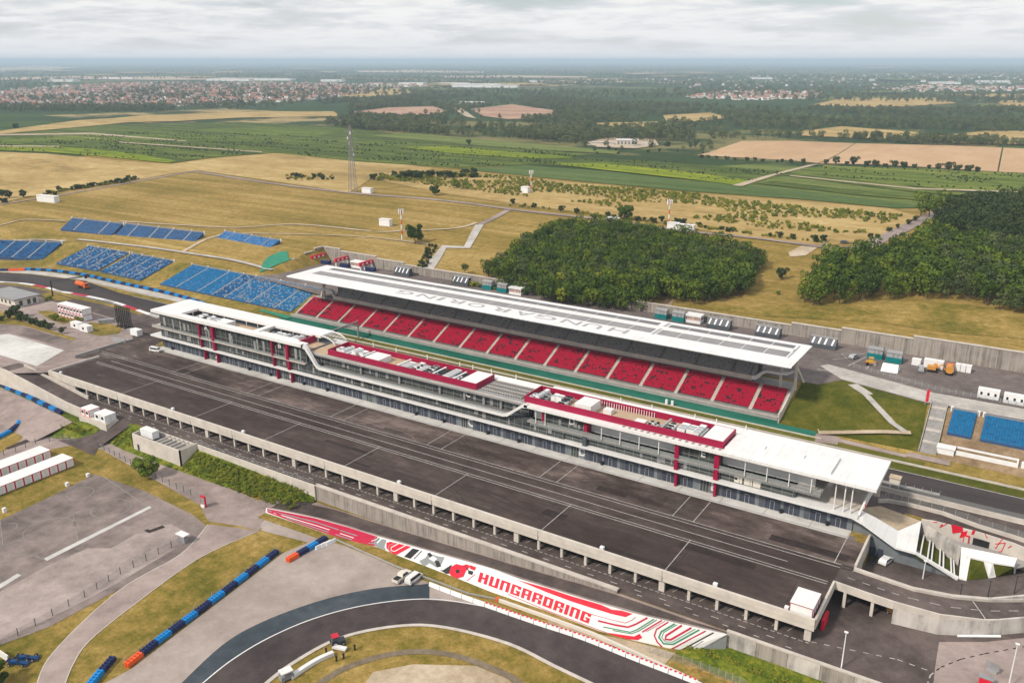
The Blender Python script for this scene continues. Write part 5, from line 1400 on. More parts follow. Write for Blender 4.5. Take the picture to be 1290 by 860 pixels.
# walkways in the west
def pl_strip(pix, wd, name, mat, label, off=0.12, n=5):
    b = MB(); b.ribbon([on_ground(u, v, off) for u, v in smooth(pix, n)], wd); return struct(b.build(name, mat), label)
pl_strip([(345, 340), (300, 328), (250, 320), (200, 312.5), (150, 306.5), (100, 301)], 4.5, 'stand_walk', 'concrete_path', 'pale walkway behind the lower blue stands')
pl_strip([(82, 303.5), (50, 301.5), (12, 302.5), (-20, 303)], 4.0, 'stand_walk', 'concrete_path', 'pale walkway behind the far west stand')
sheet('west_forecourt', [(-318, 270.8), (-262, 262), (-262, 271), (-300, 290), (-318, 289)], 7.05, 'plateau_paving', 'paved forecourt west of the grandstand')

# grassy bank, paths and staircase east of the grandstand
b = MB()
EB = [(-61.6, 246.2), (-60.8, 268.4), (-56, 268.6), (-50.4, 277), (-24.2, 270), (-22.5, 247.5)]
drape('east_bank', EB, 0.06, 'slope_grass', 'green grassy bank between the grandstand and the staircase')
drape('brown_bank', [(-17.6, 246.3), (-18.6, 271), (140, 274), (140, 246.3)], 0.06, 'brown_soil', 'dry brown bank under the blue east stands')
def path3(name, pts, wd, mat, label, off=0.14):
    b = MB(); n = []
    for (p, q) in zip(pts, pts[1:]):
        P_, Q_ = Vector(p), Vector(q)
        for k in range(8): n.append(P_.lerp(Q_, k / 8))
    n.append(Vector(pts[-1]))
    b.ribbon([(p.x, p.y, terrain(p.x, p.y) + off) for p in n], wd); return struct(b.build(name, mat), label)
path3('zigzag_path', [(-46.8, 274.5), (-39.5, 266.5), (-31, 257.5), (-27, 254.8)], 3.4, 'concrete_path', 'pale zigzag path climbing the grassy bank, upper leg')
path3('zigzag_path', [(-26.2, 255.2), (-34, 253.0), (-44.5, 249.0), (-50, 247)], 4.4, 'sand', 'pale zigzag path crossing the grassy bank, lower leg')
st_ = thing('bank_staircase', 'wide grey concrete staircase with landings climbing the east bank', 'staircase')
for k in range(22):
    y0 = 247.5 + k * 1.05; z_ = 0.2 + k * 0.325
    bx('landing' if k % 5 == 4 else 'step', 'concrete' if k % 5 == 4 else 'grey_concrete', st_, -22.3 - 0.03 * k, -18.3 - 0.03 * k, y0, y0 + 1.05, z_ - 1.2, z_ + 0.75)
b = MB()
for s_ in (-22.6, -18.2): b.wallstrip([(s_, 247.5, 0), (s_ - 0.7, 270.5, 7.0)], 0.25, -0.5, 1.3)
b.build('side_wall', 'grey_concrete', st_)
sheet('stair_forecourt', [(-25, 243.2), (-14, 243.2), (-14.5, 248), (-25, 248.5)], 0.12, 'asphalt_grey', 'paved forecourt at the foot of the bank staircase')
sheet('shoulder_path', [(-50, 243.2), (-25, 242.4), (-25, 244.6), (-50, 246)], 0.06, 'asphalt_grey', 'narrow grey path along the foot of the grassy bank')
psheet('culvert_apron', [(1030, 546), (1036, 541), (1060, 543), (1055, 560), (1026, 556)], 0.1, 'asphalt_grey', 'grey paved apron beside the end of the green strip')
t = thing('planter_trough', 'long white concrete trough on the brown bank by the staircase', 'trough')
A_ = at(1195, 571, 1.6)
b = MB(); b.box(-13.5, 1.6, 249.4, 249.8, 0.2, 2.2); b.box(-13.5, 1.6, 252.2, 252.6, 0.2, 2.4); b.box(1.2, 1.6, 249.8, 252.2, 0.2, 2.3); b.build('trough_wall', 'white_metal', t)
bx('trough_bed', 'grey_concrete', t, -13.5, 1.2, 249.8, 252.2, 0.3, 1.2)
tag(bx('white_cabinet', 'white_metal', None, 2.3, 3.1, 249.6, 251, 0.6, 2.6), 'small white cabinet at the end of the trough', 'cabinet')
t = thing('trough_cabin', 'low white cabin between the staircase and the trough', 'cabin')
bx('cabin_body', 'white_metal', t, -18.2, -13.9, 248.6, 251.4, 0.3, 2.5); bx('cabin_roof', 'white_roof', t, -18.4, -13.7, 248.4, 251.6, 2.5, 2.7)
# ------------------------------------------------------------------ entrance pavilion at the east end of the pits
pv = thing('entrance_pavilion', 'sculpted white entrance pavilion with sloping ramps and red painted wall', 'building')
def slab(name, mat, pts, th, parent=pv, smat=None):
    """sloping plate: top outline of (x, y, z), thickness th"""
    n = len(pts); a = sum(p[0] * q[1] - q[0] * p[1] for p, q in zip(pts, pts[1:] + pts[:1]))
    if a < 0: pts = pts[::-1]
    b = MB(); b.poly(pts)
    lo = [(p[0], p[1], p[2] - th) for p in pts]
    b.poly(lo[::-1])
    for k in range(n):
        l = (k + 1) % n; b.poly((lo[k], lo[l], pts[l], pts[k]))
    return b.build(name, mat, parent)
slab('ramp_deck', 'white_roof', [(-29, 190.9, 4.95), (-26.4, 191.0, 4.0), (-18.9, 191.1, 0.15), (-19.8, 199, 0.15), (-24.5, 196.6, 3.3), (-27.8, 195.2, 4.95), (-29, 195, 4.95)], 0.55)
slab('platform', 'white_roof', [(-18.9, 191.1, 0.15), (-14.7, 191.1, 0.1), (-15.9, 207, 0.1), (-19.8, 199, 0.15)], 0.5)
slab('terrace', 'sand', [(-29.5, 203, 0.05), (-24.6, 196.5, 0.05), (-19.8, 199, 0.05), (-15.9, 207, 0.05), (-25.6, 209.6, 0.05), (-29.5, 206, 0.05)], 0.4)
slab('front_beam', 'white_roof', [(-14.7, 191.1, 0.1), (-14.9, 191.9, 0.1), (-5.6, 194.0, -4.5), (-5.8, 193.0, -4.6)], 0.5)
b = MB(); b.poly(((-28.8, 193.5, -4.95), (-5.9, 193.5, -4.95), (-14.7, 193.5, -0.4), (-18.9, 193.5, -0.35), (-28.8, 193.5, 4.3)))
b.build('base_wall', 'slate_wall', pv)
for x_ in (-26.3, -24.6, -22.9): bx('base_door', 'door_dark', pv, x_, x_ + 1.3, 193.38, 193.48, -4.9, -2.7)
def lp(a, c, t): return tuple(a[i] + (c[i] - a[i]) * t for i in range(3))
fa, fb = (-14.75, 191.7, 0.0), (-5.7, 193.8, -4.6)
ba, bb = (-15.6, 205.6, -2.2), (-6.6, 199.3, -4.5)
slab('sunken_garden', 'slope_grass', [(fa[0], fa[1], fa[2] - 1.0), (fb[0], fb[1], fb[2] - 0.2), (bb[0], bb[1], -4.8), (ba[0], ba[1], -3.0)], 0.3)
for t_ in (0.10, 0.27, 0.36, 0.55, 0.64, 0.83, 0.90):
    b = MB(); b.bar(lp(fa, fb, t_), lp(ba, bb, t_), 0.3, 0.45); b.build('garden_beam', 'white_paint', pv)
b = MB(); b.poly(((-15.9, 206.2, -3), (-6.4, 199.5, -4.9), (-6.4, 199.5, 0.1), (-15.9, 207, 0.1))); b.build('garden_wall', 'wall_cast', pv)
slab('sloping_panel', 'white_roof', [(-6.4, 199.4, 0.1), (-5.6, 193.6, -4.6), (-4.1, 193.8, -4.85), (-4.2, 198.3, -1.3), (-1.6, 198.7, -1.4), (0.0, 197.6, -4.85), (1.3, 199.0, -4.85), (0.2, 199.0, -1.5), (4.3, 199.9, -1.4), (4.6, 202.6, -4.8), (4.9, 202.9, -4.8), (4.6, 200.9, 0.1)], 0.35)
slab('garden_plot', 'slope_grass', [(-4.1, 193.9, -4.8), (-0.1, 197.5, -4.8), (-1.6, 199.0, -1.8), (-4.2, 198.6, -1.7)], 0.2)
slab('garden_plot', 'slope_grass', [(1.3, 199.1, -4.8), (4.5, 202.6, -4.8), (4.3, 200.3, -1.9), (0.2, 199.3, -1.9)], 0.2)
# painted wall behind, with the passage opening
slab('passage_floor', 'grey_concrete', [(-15.5, 206.5, -2.6), (-6.2, 199.7, -2.6), (4.6, 201, -2.6), (8, 205, -2.6), (4.5, 207.4, -2.6)], 0.2)
b = MB()
wl_ = [(-15.9, 207.0), (-13.4, 207.7), (-3.4, 207.7), (3.5, 206.6), (9.6, 204.2)]
b.wallstrip(wl_, 0.4, -5.0, 0.6); b.build('painted_wall', 'pale_concrete', pv)
def wall_pt(u, v):
    p = at_y(u, v, 207.8)
    return p
def red_mark(pix, k=0):
    pts = [at_y(u, v, 207.4) for u, v in pix]
    pts = [(p[0], pl(p[0], [(w_[0], w_[1] - 0.24) for w_ in wl_]), p[2]) for p in pts]
    b = MB(); b.poly(pts); b.build('red_mark', 'red_bright', pv)
for tri in ([(1198, 660), (1213, 664), (1213, 670), (1200, 672)], [(1211, 670), (1219, 668.5), (1217, 675), (1208.5, 678)], [(1225, 668), (1229, 667.5), (1227, 673), (1223.5, 673.5)], [(1184, 663), (1186, 660), (1188, 660.5), (1185.5, 664)]): red_mark(tri)
for p, q in (((1176, 657), (1181, 657)), ((1184, 663.5), (1193, 659)), ((1254, 689), (1264, 675)), ((1254, 683), (1267, 681)), ((1267, 681), (1262, 692)), ((1262, 692), (1252, 693)), ((1241, 671), (1244, 677)), ((1270, 687), (1275, 684))):
    a = at_y(*p, 207.6); c = at_y(*q, 207.6)
    Y_ = lambda x: pl(x, [(w_[0], w_[1] - 0.26) for w_ in wl_])
    b = MB(); b.bar((a[0], Y_(a[0]), a[2]), (c[0], Y_(c[0]), c[2]), 0.14, 0.14); b.build('red_line', 'red_bright', pv)
bx('passage_opening', 'black', pv, -4.6, -1.2, 207.0, 207.45, -3.4, -1.0)
f_ = bx('ticket_frame', 'red_paint', pv, -6.6, -5.4, 207.1, 207.5, -3.2, -0.8); bx('frame_inset', 'pale_concrete', f_, -6.4, -5.6, 207.0, 207.08, -3.2, -1.1)
drape('east_mound', [(10.8, 201), (30, 201), (30, 212), (10.8, 212)], 0.3, 'bank_grass', 'small mound of dry grass behind the pavilion')
t = thing('pit_exit_fence', 'curved mesh fence on a concrete kerb beside the pit exit', 'fence')
fl = [(-26.5, 211.2), (-24.5, 212.6), (-20, 213.4), (-12, 213.2), (-4, 211.0), (4, 209.8), (14, 207.5)]
b = MB(); b.wallstrip(fl, 0.5, -0.1, 0.9); b.build('kerb_wall', 'concrete', t)
b = MB()
for p, q in zip(fl, fl[1:]): b.poly(((p[0], p[1], 0.9), (q[0], q[1], 0.9), (q[0], q[1], 2.5), (p[0], p[1], 2.5)))
b.build('mesh_panel', 'wire_mesh', t)
for p, q in zip(fl, fl[1:]):
    for k in range(3):
        x_, y_ = p[0] + (q[0] - p[0]) * k / 3, p[1] + (q[1] - p[1]) * k / 3
        bx('fence_post', 'steel', t, x_ - .05, x_ + .05, y_ - .05, y_ + .05, 0.9, 2.6)
t = thing('timing_booth', 'cream marshal booth raised on legs beside the pit exit', 'booth')
bx('booth_body', 'house_wall', t, -25.6, -23.2, 219.4, 221.4, 1.9, 3.6); bx('booth_roof', 'sand', t, -25.8, -23.0, 219.2, 221.6, 3.6, 3.8)
for x_, y_ in ((-25.5, 219.5), (-23.4, 219.5), (-25.5, 221.2), (-23.4, 221.2)): bx('leg', 'steel', t, x_, x_ + .15, y_, y_ + .15, 0, 1.9)
t = thing('gantry_rail', 'grey steel platform beside the marshal booth', 'platform')
bx('platform_deck', 'grey_concrete', t, -32, -14, 221.9, 223.0, 0.5, 0.8)
for x_ in range(-32, -13, 2): bx('rail_post', 'steel', t, x_, x_ + .1, 221.9, 222, .8, 1.9)

# ------------------------------------------------------------------ site cabins and containers
def nth(i):
    w_ = ['first', 'second', 'third', 'fourth', 'fifth', 'sixth', 'seventh', 'eighth', 'ninth', 'tenth', 'eleventh', 'twelfth', 'thirteenth', 'fourteenth', 'fifteenth', 'sixteenth', 'seventeenth', 'eighteenth', 'nineteenth', 'twentieth']
    return w_[i] if i < 20 else 'twenty-' + w_[i - 20]
ORD = ['first', 'second', 'third', 'fourth', 'fifth', 'sixth', 'seventh', 'eighth', 'ninth', 'tenth', 'eleventh', 'twelfth']
def cabin_proto(L, W, H, body='white_metal', trim=None, roofm='white_roof', glass=True, along='x', name='site_cabin'):
    """container cabin: long side along local x, base at z = 0, centre at the origin"""
    t = thing(name, 'x', 'cabin'); l, w_ = L / 2, W / 2
    bx('body', body, t, -l + 0.05, l - 0.05, -w_ + 0.05, w_ - 0.05, 0.1, H - 0.1)
    bx('roof', roofm, t, -l, l, -w_, w_, H - 0.1, H)
    if trim:
        e = 0.16
        for sx in (-1, 1):
            for sy in (-1, 1):
                x0, x1 = sorted((sx * l, sx * (l - e))); y0, y1 = sorted((sy * w_, sy * (w_ - e)))
                bx('corner_post', trim, t, x0, x1, y0, y1, 0, H - 0.1)
        b = MB()
        for sy in (-1, 1):
            y0, y1 = sorted((sy * w_, sy * (w_ - 0.08))); b.box(-l + e, l - e, y0, y1, H - 0.26, H - 0.1); b.box(-l + e, l - e, y0, y1, 0, 0.12)
        for sx in (-1, 1):
            x0, x1 = sorted((sx * l, sx * (l - 0.08))); b.box(x0, x1, -w_ + e, w_ - e, H - 0.26, H - 0.1)
        b.build('edge_rail', trim, t)
    if glass:
        b = MB(); b.box(l - 0.04, l + 0.0, -0.45, 0.45, 0.15, 2.05); b.build('door', 'white_paint', t)
        bx('window', 'car_glass', t, -0.6, 0.6, -w_ + 0.0, -w_ + 0.049, 1.0, 1.9)
    return t
first = {}
def put(key, proto_fn, label, cat, loc, rotz=0.0, group=None):
    if key not in first:
        o = proto_fn(); first[key] = o
    else: o = copy_tree(first[key])
    o.location = loc; o.rotation_euler = (0, 0, rotz)
    return tag(o, label, cat, group)
redcab = lambda: cabin_proto(5.6, 2.44, 2.6, trim='red_paint')
for i in range(9):
    put('rc', redcab, 'white site cabin with red frame, %s from the road in the west row' % ORD[i], 'cabin', (-248.3, 123.6 - i * 2.5, -9.5), 0, 'red framed cabins in the west row')
for i in range(12):
    put('rc', redcab, 'white site cabin with red frame, %s from the road in the east row' % ORD[i], 'cabin', (-237.3, 124.2 - i * 2.5, -9.5), 0, 'red framed cabins in the east row')
for i in range(2):
    pass
for i in range(2):
    put('rs', lambda: cabin_proto(2.3, 4.0, 2.5, trim='red_paint'), 'small white cabin with red edges on the verge, %s of the pair' % ('western' if i == 0 else 'eastern'), 'cabin', (-257.0 + i * 2.4, 144.9, -4.8), 0, 'cabins on the verge by the lower road')
    put('ws', lambda: cabin_proto(2.8, 4.0, 2.5), 'plain white cabin on the verge by the link road, %s of the pair' % ('western' if i == 0 else 'eastern'), 'cabin', (-249.2 + i * 2.9, 144.9, -4.8), 0, 'cabins on the verge by the lower road')
tag(bx('verge_platform', 'pale_concrete', None, -259, -244.3, 142.6, 147.2, -9.4, -4.8), 'pale concrete platform carrying four cabins on the verge', 'platform')
for i in range(4):
    put('dc', lambda: cabin_proto(4.6, 1.5, 2.5, trim='crimson', glass=False, name='paddock_container'), 'white container with red edges on the deck corner, %s from the parapet' % ORD[i], 'container', (-30.3, 154.55 + i * 1.56, 0), 0, 'containers on the deck corner')
tag(bx('cable_box', 'white_metal', None, -33.6, -32.8, 153.9, 154.7, 0, 0.9), 'small white box beside the containers on the deck corner', 'box')
for k in range(2):
    for i in range(8):
        put('st', lambda: cabin_proto(2.3, 4.3, 2.65, trim='rose_line', glass=True, name='stacked_cabin'), 'white stacked cabin with red posts, %s in the %s storey' % (ORD[i], 'lower' if k == 0 else 'upper'), 'cabin', (-357.6 + i * 2.34, 198.2, k * 2.67), 0, 'two storey block of stacked cabins')
put('wc', lambda: cabin_proto(5.8, 2.6, 2.6), 'white cabin by the west lane, nearer the hedge', 'cabin', (-334, 189.6, 0), 0.0, 'white cabins by the west lane')
put('wc', None, 'white cabin by the west lane, nearer the video wall frame', 'cabin', (-327, 189.0, 0), 0.0, 'white cabins by the west lane')
put('gc', lambda: cabin_proto(6, 2.5, 1.5, 'stand_grey', roofm='stand_grey', glass=False, name='grey_container'), 'low dark grey container behind the white cabins', 'container', (-331, 200.7, 0), 0.9)
put('wb', lambda: cabin_proto(4.6, 2.6, 2.5, glass=False, name='white_container'), 'white container beside the steel truss frames', 'container', (-305, 196.8, 0), 0)
# truss frames
def truss(x_, y_):
    b = MB(); h_ = 9.0
    for dx in (-0.55, 0.55):
        for dy in (-0.4, 0.4): b.bar((x_ + dx, y_ + dy, 0), (x_ + dx, y_ + dy, h_), 0.16)
    n = 6
    for i in range(n):
        z0, z1 = h_ * i / n, h_ * (i + 1) / n
        b.bar((x_ - .55, y_ - .4, z0), (x_ + .55, y_ - .4, z1), 0.11); b.bar((x_ - .55, y_ + .4, z1), (x_ + .55, y_ + .4, z0), 0.11)
        b.bar((x_ - .55, y_ - .4, z1), (x_ + .55, y_ - .4, z1), 0.11); b.bar((x_ - .55, y_ - .4, z1), (x_ - .55, y_ + .4, z1), 0.11)
    b.bar((x_, y_ - 1.3, 0.1), (x_, y_ + 1.3, 0.1), 0.5); b.bar((x_, y_ + 1.2, 0.2), (x_, y_ + .4, 4), 0.12)
    return b
for i in range(4):
    tag(truss(-322 + i * 2.6, 200.4).build('truss_tower', 'black'), 'black steel truss tower, %s of four in a row' % ['westernmost', 'second', 'third', 'easternmost'][i], 'truss', 'truss towers in the west paddock')
bx_ = tag(bx('grey_crate', 'stand_grey', None, -311.5, -309, 197, 199, 0, 1.5), 'grey crate at the foot of the truss towers', 'crate')
# flat-roofed grey building at the west edge
bd = thing('flat_roofed_building', 'low white building with grey flat roof at the west edge', 'building')
bx('wall', 'house_wall', bd, -410, -386.2, 192.6, 203.2, 0, 3.5); bx('roof', 'roof_grey', bd, -411, -385.4, 191.8, 204.0, 3.5, 3.9)
for i, x_ in enumerate((-401, -397.6, -394.5, -391)): bx('window', 'glass', bd, x_, x_ + 1.3, 192.5, 192.62, 1.2, 2.6)
for y_ in (194.4, 198, 200.6): bx('window', 'glass', bd, -386.22, -386.1, y_, y_ + 1.5, 0.4, 2.6)
t = thing('track_gantry', 'black signal mast with a long arm over the western track', 'gantry')
g_ = at(66.7, 373, 0); 
b = MB(); b.tube((g_[0], g_[1], 0), (g_[0], g_[1], 7.6), 0.3, 0.22); b.build('mast', 'black', t)
b = MB(); b.bar((g_[0], g_[1], 7.2), (g_[0] + 4.0, g_[1] + 15, 7.2), 0.35); b.bar((g_[0], g_[1], 6.2), (g_[0] + 4.0, g_[1] + 15, 7.0), 0.15); b.build('arm', 'dark_steel', t)
bx('signal_box', 'black', t, g_[0] + 3.5, g_[0] + 4.5, g_[1] + 14.6, g_[1] + 15.4, 6.0, 7.8)
t = thing('barrier_fence', 'low grey barrier fence at the mouth of the paddock', 'fence')
b = MB(); b.wallstrip([at(94, 450, 0)[:2], at(140, 436, 0)[:2], at(167, 429, 0)[:2]], 0.5, -0.1, 0.75); b.build('low_wall', 'grey_concrete', t)
b = MB(); b.wallstrip([at(141, 429, 0)[:2], at(158, 432, 0)[:2]], 0.25, -0.1, 1.6); b.build('hoarding', 'steel', t)

# ------------------------------------------------------------------ plateau kiosks
def kiosk_dark():
    t = thing('event_kiosk', 'x', 'kiosk')
    bx('base', 'anthracite', t, -4.6, 4.6, -1.6, 1.6, 0, 1.5)
    b = MB(); b.poly(((-4.6, -1.5, 1.5), (4.6, -1.5, 1.5), (4.6, -0.4, 3.7), (-4.6, -0.4, 3.7))); b.poly(((4.6, 1.5, 1.5), (-4.6, 1.5, 1.5), (-4.6, 1.2, 3.7), (4.6, 1.2, 3.7)))
    b.poly(((4.6, -1.5, 1.5), (4.6, 1.5, 1.5), (4.6, 1.2, 3.7), (4.6, -0.4, 3.7))); b.poly(((-4.6, 1.5, 1.5), (-4.6, -1.5, 1.5), (-4.6, -.4, 3.7), (-4.6, 1.2, 3.7))); b.build('shutter_face', 'door_dark', t)
    bx('roof', 'stand_grey', t, -4.7, 4.7, -0.6, 1.4, 3.7, 3.85)
    for x_ in (-3.6, -1.4, 0.7, 3.2):
        b = MB(); b.poly(((x_ - .35, -1.47, 1.6), (x_ + .25, -1.47, 1.6), (x_ + .75, -0.42, 3.68), (x_ + .15, -0.42, 3.68))); 
        for i in range(len(b.v)): b.v[i] = (b.v[i][0], b.v[i][1] - 0.06, b.v[i][2])
        b.build('pale_stripe', 'white_metal', t)
    return t
for (x_, y_, lab) in ((-103.6, 310, 'west of the stepped wall'), (-84.7, 310, 'before the middle of the stepped wall'), (-64, 307.6, 'at the east end of the grandstand'), (-226.8, 311.5, 'beside the two teal sheds at the wood'), (-261, 311.3, 'beside the broad hill stairs')):
    put('kd', kiosk_dark, 'dark blue event kiosk with pale stripes ' + lab, 'kiosk', (x_, y_, 6.97), 0, 'dark event kiosks on the plateau')
def kiosk_teal():
    t = thing('sanitary_shed', 'x', 'shed')
    bx('plinth', 'teal_base', t, -2.5, 2.5, -1.8, 1.8, 0, 1.9); bx('wall', 'steel', t, -2.4, 2.4, -1.6, 1.6, 1.9, 3.5)
    b = MB(); b.poly(((-2.6, -1.9, 3.5), (2.6, -1.9, 3.5), (2.3, 0, 4.1), (-2.3, 0, 4.1))); b.poly(((2.6, 1.9, 3.5), (-2.6, 1.9, 3.5), (-2.3, 0, 4.1), (2.3, 0, 4.1)))
    b.poly(((2.6, -1.9, 3.5), (2.6, 1.9, 3.5), (2.3, 0, 4.1))); b.poly(((-2.6, 1.9, 3.5), (-2.6, -1.9, 3.5), (-2.3, 0, 4.1))); b.build('roof', 'roof_grey', t)
    for x_ in (-0.15, 1.2): bx('doorway', 'stand_grey', t, x_ - .4, x_ + .4, -1.66, -1.61, 2.0, 3.3)
    return t
for (x_, y_, lab) in ((-212, 312, 'west of the white kiosk at the wood'), (-203.7, 311.5, 'next to the white kiosk at the wood'), (-127.7, 311.2, 'west of the pair by the dirt track'), (-120.4, 311.2, 'east of the pair by the dirt track'), (-46.0, 305.8, 'behind the yellow roller'), (-39.7, 304.8, 'behind the white tent')):
    put('kt', kiosk_teal, 'grey sanitary shed on a teal base ' + lab, 'shed', (x_, y_, 6.97), 0, 'teal based sheds on the plateau')
def kiosk_white():
    t = thing('white_kiosk', 'x', 'kiosk')
    bx('counter', 'white_metal', t, -3.1, 3.1, -1.9, 1.9, 0, 1.1); bx('opening', 'rust_pink', t, -2.6, 2.6, -1.7, 1.7, 1.1, 2.6); bx('roof', 'white_roof', t, -3.3, 3.3, -2.1, 2.1, 2.6, 3.3)
    for x_ in (-3.05, 0, 2.85):
        for y_ in (-1.9, 1.7): bx('post', 'white_metal', t, x_, x_ + .2, y_, y_ + .2, 1.1, 2.6)
    return t
for (x_, y_, lab) in ((-196.3, 311.2, 'beside the teal sheds at the wood'), (-114.6, 312.6, 'before the stepped wall'), (-290.6, 312, 'between the red gates in the west corner')):
    put('kw', kiosk_white, 'white open sided kiosk ' + lab, 'kiosk', (x_, y_, 6.97), 0, 'white kiosks on the plateau')
def red_gate():
    t = thing('red_gate', 'x', 'gate')
    for s_ in (-4.3, -1.4, 1.4, 4.3): bx('turnstile_post', 'white_metal', t, -.25, .25, s_ - .2, s_ + .2, 0, 2.3)
    bx('header_board', 'red_paint', t, -.45, .45, -5.0, 5.0, 2.3, 4.1)
    for s_ in (-3, 0, 3): bx('header_window', 'white_metal', t, .45, .5, s_ - .6, s_ + .6, 2.7, 3.6)
    return t
for i, (x_, y_) in enumerate(((-315.2, 309.6), (-300.8, 311.6), (-284.2, 311.2))):
    put('rg', red_gate, 'red entrance gate in the west corner of the plateau, %s of three' % ['western', 'middle', 'eastern'][i], 'gate', (x_, y_, 6.97), 0, 'red gates on the plateau')
for i, (x_, y_) in enumerate(((-309.5, 309), (-296.5, 309), (-280, 309.5))):
    put('db', lambda: cabin_proto(5, 2.2, 2.0, 'tyre_navy', roofm='anthracite', glass=False, name='dark_stall'), 'dark flat stall beside the %s red gate' % ['western', 'middle', 'eastern'][i], 'stall', (x_, y_, 6.97), 0.2, 'dark stalls by the red gates')
t = thing('white_tent', 'low white ridge tent in front of the east sheds', 'tent')
b = MB(); b.poly(((-41.8, 292.4, 7), (-36.6, 292.6, 7), (-36.8, 294.6, 9.4), (-41.6, 294.4, 9.4))); b.poly(((-36.4, 297.2, 7), (-41.4, 297, 7), (-41.6, 294.4, 9.4), (-36.8, 294.6, 9.4))); b.poly(((-36.6, 292.6, 7), (-36.4, 297.2, 7), (-36.8, 294.6, 9.4))); b.poly(((-41.4, 297, 7), (-41.8, 292.4, 7), (-41.6, 294.4, 9.4)))
b.build('canopy', 'white_metal', t)
put('an', lambda: cabin_proto(6.0, 2.4, 2.5, glass=False, name='white_container'), 'white container standing in the concrete annex', 'container', (-224.6, 144.6, -5.0), 0)
put('wk', lambda: cabin_proto(2.8, 2.2, 2.2, glass=False, name='white_box'), 'small white box beside the long white container on the plateau', 'container', (-32.8, 305.4, 6.97), 0)
put('wl', lambda: cabin_proto(6.0, 2.5, 2.8, glass=False, name='white_container'), 'long white container behind the orange excavator', 'container', (-27.5, 305.4, 6.97), 0)
for i in range(3):
    put('wm', lambda: cabin_proto(1.55, 2.4, 2.4, glass=False, name='white_container'), 'narrow white container, %s of three by the orange truck' % ORD[i], 'container', (-20.3 + i * 1.62, 306.8, 6.97), 0, 'narrow white containers on the plateau')
def white_booth():
    t = cabin_proto(5.9, 2.6, 2.9, glass=False, name='plateau_cabin')
    for x_ in (-1.9, 0, 1.9): bx('window', 'car_glass', t, x_ - .3, x_ + .3, -1.31, -1.26, 1.2, 2.1)
    return t
put('wp', white_booth, 'white cabin with three small windows by the plateau walkway', 'cabin', (-9.4, 284.6, 6.98), 0, 'white cabins by the walkway')
put('wp', None, 'white cabin with small windows at the east edge of the photograph', 'cabin', (-2.4, 283.8, 6.98), 0, 'white cabins by the walkway')
t = thing('walkway_fence', 'thin wire fence with posts along the plateau walkway', 'fence')
for i in range(28):
    x_ = -50 + i * 2; y_ = pl(x_, [(-50, 291), (-24, 282.4), (6, 281.8)])
    bx('fence_post', 'steel', t, x_ - .05, x_ + .05, y_ - .05, y_ + .05, 7, 8.6)
b = MB()
for p, q in (((-50, 291), (-24, 282.4)), ((-24, 282.4), (6, 281.8))): b.poly(((*p, 7.1), (*q, 7.1), (*q, 8.5), (*p, 8.5)))
b.build('mesh_panel', 'wire_mesh', t)
t = thing('flag_banner', 'slim red and white banner at the head of the bank staircase', 'banner')
b = MB(); b.tube((-24.8, 268.4, 6.5), (-24.8, 268.4, 12), 0.08); b.build('pole', 'steel', t)
bx('flag', 'red_paint', t, -24.75, -24.0, 268.35, 268.45, 8, 11.8)

# ------------------------------------------------------------------ vehicles
def wheels(t, xs_, w_, r=0.34):
    b = MB(); b.tube((0, -0.11, 0), (0, 0.11, 0), r, n=12); wm = b.mesh('wheel', 'black')
    b = MB(); b.tube((0, -0.12, 0), (0, 0.12, 0), r * 0.55, n=8); rm = b.mesh('rim', 'steel')
    for x_ in xs_:
        for s_ in (-1, 1):
            o = link('wheel', wm, t, (x_, s_ * (w_ / 2 - 0.08), r)); link('rim', rm, o)
def profile(b, pts, w_, m=0, taper=0.0):
    """extrude an (x, z) outline across y"""
    n = len(pts); i = len(b.v)
    for s_ in (-1, 1): b.v += [(x_, s_ * (w_ / 2 - taper * max(0, z_ - 0.9)), z_) for x_, z_ in pts]
    b.f.append(tuple(i + k for k in range(n))); b.m.append(m); b.f.append(tuple(i + n + k for k in reversed(range(n)))); b.m.append(m)
    for k in range(n):
        l = (k + 1) % n; b.f.append((i + l, i + k, i + n + k, i + n + l)); b.m.append(m)
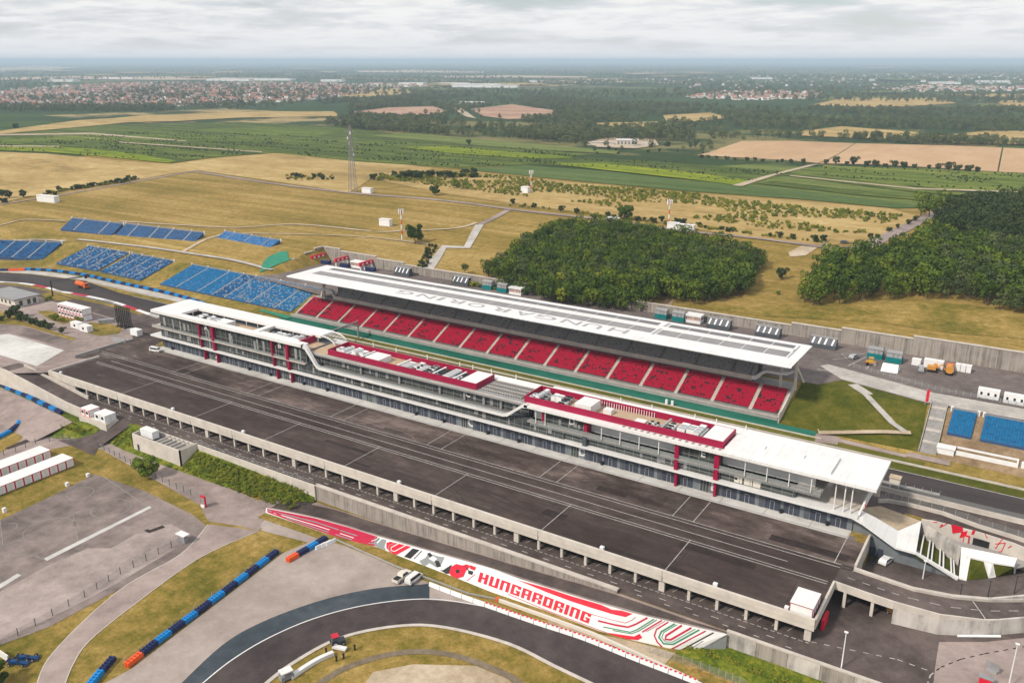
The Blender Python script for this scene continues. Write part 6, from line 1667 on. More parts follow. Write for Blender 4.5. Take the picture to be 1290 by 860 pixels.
def car(name, label, loc, rotz, paint='white_paint', kind='hatch', cat='car', group=None):
    t = thing(name, label, cat, loc, rotz, group)
    if kind == 'van': o1 = [(-2.3, .35), (2.3, .35), (2.35, .9), (1.75, 1.1), (1.2, 1.85), (-2.2, 1.9), (-2.35, 1.0)]; gl = [(-2.0, 1.12), (1.66, 1.12), (1.16, 1.7), (-2.0, 1.72)]
    elif kind == 'pickup': o1 = [(-2.6, .4), (2.55, .4), (2.6, 1.0), (1.5, 1.1), (0.95, 1.75), (-0.5, 1.78), (-0.75, 1.1), (-2.6, 1.1)]; gl = [(-0.55, 1.14), (1.4, 1.14), (0.9, 1.66), (-0.42, 1.67)]
    else: o1 = [(-2.1, .35), (2.1, .35), (2.15, .8), (1.2, .95), (0.55, 1.45), (-1.5, 1.48), (-2.1, .95)]; gl = [(-1.75, .98), (1.1, .98), (0.52, 1.36), (-1.42, 1.38)]
    b = MB(); profile(b, o1, 1.8, taper=0.22); b.build('body', paint, t)
    b = MB(); profile(b, gl, 1.82, taper=0.2); b.build('side_window', 'car_glass', t)
    zf = o1[3][1]
    b = MB(); x0, z0, x1, z1 = gl[1][0], gl[1][1], gl[2][0], gl[2][1]
    b.poly(((x0 + .1, -.72, z0 + .03), (x0 + .1, .72, z0 + .03), (x1 + .1, .62, z1 + .03), (x1 + .1, -.62, z1 + .03))); b.build('windscreen', 'car_glass', t)
    if kind == 'pickup': bx('load_bed', 'black', t, -2.5, -0.85, -.75, .75, 1.0, 1.12)
    for s_ in (-.6, .6): bx('headlight', 'white_metal', t, o1[2][0] - .1, o1[2][0] + .02, s_ - .2, s_ + .2, .62, .8)
    wheels(t, (-1.4, 1.4), 1.8)
    return t
car('pickup_truck', 'white pickup truck parked on the run-off, nearer the blue barrier', (-114.8, 132.1, -9.42), R(90), 'house_wall', 'pickup', 'pickup')
car('estate_van', 'white van parked beside the pickup on the run-off', (-112.0, 133.0, -9.42), R(90), 'white_paint', 'van', 'van')
car('parked_car', 'white car in the sunken yard by the pavilion', (-20.6, 192.0, -4.9), R(75), 'white_metal', 'hatch')
car('parked_car', 'white car parked at the west end of the garages', (-280.6, 187.9, -0.02), R(10), 'white_paint', 'van')
car('parked_car', 'small white car beside the pale west cabins', (-240.6, 108.0, -9.5), R(80), 'white_metal', 'hatch') 
car('parked_car', 'silver car on the plateau near the yellow roller', (-52.0, 301, 6.99), R(70), 'steel', 'hatch')
car('parked_car', 'silver van in front of the white container on the plateau', (-30.6, 299.8, 6.99), R(100), 'steel', 'van', 'van')
p_ = on_ground(1064, 307); car('parked_car', 'dark car on the road by the east wood', (p_[0], p_[1], p_[2] + 0.1), R(15), 'anthracite', 'hatch')
def truck(label, loc, rotz, cabm, boxm, L=7.2):
    t = thing('lorry', label, 'truck', loc, rotz)
    bx('chassis', 'black', t, -L / 2, L / 2, -1.0, 1.0, .55, .85)
    b = MB(); profile(b, [(L / 2 - 2.0, .85), (L / 2, .85), (L / 2, 1.9), (L / 2 - .35, 2.8), (L / 2 - 2.0, 2.8)], 2.3); b.build('cab', cabm, t)
    b = MB(); b.poly(((L / 2 + .02, -1, 1.85), (L / 2 + .02, 1, 1.85), (L / 2 - .3, .95, 2.7), (L / 2 - .3, -.95, 2.7))); b.build('windscreen', 'car_glass', t)
    b = MB(); n = 10
    b.tube((-L / 2, 0, 1.95), (L / 2 - 2.2, 0, 1.95), 1.22, n=14); b.build('tank', boxm, t, smooth=False)
    wheels(t, (-L / 2 + 1, -L / 2 + 2.2, L / 2 - 1.1), 2.3, .48)
    return t
truck('orange tank lorry driving along the western track', (-394, 229.3, 0), R(-3), 'orange', 'orange', 9.0)
truck('orange lorry standing beside the narrow white containers', (-22.3, 302.2, 6.99), R(95), 'orange', 'amber', 5.5)
t = thing('road_roller', 'yellow road roller parked on the plateau', 'roller', (-45.7, 296.6, 6.99), R(20))
b = MB(); b.tube((1.2, -.9, .6), (1.2, .9, .6), .6, n=14); b.build('drum', 'stand_grey', t); b = MB(); b.tube((-1.1, -.9, .6), (-1.1, .9, .6), .6, n=14); b.build('drum', 'black', t)
bx('body', 'amber', t, -1.7, 1.4, -.6, .6, .75, 1.5); bx('cab', 'yellow', t, -.7, .6, -.6, .6, 1.5, 2.0); bx('cab_roof', 'amber', t, -.8, .8, -.75, .75, 2.6, 2.75)
for x_ in (-.7, .6):
    for y_ in (-.6, .55): bx('roof_post', 'black', t, x_, x_ + .08, y_, y_ + .08, 2.0, 2.6)
t = thing('excavator', 'orange excavator in front of the long white container', 'excavator', (-27.2, 301.4, 6.99), R(5))
for s_ in (-1, 1): bx('crawler', 'black', t, -1.6, 1.6, s_ * 1.0 - .28, s_ * 1.0 + .28, 0, .75)
bx('body', 'amber', t, -1.7, .9, -1.1, 1.1, .8, 1.9); bx('cab', 'amber', t, .1, 1.3, .1, 1.0, 1.0, 2.6); bx('cab_glass', 'car_glass', t, .2, 1.32, .15, .95, 1.7, 2.4)
b = MB(); b.bar((.9, -.3, 1.4), (2.6, -.3, 2.9), .35); b.bar((2.6, -.3, 2.9), (3.6, -.3, 1.2), .28); b.build('boom', 'amber', t); bx('bucket', 'dark_steel', t, 3.2, 3.9, -.7, .1, .3, 1.1)
t = thing('forklift', 'yellow loader parked in the shade under the ramp bridge', 'loader', (-15.9, 172.3, -4.9), 0)
bx('body', 'amber', t, -1, 1, -.6, .6, .4, 1.3); bx('cab_roof', 'amber', t, -.6, .6, -.6, .6, 2.1, 2.2); wheels(t, (-.7, .7), 1.2, .35)
for x_ in (-.55, .5): bx('mast', 'black', t, x_, x_ + .08, -.5, .5, 1.3, 2.1)
# tractor with white panel inside the bend
q_ = at(425, 812, -9.5)
t = thing('tractor', 'dark tractor beside the inner kerb of the bend', 'tractor', (q_[0], q_[1], -9.45), R(60))
b = MB(); profile(b, [(-1.2, .6), (1.6, .6), (1.6, 1.25), (.3, 1.35), (.2, 2.3), (-1.0, 2.3), (-1.2, 1.2)], 1.3); b.build('body', 'anthracite', t); bx('cab_roof', 'sign_red', t, -1.1, .35, -.75, .75, 2.3, 2.42)
wheels(t, (1.1,), 1.6, .45); wheels(t, (-.6,), 1.8, .75)
q_ = at(428, 818, -9.5)
t = thing('display_board', 'long white board lying behind the tractor', 'panel', (q_[0], q_[1], -9.5), R(15)); bx('board', 'white_paint', t, -1.5, 1.5, -.5, .5, .3, .75); 
for s_ in (-1.2, 1.2): bx('foot', 'black', t, s_ - .1, s_ + .1, -.4, .4, 0, .3)
b = MB(); b.wallstrip([at(u, v, 0 - 9.5)[:2] for u, v in smooth([(366, 855), (385, 842), (402, 832), (420, 824)])], 0.9, -9.5, -8.7)
tag(b.build('infield_barrier', 'white_paint'), 'curved white barrier wall inside the bend', 'barrier')
q_ = at(361, 855, -9.5)
t = thing('marshal_cart', 'white covered cart at the end of the infield barrier', 'cart', (q_[0], q_[1], -9.5), R(70)); bx('body', 'stand_grey', t, -1.3, 1.3, -.8, .8, .4, 1.2); bx('roof', 'white_paint', t, -1.2, 1.2, -.9, .9, 1.9, 2.15); wheels(t, (-.8, .8), 1.5, .35)
for x_ in (-1.1, 1.0):
    for y_ in (-.75, .65): bx('roof_post', 'steel', t, x_, x_ + .1, y_, y_ + .1, 1.2, 1.9)
for i, (u, v) in enumerate(((424, 832), (433, 829), (447, 818), (411, 822))):
    q_ = at(u, v, -9.5); b = MB(); b.tube((q_[0], q_[1], -9.5), (q_[0], q_[1], -8.6), .2, .16, 8); b.tube((q_[0], q_[1], -8.6), (q_[0], q_[1], -8.3), .24, .24, 8)
    tag(b.build('bollard', 'black'), 'dark bollard near the tractor, %s from the west' % ORD[[1, 2, 3, 0][i]], 'bollard', 'dark bollards inside the bend')
# two open wheel show cars
def kart(label, u, v, rz):
    q_ = at(u, v, -9.5); t = thing('formula_car', label, 'race car', (q_[0], q_[1], -9.48), rz, 'show cars by the road')
    b = MB(); profile(b, [(-1.6, .25), (2.0, .25), (2.3, .35), (1.0, .6), (.3, .75), (-.3, .95), (-1.6, .7)], .8); b.build('body', 'seat_navy', t)
    bx('front_wing', 'tyre_navy', t, 2.0, 2.4, -.9, .9, .2, .3); bx('rear_wing', 'tyre_navy', t, -1.9, -1.6, -.6, .6, .8, 1.1); bx('cockpit', 'black', t, -.2, .5, -.25, .25, .62, .86); wheels(t, (-1.2, 1.5), 1.9, .36); return t
kart('dark blue open wheel show car nearer the white board', 22, 836, R(30)); kart('dark blue open wheel show car nearer the service road', 34, 830, R(35))
q_ = at(5, 830, -9.5)
tag(bx('white_hoarding', 'white_paint', None, q_[0] - 2.4, q_[0] + 1.6, q_[1], q_[1] + .25, -9.5, -8.0), 'white hoarding board near the blue show cars', 'hoarding')
# ------------------------------------------------------------------ barriers
def tyre_mesh(mat, L=3.6, rows=2, h=1.1):
    b = MB(); n = 5
    for i in range(n):
        for j in range(rows):
            x_, y_ = (i + .5) * L / n, (j + .5) * .66
            b.tube((x_, y_, 0), (x_, y_, h), .33, .33, 8)
    b.box(0.02, L - .02, -0.04, 0.0, .15, h - .1)
    return b.mesh('tyre_block', mat)
TM = {k: tyre_mesh(k) for k in ('tyre_blue', 'tyre_navy', 'tyre_orange')}
def tyre_row(label, pix, z, orange=(), flip=False, ln=3.6, seed=0):
    P_ = [Vector(at(u, v, z)) for u, v in pix]
    t = thing('tyre_barrier', label, 'tyre barrier')
    k = 0
    segs = []
    for a, c in zip(P_, P_[1:]):
        d = c - a; n = max(1, round(d.length / ln)); segs += [(a + d * i / n, d.normalized(), d.length / n) for i in range(n)]
    for i, (p, d, l) in enumerate(segs):
        m = 'tyre_orange' if i in orange or i - len(segs) in orange else ('tyre_blue', 'tyre_navy')[i % 2]
        o = link('tyre_block', TM[m], t, tuple(p), math.atan2(d.y, d.x) + (math.pi if flip else 0))
        if flip: o.location = tuple(p + d * l)
        o.scale = (l / ln, 1, 1)
    return t
tyre_row('long blue and navy tyre barrier along the run-off, ending in orange', [(162, 842), (200, 812), (250, 775), (300, 737), (352, 697)], -9.5, orange=(0,))
tyre_row('short blue tyre barrier at the bottom edge, beside the orange end', [(117, 866), (132, 848), (147, 831)], -9.5)
tyre_row('short blue tyre barrier with orange end near the painted wall', [(364, 709), (390, 694), (413, 680)], -9.5, orange=(0,))
tyre_row('blue tyre barrier along the foot of the west ramp wall', [(-20, 479), (0, 487), (40, 505), (76, 522)], -6.6)
tyre_row('curved blue tyre barrier at the west edge of the yard', [(-20, 562), (0, 553), (15, 545), (25, 537), (30, 530)], -9.5)
tyre_row('very long blue tyre barrier outside the western track below the blue stands', smooth([(30, 340.3), (65, 342), (108.5, 348), (139.5, 355.4), (200, 368), (235, 377), (262, 386)], 3), 0)
tyre_row('blue tyre barrier at the far west edge, ending in orange', [(-25, 342), (0, 341.5), (31, 341)], 0, orange=(-1, -2))
# movable concrete barrier blocks beside the bend
def kblock(striped):
    t = thing('barrier_block', 'x', 'barrier')
    b = MB(); w0, w1 = .33, .12
    for x0, x1 in ((0.05, 2.95),):
        b.poly(((x0, -w0, 0), (x1, -w0, 0), (x1, -w1, .95), (x0, -w1, .95))); b.poly(((x1, w0, 0), (x0, w0, 0), (x0, w1, .95), (x1, w1, .95)))
        b.poly(((x0, -w1, .95), (x1, -w1, .95), (x1, w1, .95), (x0, w1, .95))); b.poly(((x1, -w0, 0), (x1, w0, 0), (x1, w1, .95), (x1, -w1, .95))); b.poly(((x0, w0, 0), (x0, -w0, 0), (x0, -w1, .95), (x0, w1, .95)))
    b.build('block', 'white_metal', t)
    if striped:
        for i in range(3): bx('red_top', 'red_paint', t, .15 + i * 1.0, .62 + i * 1.0, -.2, .2, .96, 1.06)
    return t
line_ = [Vector(at(u, v, -9.45)) for u, v in smooth([(541, 737), (575, 750), (625, 768), (680, 787), (735, 805), (800, 831), (850, 850), (890, 866)], 6)]
acc_, pts_ = 0.0, []
d_tot = [0.0]
for a, c in zip(line_, line_[1:]): d_tot.append(d_tot[-1] + (c - a).length)
def along(s_):
    for i in range(len(line_) - 1):
        if d_tot[i + 1] >= s_: return line_[i].lerp(line_[i + 1], (s_ - d_tot[i]) / (d_tot[i + 1] - d_tot[i]))
    return line_[-1]
s_, i = 0.0, 0
while s_ + 3 < d_tot[-1]:
    p, q = along(s_), along(s_ + 3)
    stp = i >= 5
    put('kb%d' % stp, lambda: kblock(stp), 'red capped white barrier block beside the bend, %s in its row from the west' % nth(i - 5) if stp else 'plain white barrier block, %s from the west end of the row' % nth(i), 'barrier', (p.x, p.y, p.z), math.atan2(q.y - p.y, q.x - p.x), 'capped barrier blocks' if stp else 'plain barrier blocks')
    s_ += 3.05; i += 1
for i, (u, v) in enumerate(((405, 690), (412, 687), (418, 685))):
    q_ = at(u, v, -9.5); o = copy_tree(first['kb0']); o.location = (q_[0] - .5, q_[1] - 1.5, -9.45); o.rotation_euler = (0, 0, R(82)); tag(o, 'loose white barrier block beside the short tyre barrier, %s of three' % ORD[i], 'barrier', 'loose barrier blocks')
# guard rail and pale tube wall behind the blocks
def guard_rail(label, pix, z, h=.8):
    t = thing('guard_rail', label, 'guard rail'); L2 = [at(u, v, z) for u, v in pix]
    b = MB(); b.wallstrip([(p[0], p[1]) for p in L2], .12, z + h - .38, z + h); b.build('rail', 'steel', t)
    for a, c in zip(L2, L2[1:]):
        d = Vector(c) - Vector(a); n = max(1, int(d.length / 4))
        for k in range(n):
            p = Vector(a) + d * k / n; bx('post', 'steel', t, p.x - .06, p.x + .06, p.y + .07, p.y + .18, z, z + h)
guard_rail('galvanised guard rail on the verge under the painted wall', [(424, 682), (455, 696), (500, 716), (545, 733), (590, 750), (626, 757)], -9.5)
t = thing('tube_wall', 'long pale low wall between the barrier blocks and the painted wall', 'wall')
b = MB(); b.wallstrip([at(u, v, -9.5)[:2] for u, v in ((627, 757), (690, 779), (747, 800), (800, 824), (870, 857), (890, 868))], .55, -9.5, -8.75); b.build('wall_body', 'house_wall', t)
q_ = at(627, 757, -9.5); bx('orange_end', 'orange', t, q_[0] - .4, q_[0] + .3, q_[1] - .5, q_[1] + .5, -9.5, -8.6)
t = thing('debris_fence', 'thin mesh fence below the east end of the painted wall', 'fence')
L2 = [at(u, v, -9.5) for u, v in ((818, 822), (860, 836), (905, 852), (940, 866))]
b = MB()
for p, q in zip(L2, L2[1:]): b.poly((p, q, (q[0], q[1], -7.6), (p[0], p[1], -7.6)))
b.build('mesh_panel', 'wire_mesh', t)
for p, q in zip(L2, L2[1:]):
    for k in range(4):
        x_, y_ = p[0] + (q[0] - p[0]) * k / 4, p[1] + (q[1] - p[1]) * k / 4; bx('fence_post', 'steel', t, x_ - .05, x_ + .05, y_ - .05, y_ + .05, -9.5, -7.4)
for i, (u, v) in enumerate(((874, 846), (889, 852))):
    q_ = at(u, v, -9.5); t = thing('yellow_frame', 'small yellow tube frame by the mesh fence, %s of two' % ('western' if i == 0 else 'eastern'), 'frame', (q_[0], q_[1], -9.5)); b = MB(); b.bar((-.6, 0, 0), (-.6, 0, 1.1), .1); b.bar((.6, 0, 0), (.6, 0, 1.1), .1); b.build('leg', 'amber', t); b = MB(); b.bar((-.6, 0, 1.1), (.6, 0, 1.1), .1); b.build('top_bar', 'amber', t)
psheet('rubble_patch', [(690, 775), (740, 795), (800, 808), (850, 822), (838, 836), (790, 818), (730, 800), (690, 784)], -9.42, 'sand', 'sandy rubble patch at the foot of the painted wall')
strip_surface('east_verge', 'lush_grass', [at(u, v, -9.45) for u, v in ((850, 823), (905, 850), (960, 868), (1040, 890))], [(-50.5, 144.0, -9.2), (-42.9, 147.5, -8.2), (-30, 147.55, -8.2), (-14, 147.55, -8.4)], 'tall green grass below the plain east wall')
# wire fences with posts
def wire_fence(label, pix, z, h=1.7, step=3.5, mat='dark_steel'):
    t = thing('wire_fence', label, 'fence'); L2 = [Vector(at(u, v, z)) for u, v in pix]
    b = MB()
    for p, q in zip(L2, L2[1:]):
        b.poly((tuple(p), tuple(q), (q.x, q.y, z + h), (p.x, p.y, z + h)))
    b.build('mesh_panel', 'wire_mesh', t)
    pm2 = MB(); pm2.box(-.06, .06, -.06, .06, 0, h + .2); me = pm2.mesh('fence_post', mat)
    for p, q in zip(L2, L2[1:]):
        n = max(1, round((q - p).length / step))
        for k in range(n): link('fence_post', me, t, tuple(p.lerp(q, k / n)))
    return t
wire_fence('dark wire fence along the car park edge beside the service road', [(0, 813), (45, 788), (107, 752), (152, 723), (200, 698), (232, 682)], -9.5)
wire_fence('dark wire fence between the west road and the car park bank', [(125, 563), (165, 585), (205, 607), (250, 628)], -9.5)
wire_fence('dark wire fence curving behind the red framed cabins', [(-10, 579), (20, 569), (45, 559), (80, 553), (97, 557)], -9.5)
wire_fence('fence beside the long tyre barrier on the run-off', [(158, 838), (245, 772), (348, 694)], -9.5, 1.6, 6, 'steel')
# entrance totem, hut and small fittings at the junction
t = thing('entrance_totem', 'red and grey sign totem at the road junction', 'sign'); q_ = at(257, 638, -9.5)
bx('frame', 'sign_red', t, q_[0] - .9, q_[0] + .9, q_[1] - .2, q_[1] + .2, -9.5, -6.2); bx('panel', 'stand_grey', t, q_[0] - .65, q_[0] + .65, q_[1] - .24, q_[1] - .2, -8.8, -6.7); bx('base', 'white_metal', t, q_[0] - .7, q_[0] + .7, q_[1] - .5, q_[1] - .24, -9.5, -8.8)
t = thing('gate_hut', 'small white roofed gate hut beside the service road', 'hut'); q_ = at(231, 682, -9.5)
bx('roof', 'white_roof', t, q_[0] - 1.6, q_[0] + 1.6, q_[1] - .9, q_[1] + .9, -7.4, -7.2); bx('wall', 'stand_grey', t, q_[0] - 1.3, q_[0] + 1.3, q_[1] - .6, q_[1] + .6, -9.5, -7.4)
q_ = at(247, 668, -9.5); b = MB(); b.tube((q_[0], q_[1], -9.5), (q_[0], q_[1], -5.5), .09, .06); tag(b.build('sign_pole', 'steel'), 'thin grey pole at the gate hut', 'pole')
for i, (u, v) in enumerate(((111, 600), (85, 612), (6, 645))):
    q_ = at(u, v, -9.5); tag(bx('white_drum', 'white_metal', None, q_[0] - .4, q_[0] + .4, q_[1] - .4, q_[1] + .4, -9.5, -8.5 + .15 * i), 'small white block on the car park bank, %s from the road' % ORD[i], 'block', 'white blocks on the bank')
# lamp posts
def lamp(label, base, h, arm=(0, 0), mat='white_metal', grp=None):
    t = thing('street_lamp', label, 'lamp', base, 0, grp); b = MB(); b.tube((0, 0, 0), (0, 0, h), .14, .08, 8); b.build('pole', mat, t)
    b = MB(); b.box(-.35 + arm[0], .35 + arm[0], -.2 + arm[1], .2 + arm[1], h - .05, h + .15); b.build('lamp_head', mat, t)
lamp('tall white lamp post by the road at the deck corner', (-20.8, 148.9, -4.9), 8.0); lamp('tall white lamp post in the east service yard', (6.4, 159.7, -4.9), 9.6)
lamp('thin lamp post in the sunken yard', (-12.4, 189.5, -4.9), 4.5); lamp('thin dark post beside the inner ramp wall', (-4.5, 184, -4.9), 4.5, mat='dark_steel'); lamp('thin dark post at the bend of the inner ramp wall', (0.5, 188.5, -4.9), 4.5, mat='dark_steel'); lamp('thin dark post at the far end of the inner ramp wall', (5.2, 194, -4.9), 4.5, mat='dark_steel')
q_ = at(1249, 846, -4.9); t = thing('yard_sign', 'grey rectangular sign board in the east service yard', 'sign', (q_[0], q_[1], -4.9), R(-12)); bx('board', 'stand_grey', t, -1.2, 1.2, -.06, .06, .6, 2.1); bx('foot', 'steel', t, -.9, .9, -.3, .3, 0, .6)
q_ = at(1240, 862, -4.9); t = thing('red_kiosk', 'small red and grey booth at the bottom edge of the yard', 'booth', (q_[0], q_[1], -4.9)); bx('body', 'red_paint', t, -1, 1, -.6, .6, 0, 1.7); bx('roof', 'stand_grey', t, -1.1, 1.4, -.7, .7, 1.7, 1.85)
a_, c_ = at(1206, 802, -4.9), at(1260, 802.5, -4.9); b = MB(); b.tube((a_[0], a_[1], -4.6), (c_[0], c_[1], -4.6), .28, n=8); tag(b.build('white_pipe', 'white_metal'), 'long white pipe lying at the foot of the curved ramp wall', 'pipe')
tag(bx('red_crates', 'red_paint', None, -27.1, -26.5, 158.5, 162.5, -4.9, -2.6), 'stack of red boards leaning under the deck corner', 'boards')
# start gantry
t = thing('start_gantry', 'grey steel start gantry arm reaching over the main straight', 'gantry', (-227.6, 242.3, 0)); b = MB(); b.tube((0, 0, 0), (0, 0, 7.2), .35, .3, 8); b.build('mast', 'stand_grey', t)
b = MB(); b.bar((0, 0, 6.6), (0, -26, 6.6), .5, .5); b.bar((0, 0, 5.0), (0, -9, 6.5), .25); b.build('arm', 'stand_grey', t); bx('light_panel', 'black', t, -.3, .3, -15, -12, 5.6, 6.4)
for i, x_ in enumerate((-97.0, -95.0)):
    q_ = tag(bx('marshal_board', 'white_metal', None, x_, x_ + .8, 242.9, 243.3, 0, 1.7), 'small white board on the green strip, %s of two' % ('western' if i == 0 else 'eastern'), 'board')
# little devices on the deck parapet
for i, x_ in enumerate((-287.5, -226, -193.5, -134, -75, -48.5)):
    tag(bx('parapet_box', 'white_metal', None, x_, x_ + .9, 153.9, 154.6, 0, 1.0), 'small white box behind the deck parapet, %s from the west' % ORD[i], 'box', 'white boxes behind the parapet')
# ------------------------------------------------------------------ fields
def field(name, mat, pix, off, label): return pdrape(name, pix, off, mat, label)
field('stubble_field', 'golden_field', [(-30, 190), (0, 191.5), (60, 194), (150, 203), (215, 207), (260, 201), (345, 193.5), (430, 197), (545, 212), (530, 222), (470, 224), (440, 243), (250, 215), (160, 229), (60, 244), (0, 256), (-30, 262)], 0.25, 'golden stubble field beyond the hill track')
field('vineyard', 'vine_dark', [(-30, 170), (0, 168), (120, 157), (300, 154), (430, 160), (560, 175), (690, 189), (740, 195), (660, 208), (575, 212), (450, 204), (345, 193), (215, 206), (130, 196), (0, 190), (-30, 189)], 0.35, 'dark green vineyard across the middle distance')
field('vine_row', 'crop_lime', [(-30, 187), (40, 184), (110, 188), (180, 196), (222, 203), (212, 206), (120, 197), (60, 192), (-30, 189.5)], 0.6, 'bright green strip of young vines at the edge of the stubble')
field('vine_row', 'vine_mid', [(0, 178), (110, 170), (250, 170), (330, 180), (230, 178), (110, 178), (0, 184)], 0.6, 'lighter vineyard parcel in the west')
field('vine_row', 'vine_mid', [(240, 164), (330, 160), (430, 166), (400, 172), (330, 171)], 0.6, 'yellow green vineyard parcel in the middle of the vineyards')
field('farm_track', 'sand', [(-30, 183.6), (75, 185), (75, 186), (-30, 185)], 0.8, 'pale farm track among the vineyards, west end')
field('farm_track', 'sand', [(0, 170), (115, 168), (235, 178.4), (235, 179.2), (115, 170), (0, 171.6)], 0.8, 'pale farm track crossing the vineyards')
field('farm_track', 'sand', [(150, 179.5), (330, 192), (330, 193), (150, 180.5)], 0.8, 'thin pale track between the vines')
field('vine_row', 'crop_lime', [(505, 186), (560, 185), (700, 196.5), (730, 200), (660, 200), (560, 193)], 0.7, 'bright lime strip of vines in the centre')
field('meadow', 'meadow', [(465, 172), (510, 167), (600, 176), (780, 191), (775, 195), (690, 190), (590, 183)], 0.7, 'pale green meadow strip behind the vineyards')
field('vineyard', 'vine_dark', [(640, 205), (735, 199), (850, 205), (930, 212), (1000, 218), (940, 234), (860, 224), (740, 212)], 0.45, 'dark vineyard east of the centre')
field('vine_row', 'crop_lime', [(690, 207), (760, 206), (860, 217), (950, 229), (935, 235), (860, 226), (760, 215)], 0.75, 'lime green strip of vines east of the centre')
field('crop_field', 'crop_green', [(575, 213), (660, 209), (760, 216), (860, 227), (1000, 240), (1150, 258), (1190, 262), (1130, 263), (1000, 251), (860, 241), (700, 226)], 0.4, 'smooth green crop field before the scrub')
field('meadow', 'meadow', [(900, 210), (950, 207), (1040, 212), (1190, 245), (1180, 262), (1080, 251), (930, 236), (985, 220)], 0.35, 'green meadow strips near the farm track')
field('vineyard', 'vine_mid', [(1000, 217), (1040, 209), (1160, 213), (1450, 226), (1450, 256), (1200, 240), (1090, 229)], 0.5, 'broad vineyard before the wheat fields')
field('vine_row', 'vine_dark', [(985, 222), (1000, 219), (1180, 241), (1290, 249), (1290, 255), (1150, 243)], 0.8, 'dark row of vines along the meadow')
field('vine_row', 'vine_dark', [(950, 232), (975, 229), (1120, 246), (1190, 252), (1180, 255), (1080, 247)], 0.8, 'second dark row of vines along the meadow')
field('farm_track', 'sand', [(1018, 209), (1030, 208), (1020, 211), (980, 221), (935, 236), (922, 235), (960, 224)], 0.9, 'pale farm track running down from the wheat field')
field('farm_track', 'sand', [(995, 222), (1150, 238), (1290, 243), (1290, 244.6), (1150, 239.6), (995, 223)], 0.9, 'thin pale track along the broad vineyard')
field('wheat_field', 'wheat_field', [(878, 196), (935, 178), (1000, 178), (1077, 181), (1055, 195), (1030, 206), (1000, 203)], 0.5, 'pale wheat field, western part')
field('wheat_field', 'wheat_field', [(1078, 181), (1200, 184), (1262, 186.5), (1256, 217), (1180, 212), (1110, 208), (1032, 206.5), (1056, 195.5)], 0.5, 'broad ripe wheat field in the middle')
field('wheat_field', 'wheat_field', [(1264, 186.6), (1450, 194), (1450, 226), (1258, 217)], 0.5, 'ripe wheat field at the east edge')
field('stubble_field', 'golden_field', [(1022, 133), (1060, 124.5), (1180, 124), (1205, 131), (1140, 135), (1080, 136)], 1.5, 'distant golden field below the water tower')
field('stubble_field', 'golden_field', [(1175, 119), (1320, 119), (1320, 125), (1240, 123)], 1.5, 'distant golden field at the east edge')
field('stubble_field', 'golden_field', [(1250, 128), (1320, 126), (1320, 136), (1270, 135)], 1.5, 'small distant golden field beyond the woods')
field('stubble_field', 'golden_field', [(835, 146), (895, 142.5), (918, 149), (880, 154), (840, 154)], 1.2, 'golden clearing in the woods')
field('stubble_field', 'golden_field', [(740, 156), (830, 154), (845, 160), (760, 164)], 1.2, 'golden clearing behind the farm')
field('stubble_field', 'golden_field', [(1010, 166), (1060, 160), (1160, 168), (1150, 176), (1080, 175), (1010, 172)], 1.2, 'sandy ground at the wood edge')
field('stubble_field', 'golden_field', [(1180, 172), (1240, 166), (1320, 166), (1320, 184), (1200, 181)], 1.2, 'sandy clearing above the wheat field')
field('quarry', 'quarry_soil', [(440, 142), (490, 136), (545, 134.5), (565, 141), (520, 147), (470, 148)], 1.0, 'reddish bare ground in the woods')
field('quarry', 'quarry_soil', [(592, 138), (645, 132), (700, 140), (697, 149), (640, 151), (610, 147)], 1.0, 'reddish quarry floor in the woods')
field('quarry_road', 'sand', [(548, 131), (598, 130), (602, 133), (580, 135), (600, 150), (588, 148), (570, 137)], 1.1, 'pale quarry road')
field('stubble_field', 'golden_field', [(-30, 168), (0, 166), (100, 152), (180, 146), (330, 141), (420, 141), (430, 147), (300, 149), (160, 155), (110, 160), (0, 170), (-30, 172)], 0.9, 'dry grassland strip before the town')
field('stubble_field', 'golden_field', [(430, 117), (500, 112), (530, 116), (480, 122), (430, 124)], 1.5, 'pale field beside the town')
field('pale_field', 'sand', [(-30, 88), (50, 83.4), (100, 86), (60, 89), (20, 90), (-30, 92)], 4, 'pale bare land near the horizon')
field('pale_field', 'sand', [(0, 98.6), (90, 96.5), (220, 97.5), (330, 99), (330, 101), (200, 101.5), (90, 100.5), (0, 101.5)], 3, 'long pale strip of glasshouses beyond the town')
field('pale_field', 'sand', [(560, 96.4), (640, 95.6), (740, 97), (740, 98.6), (640, 98.6), (560, 98.4)], 3, 'thin pale strip near the horizon in the centre')
field('pale_field', 'sand', [(450, 90), (520, 89), (610, 91), (610, 92.6), (520, 92.4), (450, 92)], 5, 'thin pale strip close to the horizon')
_q = random.Random(41)
for i in range(46):                     # thin far parcels of stubble, meadow and bare soil
    u_, v_ = _q.uniform(-20, 1290), 82 + 36 * _q.random() ** 1.2; w_, h_ = _q.uniform(18, 85) * (.6 + (v_ - 80) / 60), (.5 + (v_ - 80) / 26) * _q.uniform(.5, 1.0)
    if 100 < v_ < 135 and u_ < 480: continue
    field('far_field', _q.choice(('golden_field', 'sand', 'meadow', 'golden_field', 'crop_green')), [(u_, v_), (u_ + w_ * .5, v_ - h_ * .4), (u_ + w_, v_ - h_ * .1), (u_ + w_ * .9, v_ + h_ * .6), (u_ + w_ * .35, v_ + h_)], 3 + 200 / (v_ - 76), 'thin distant field on the hazy plain')
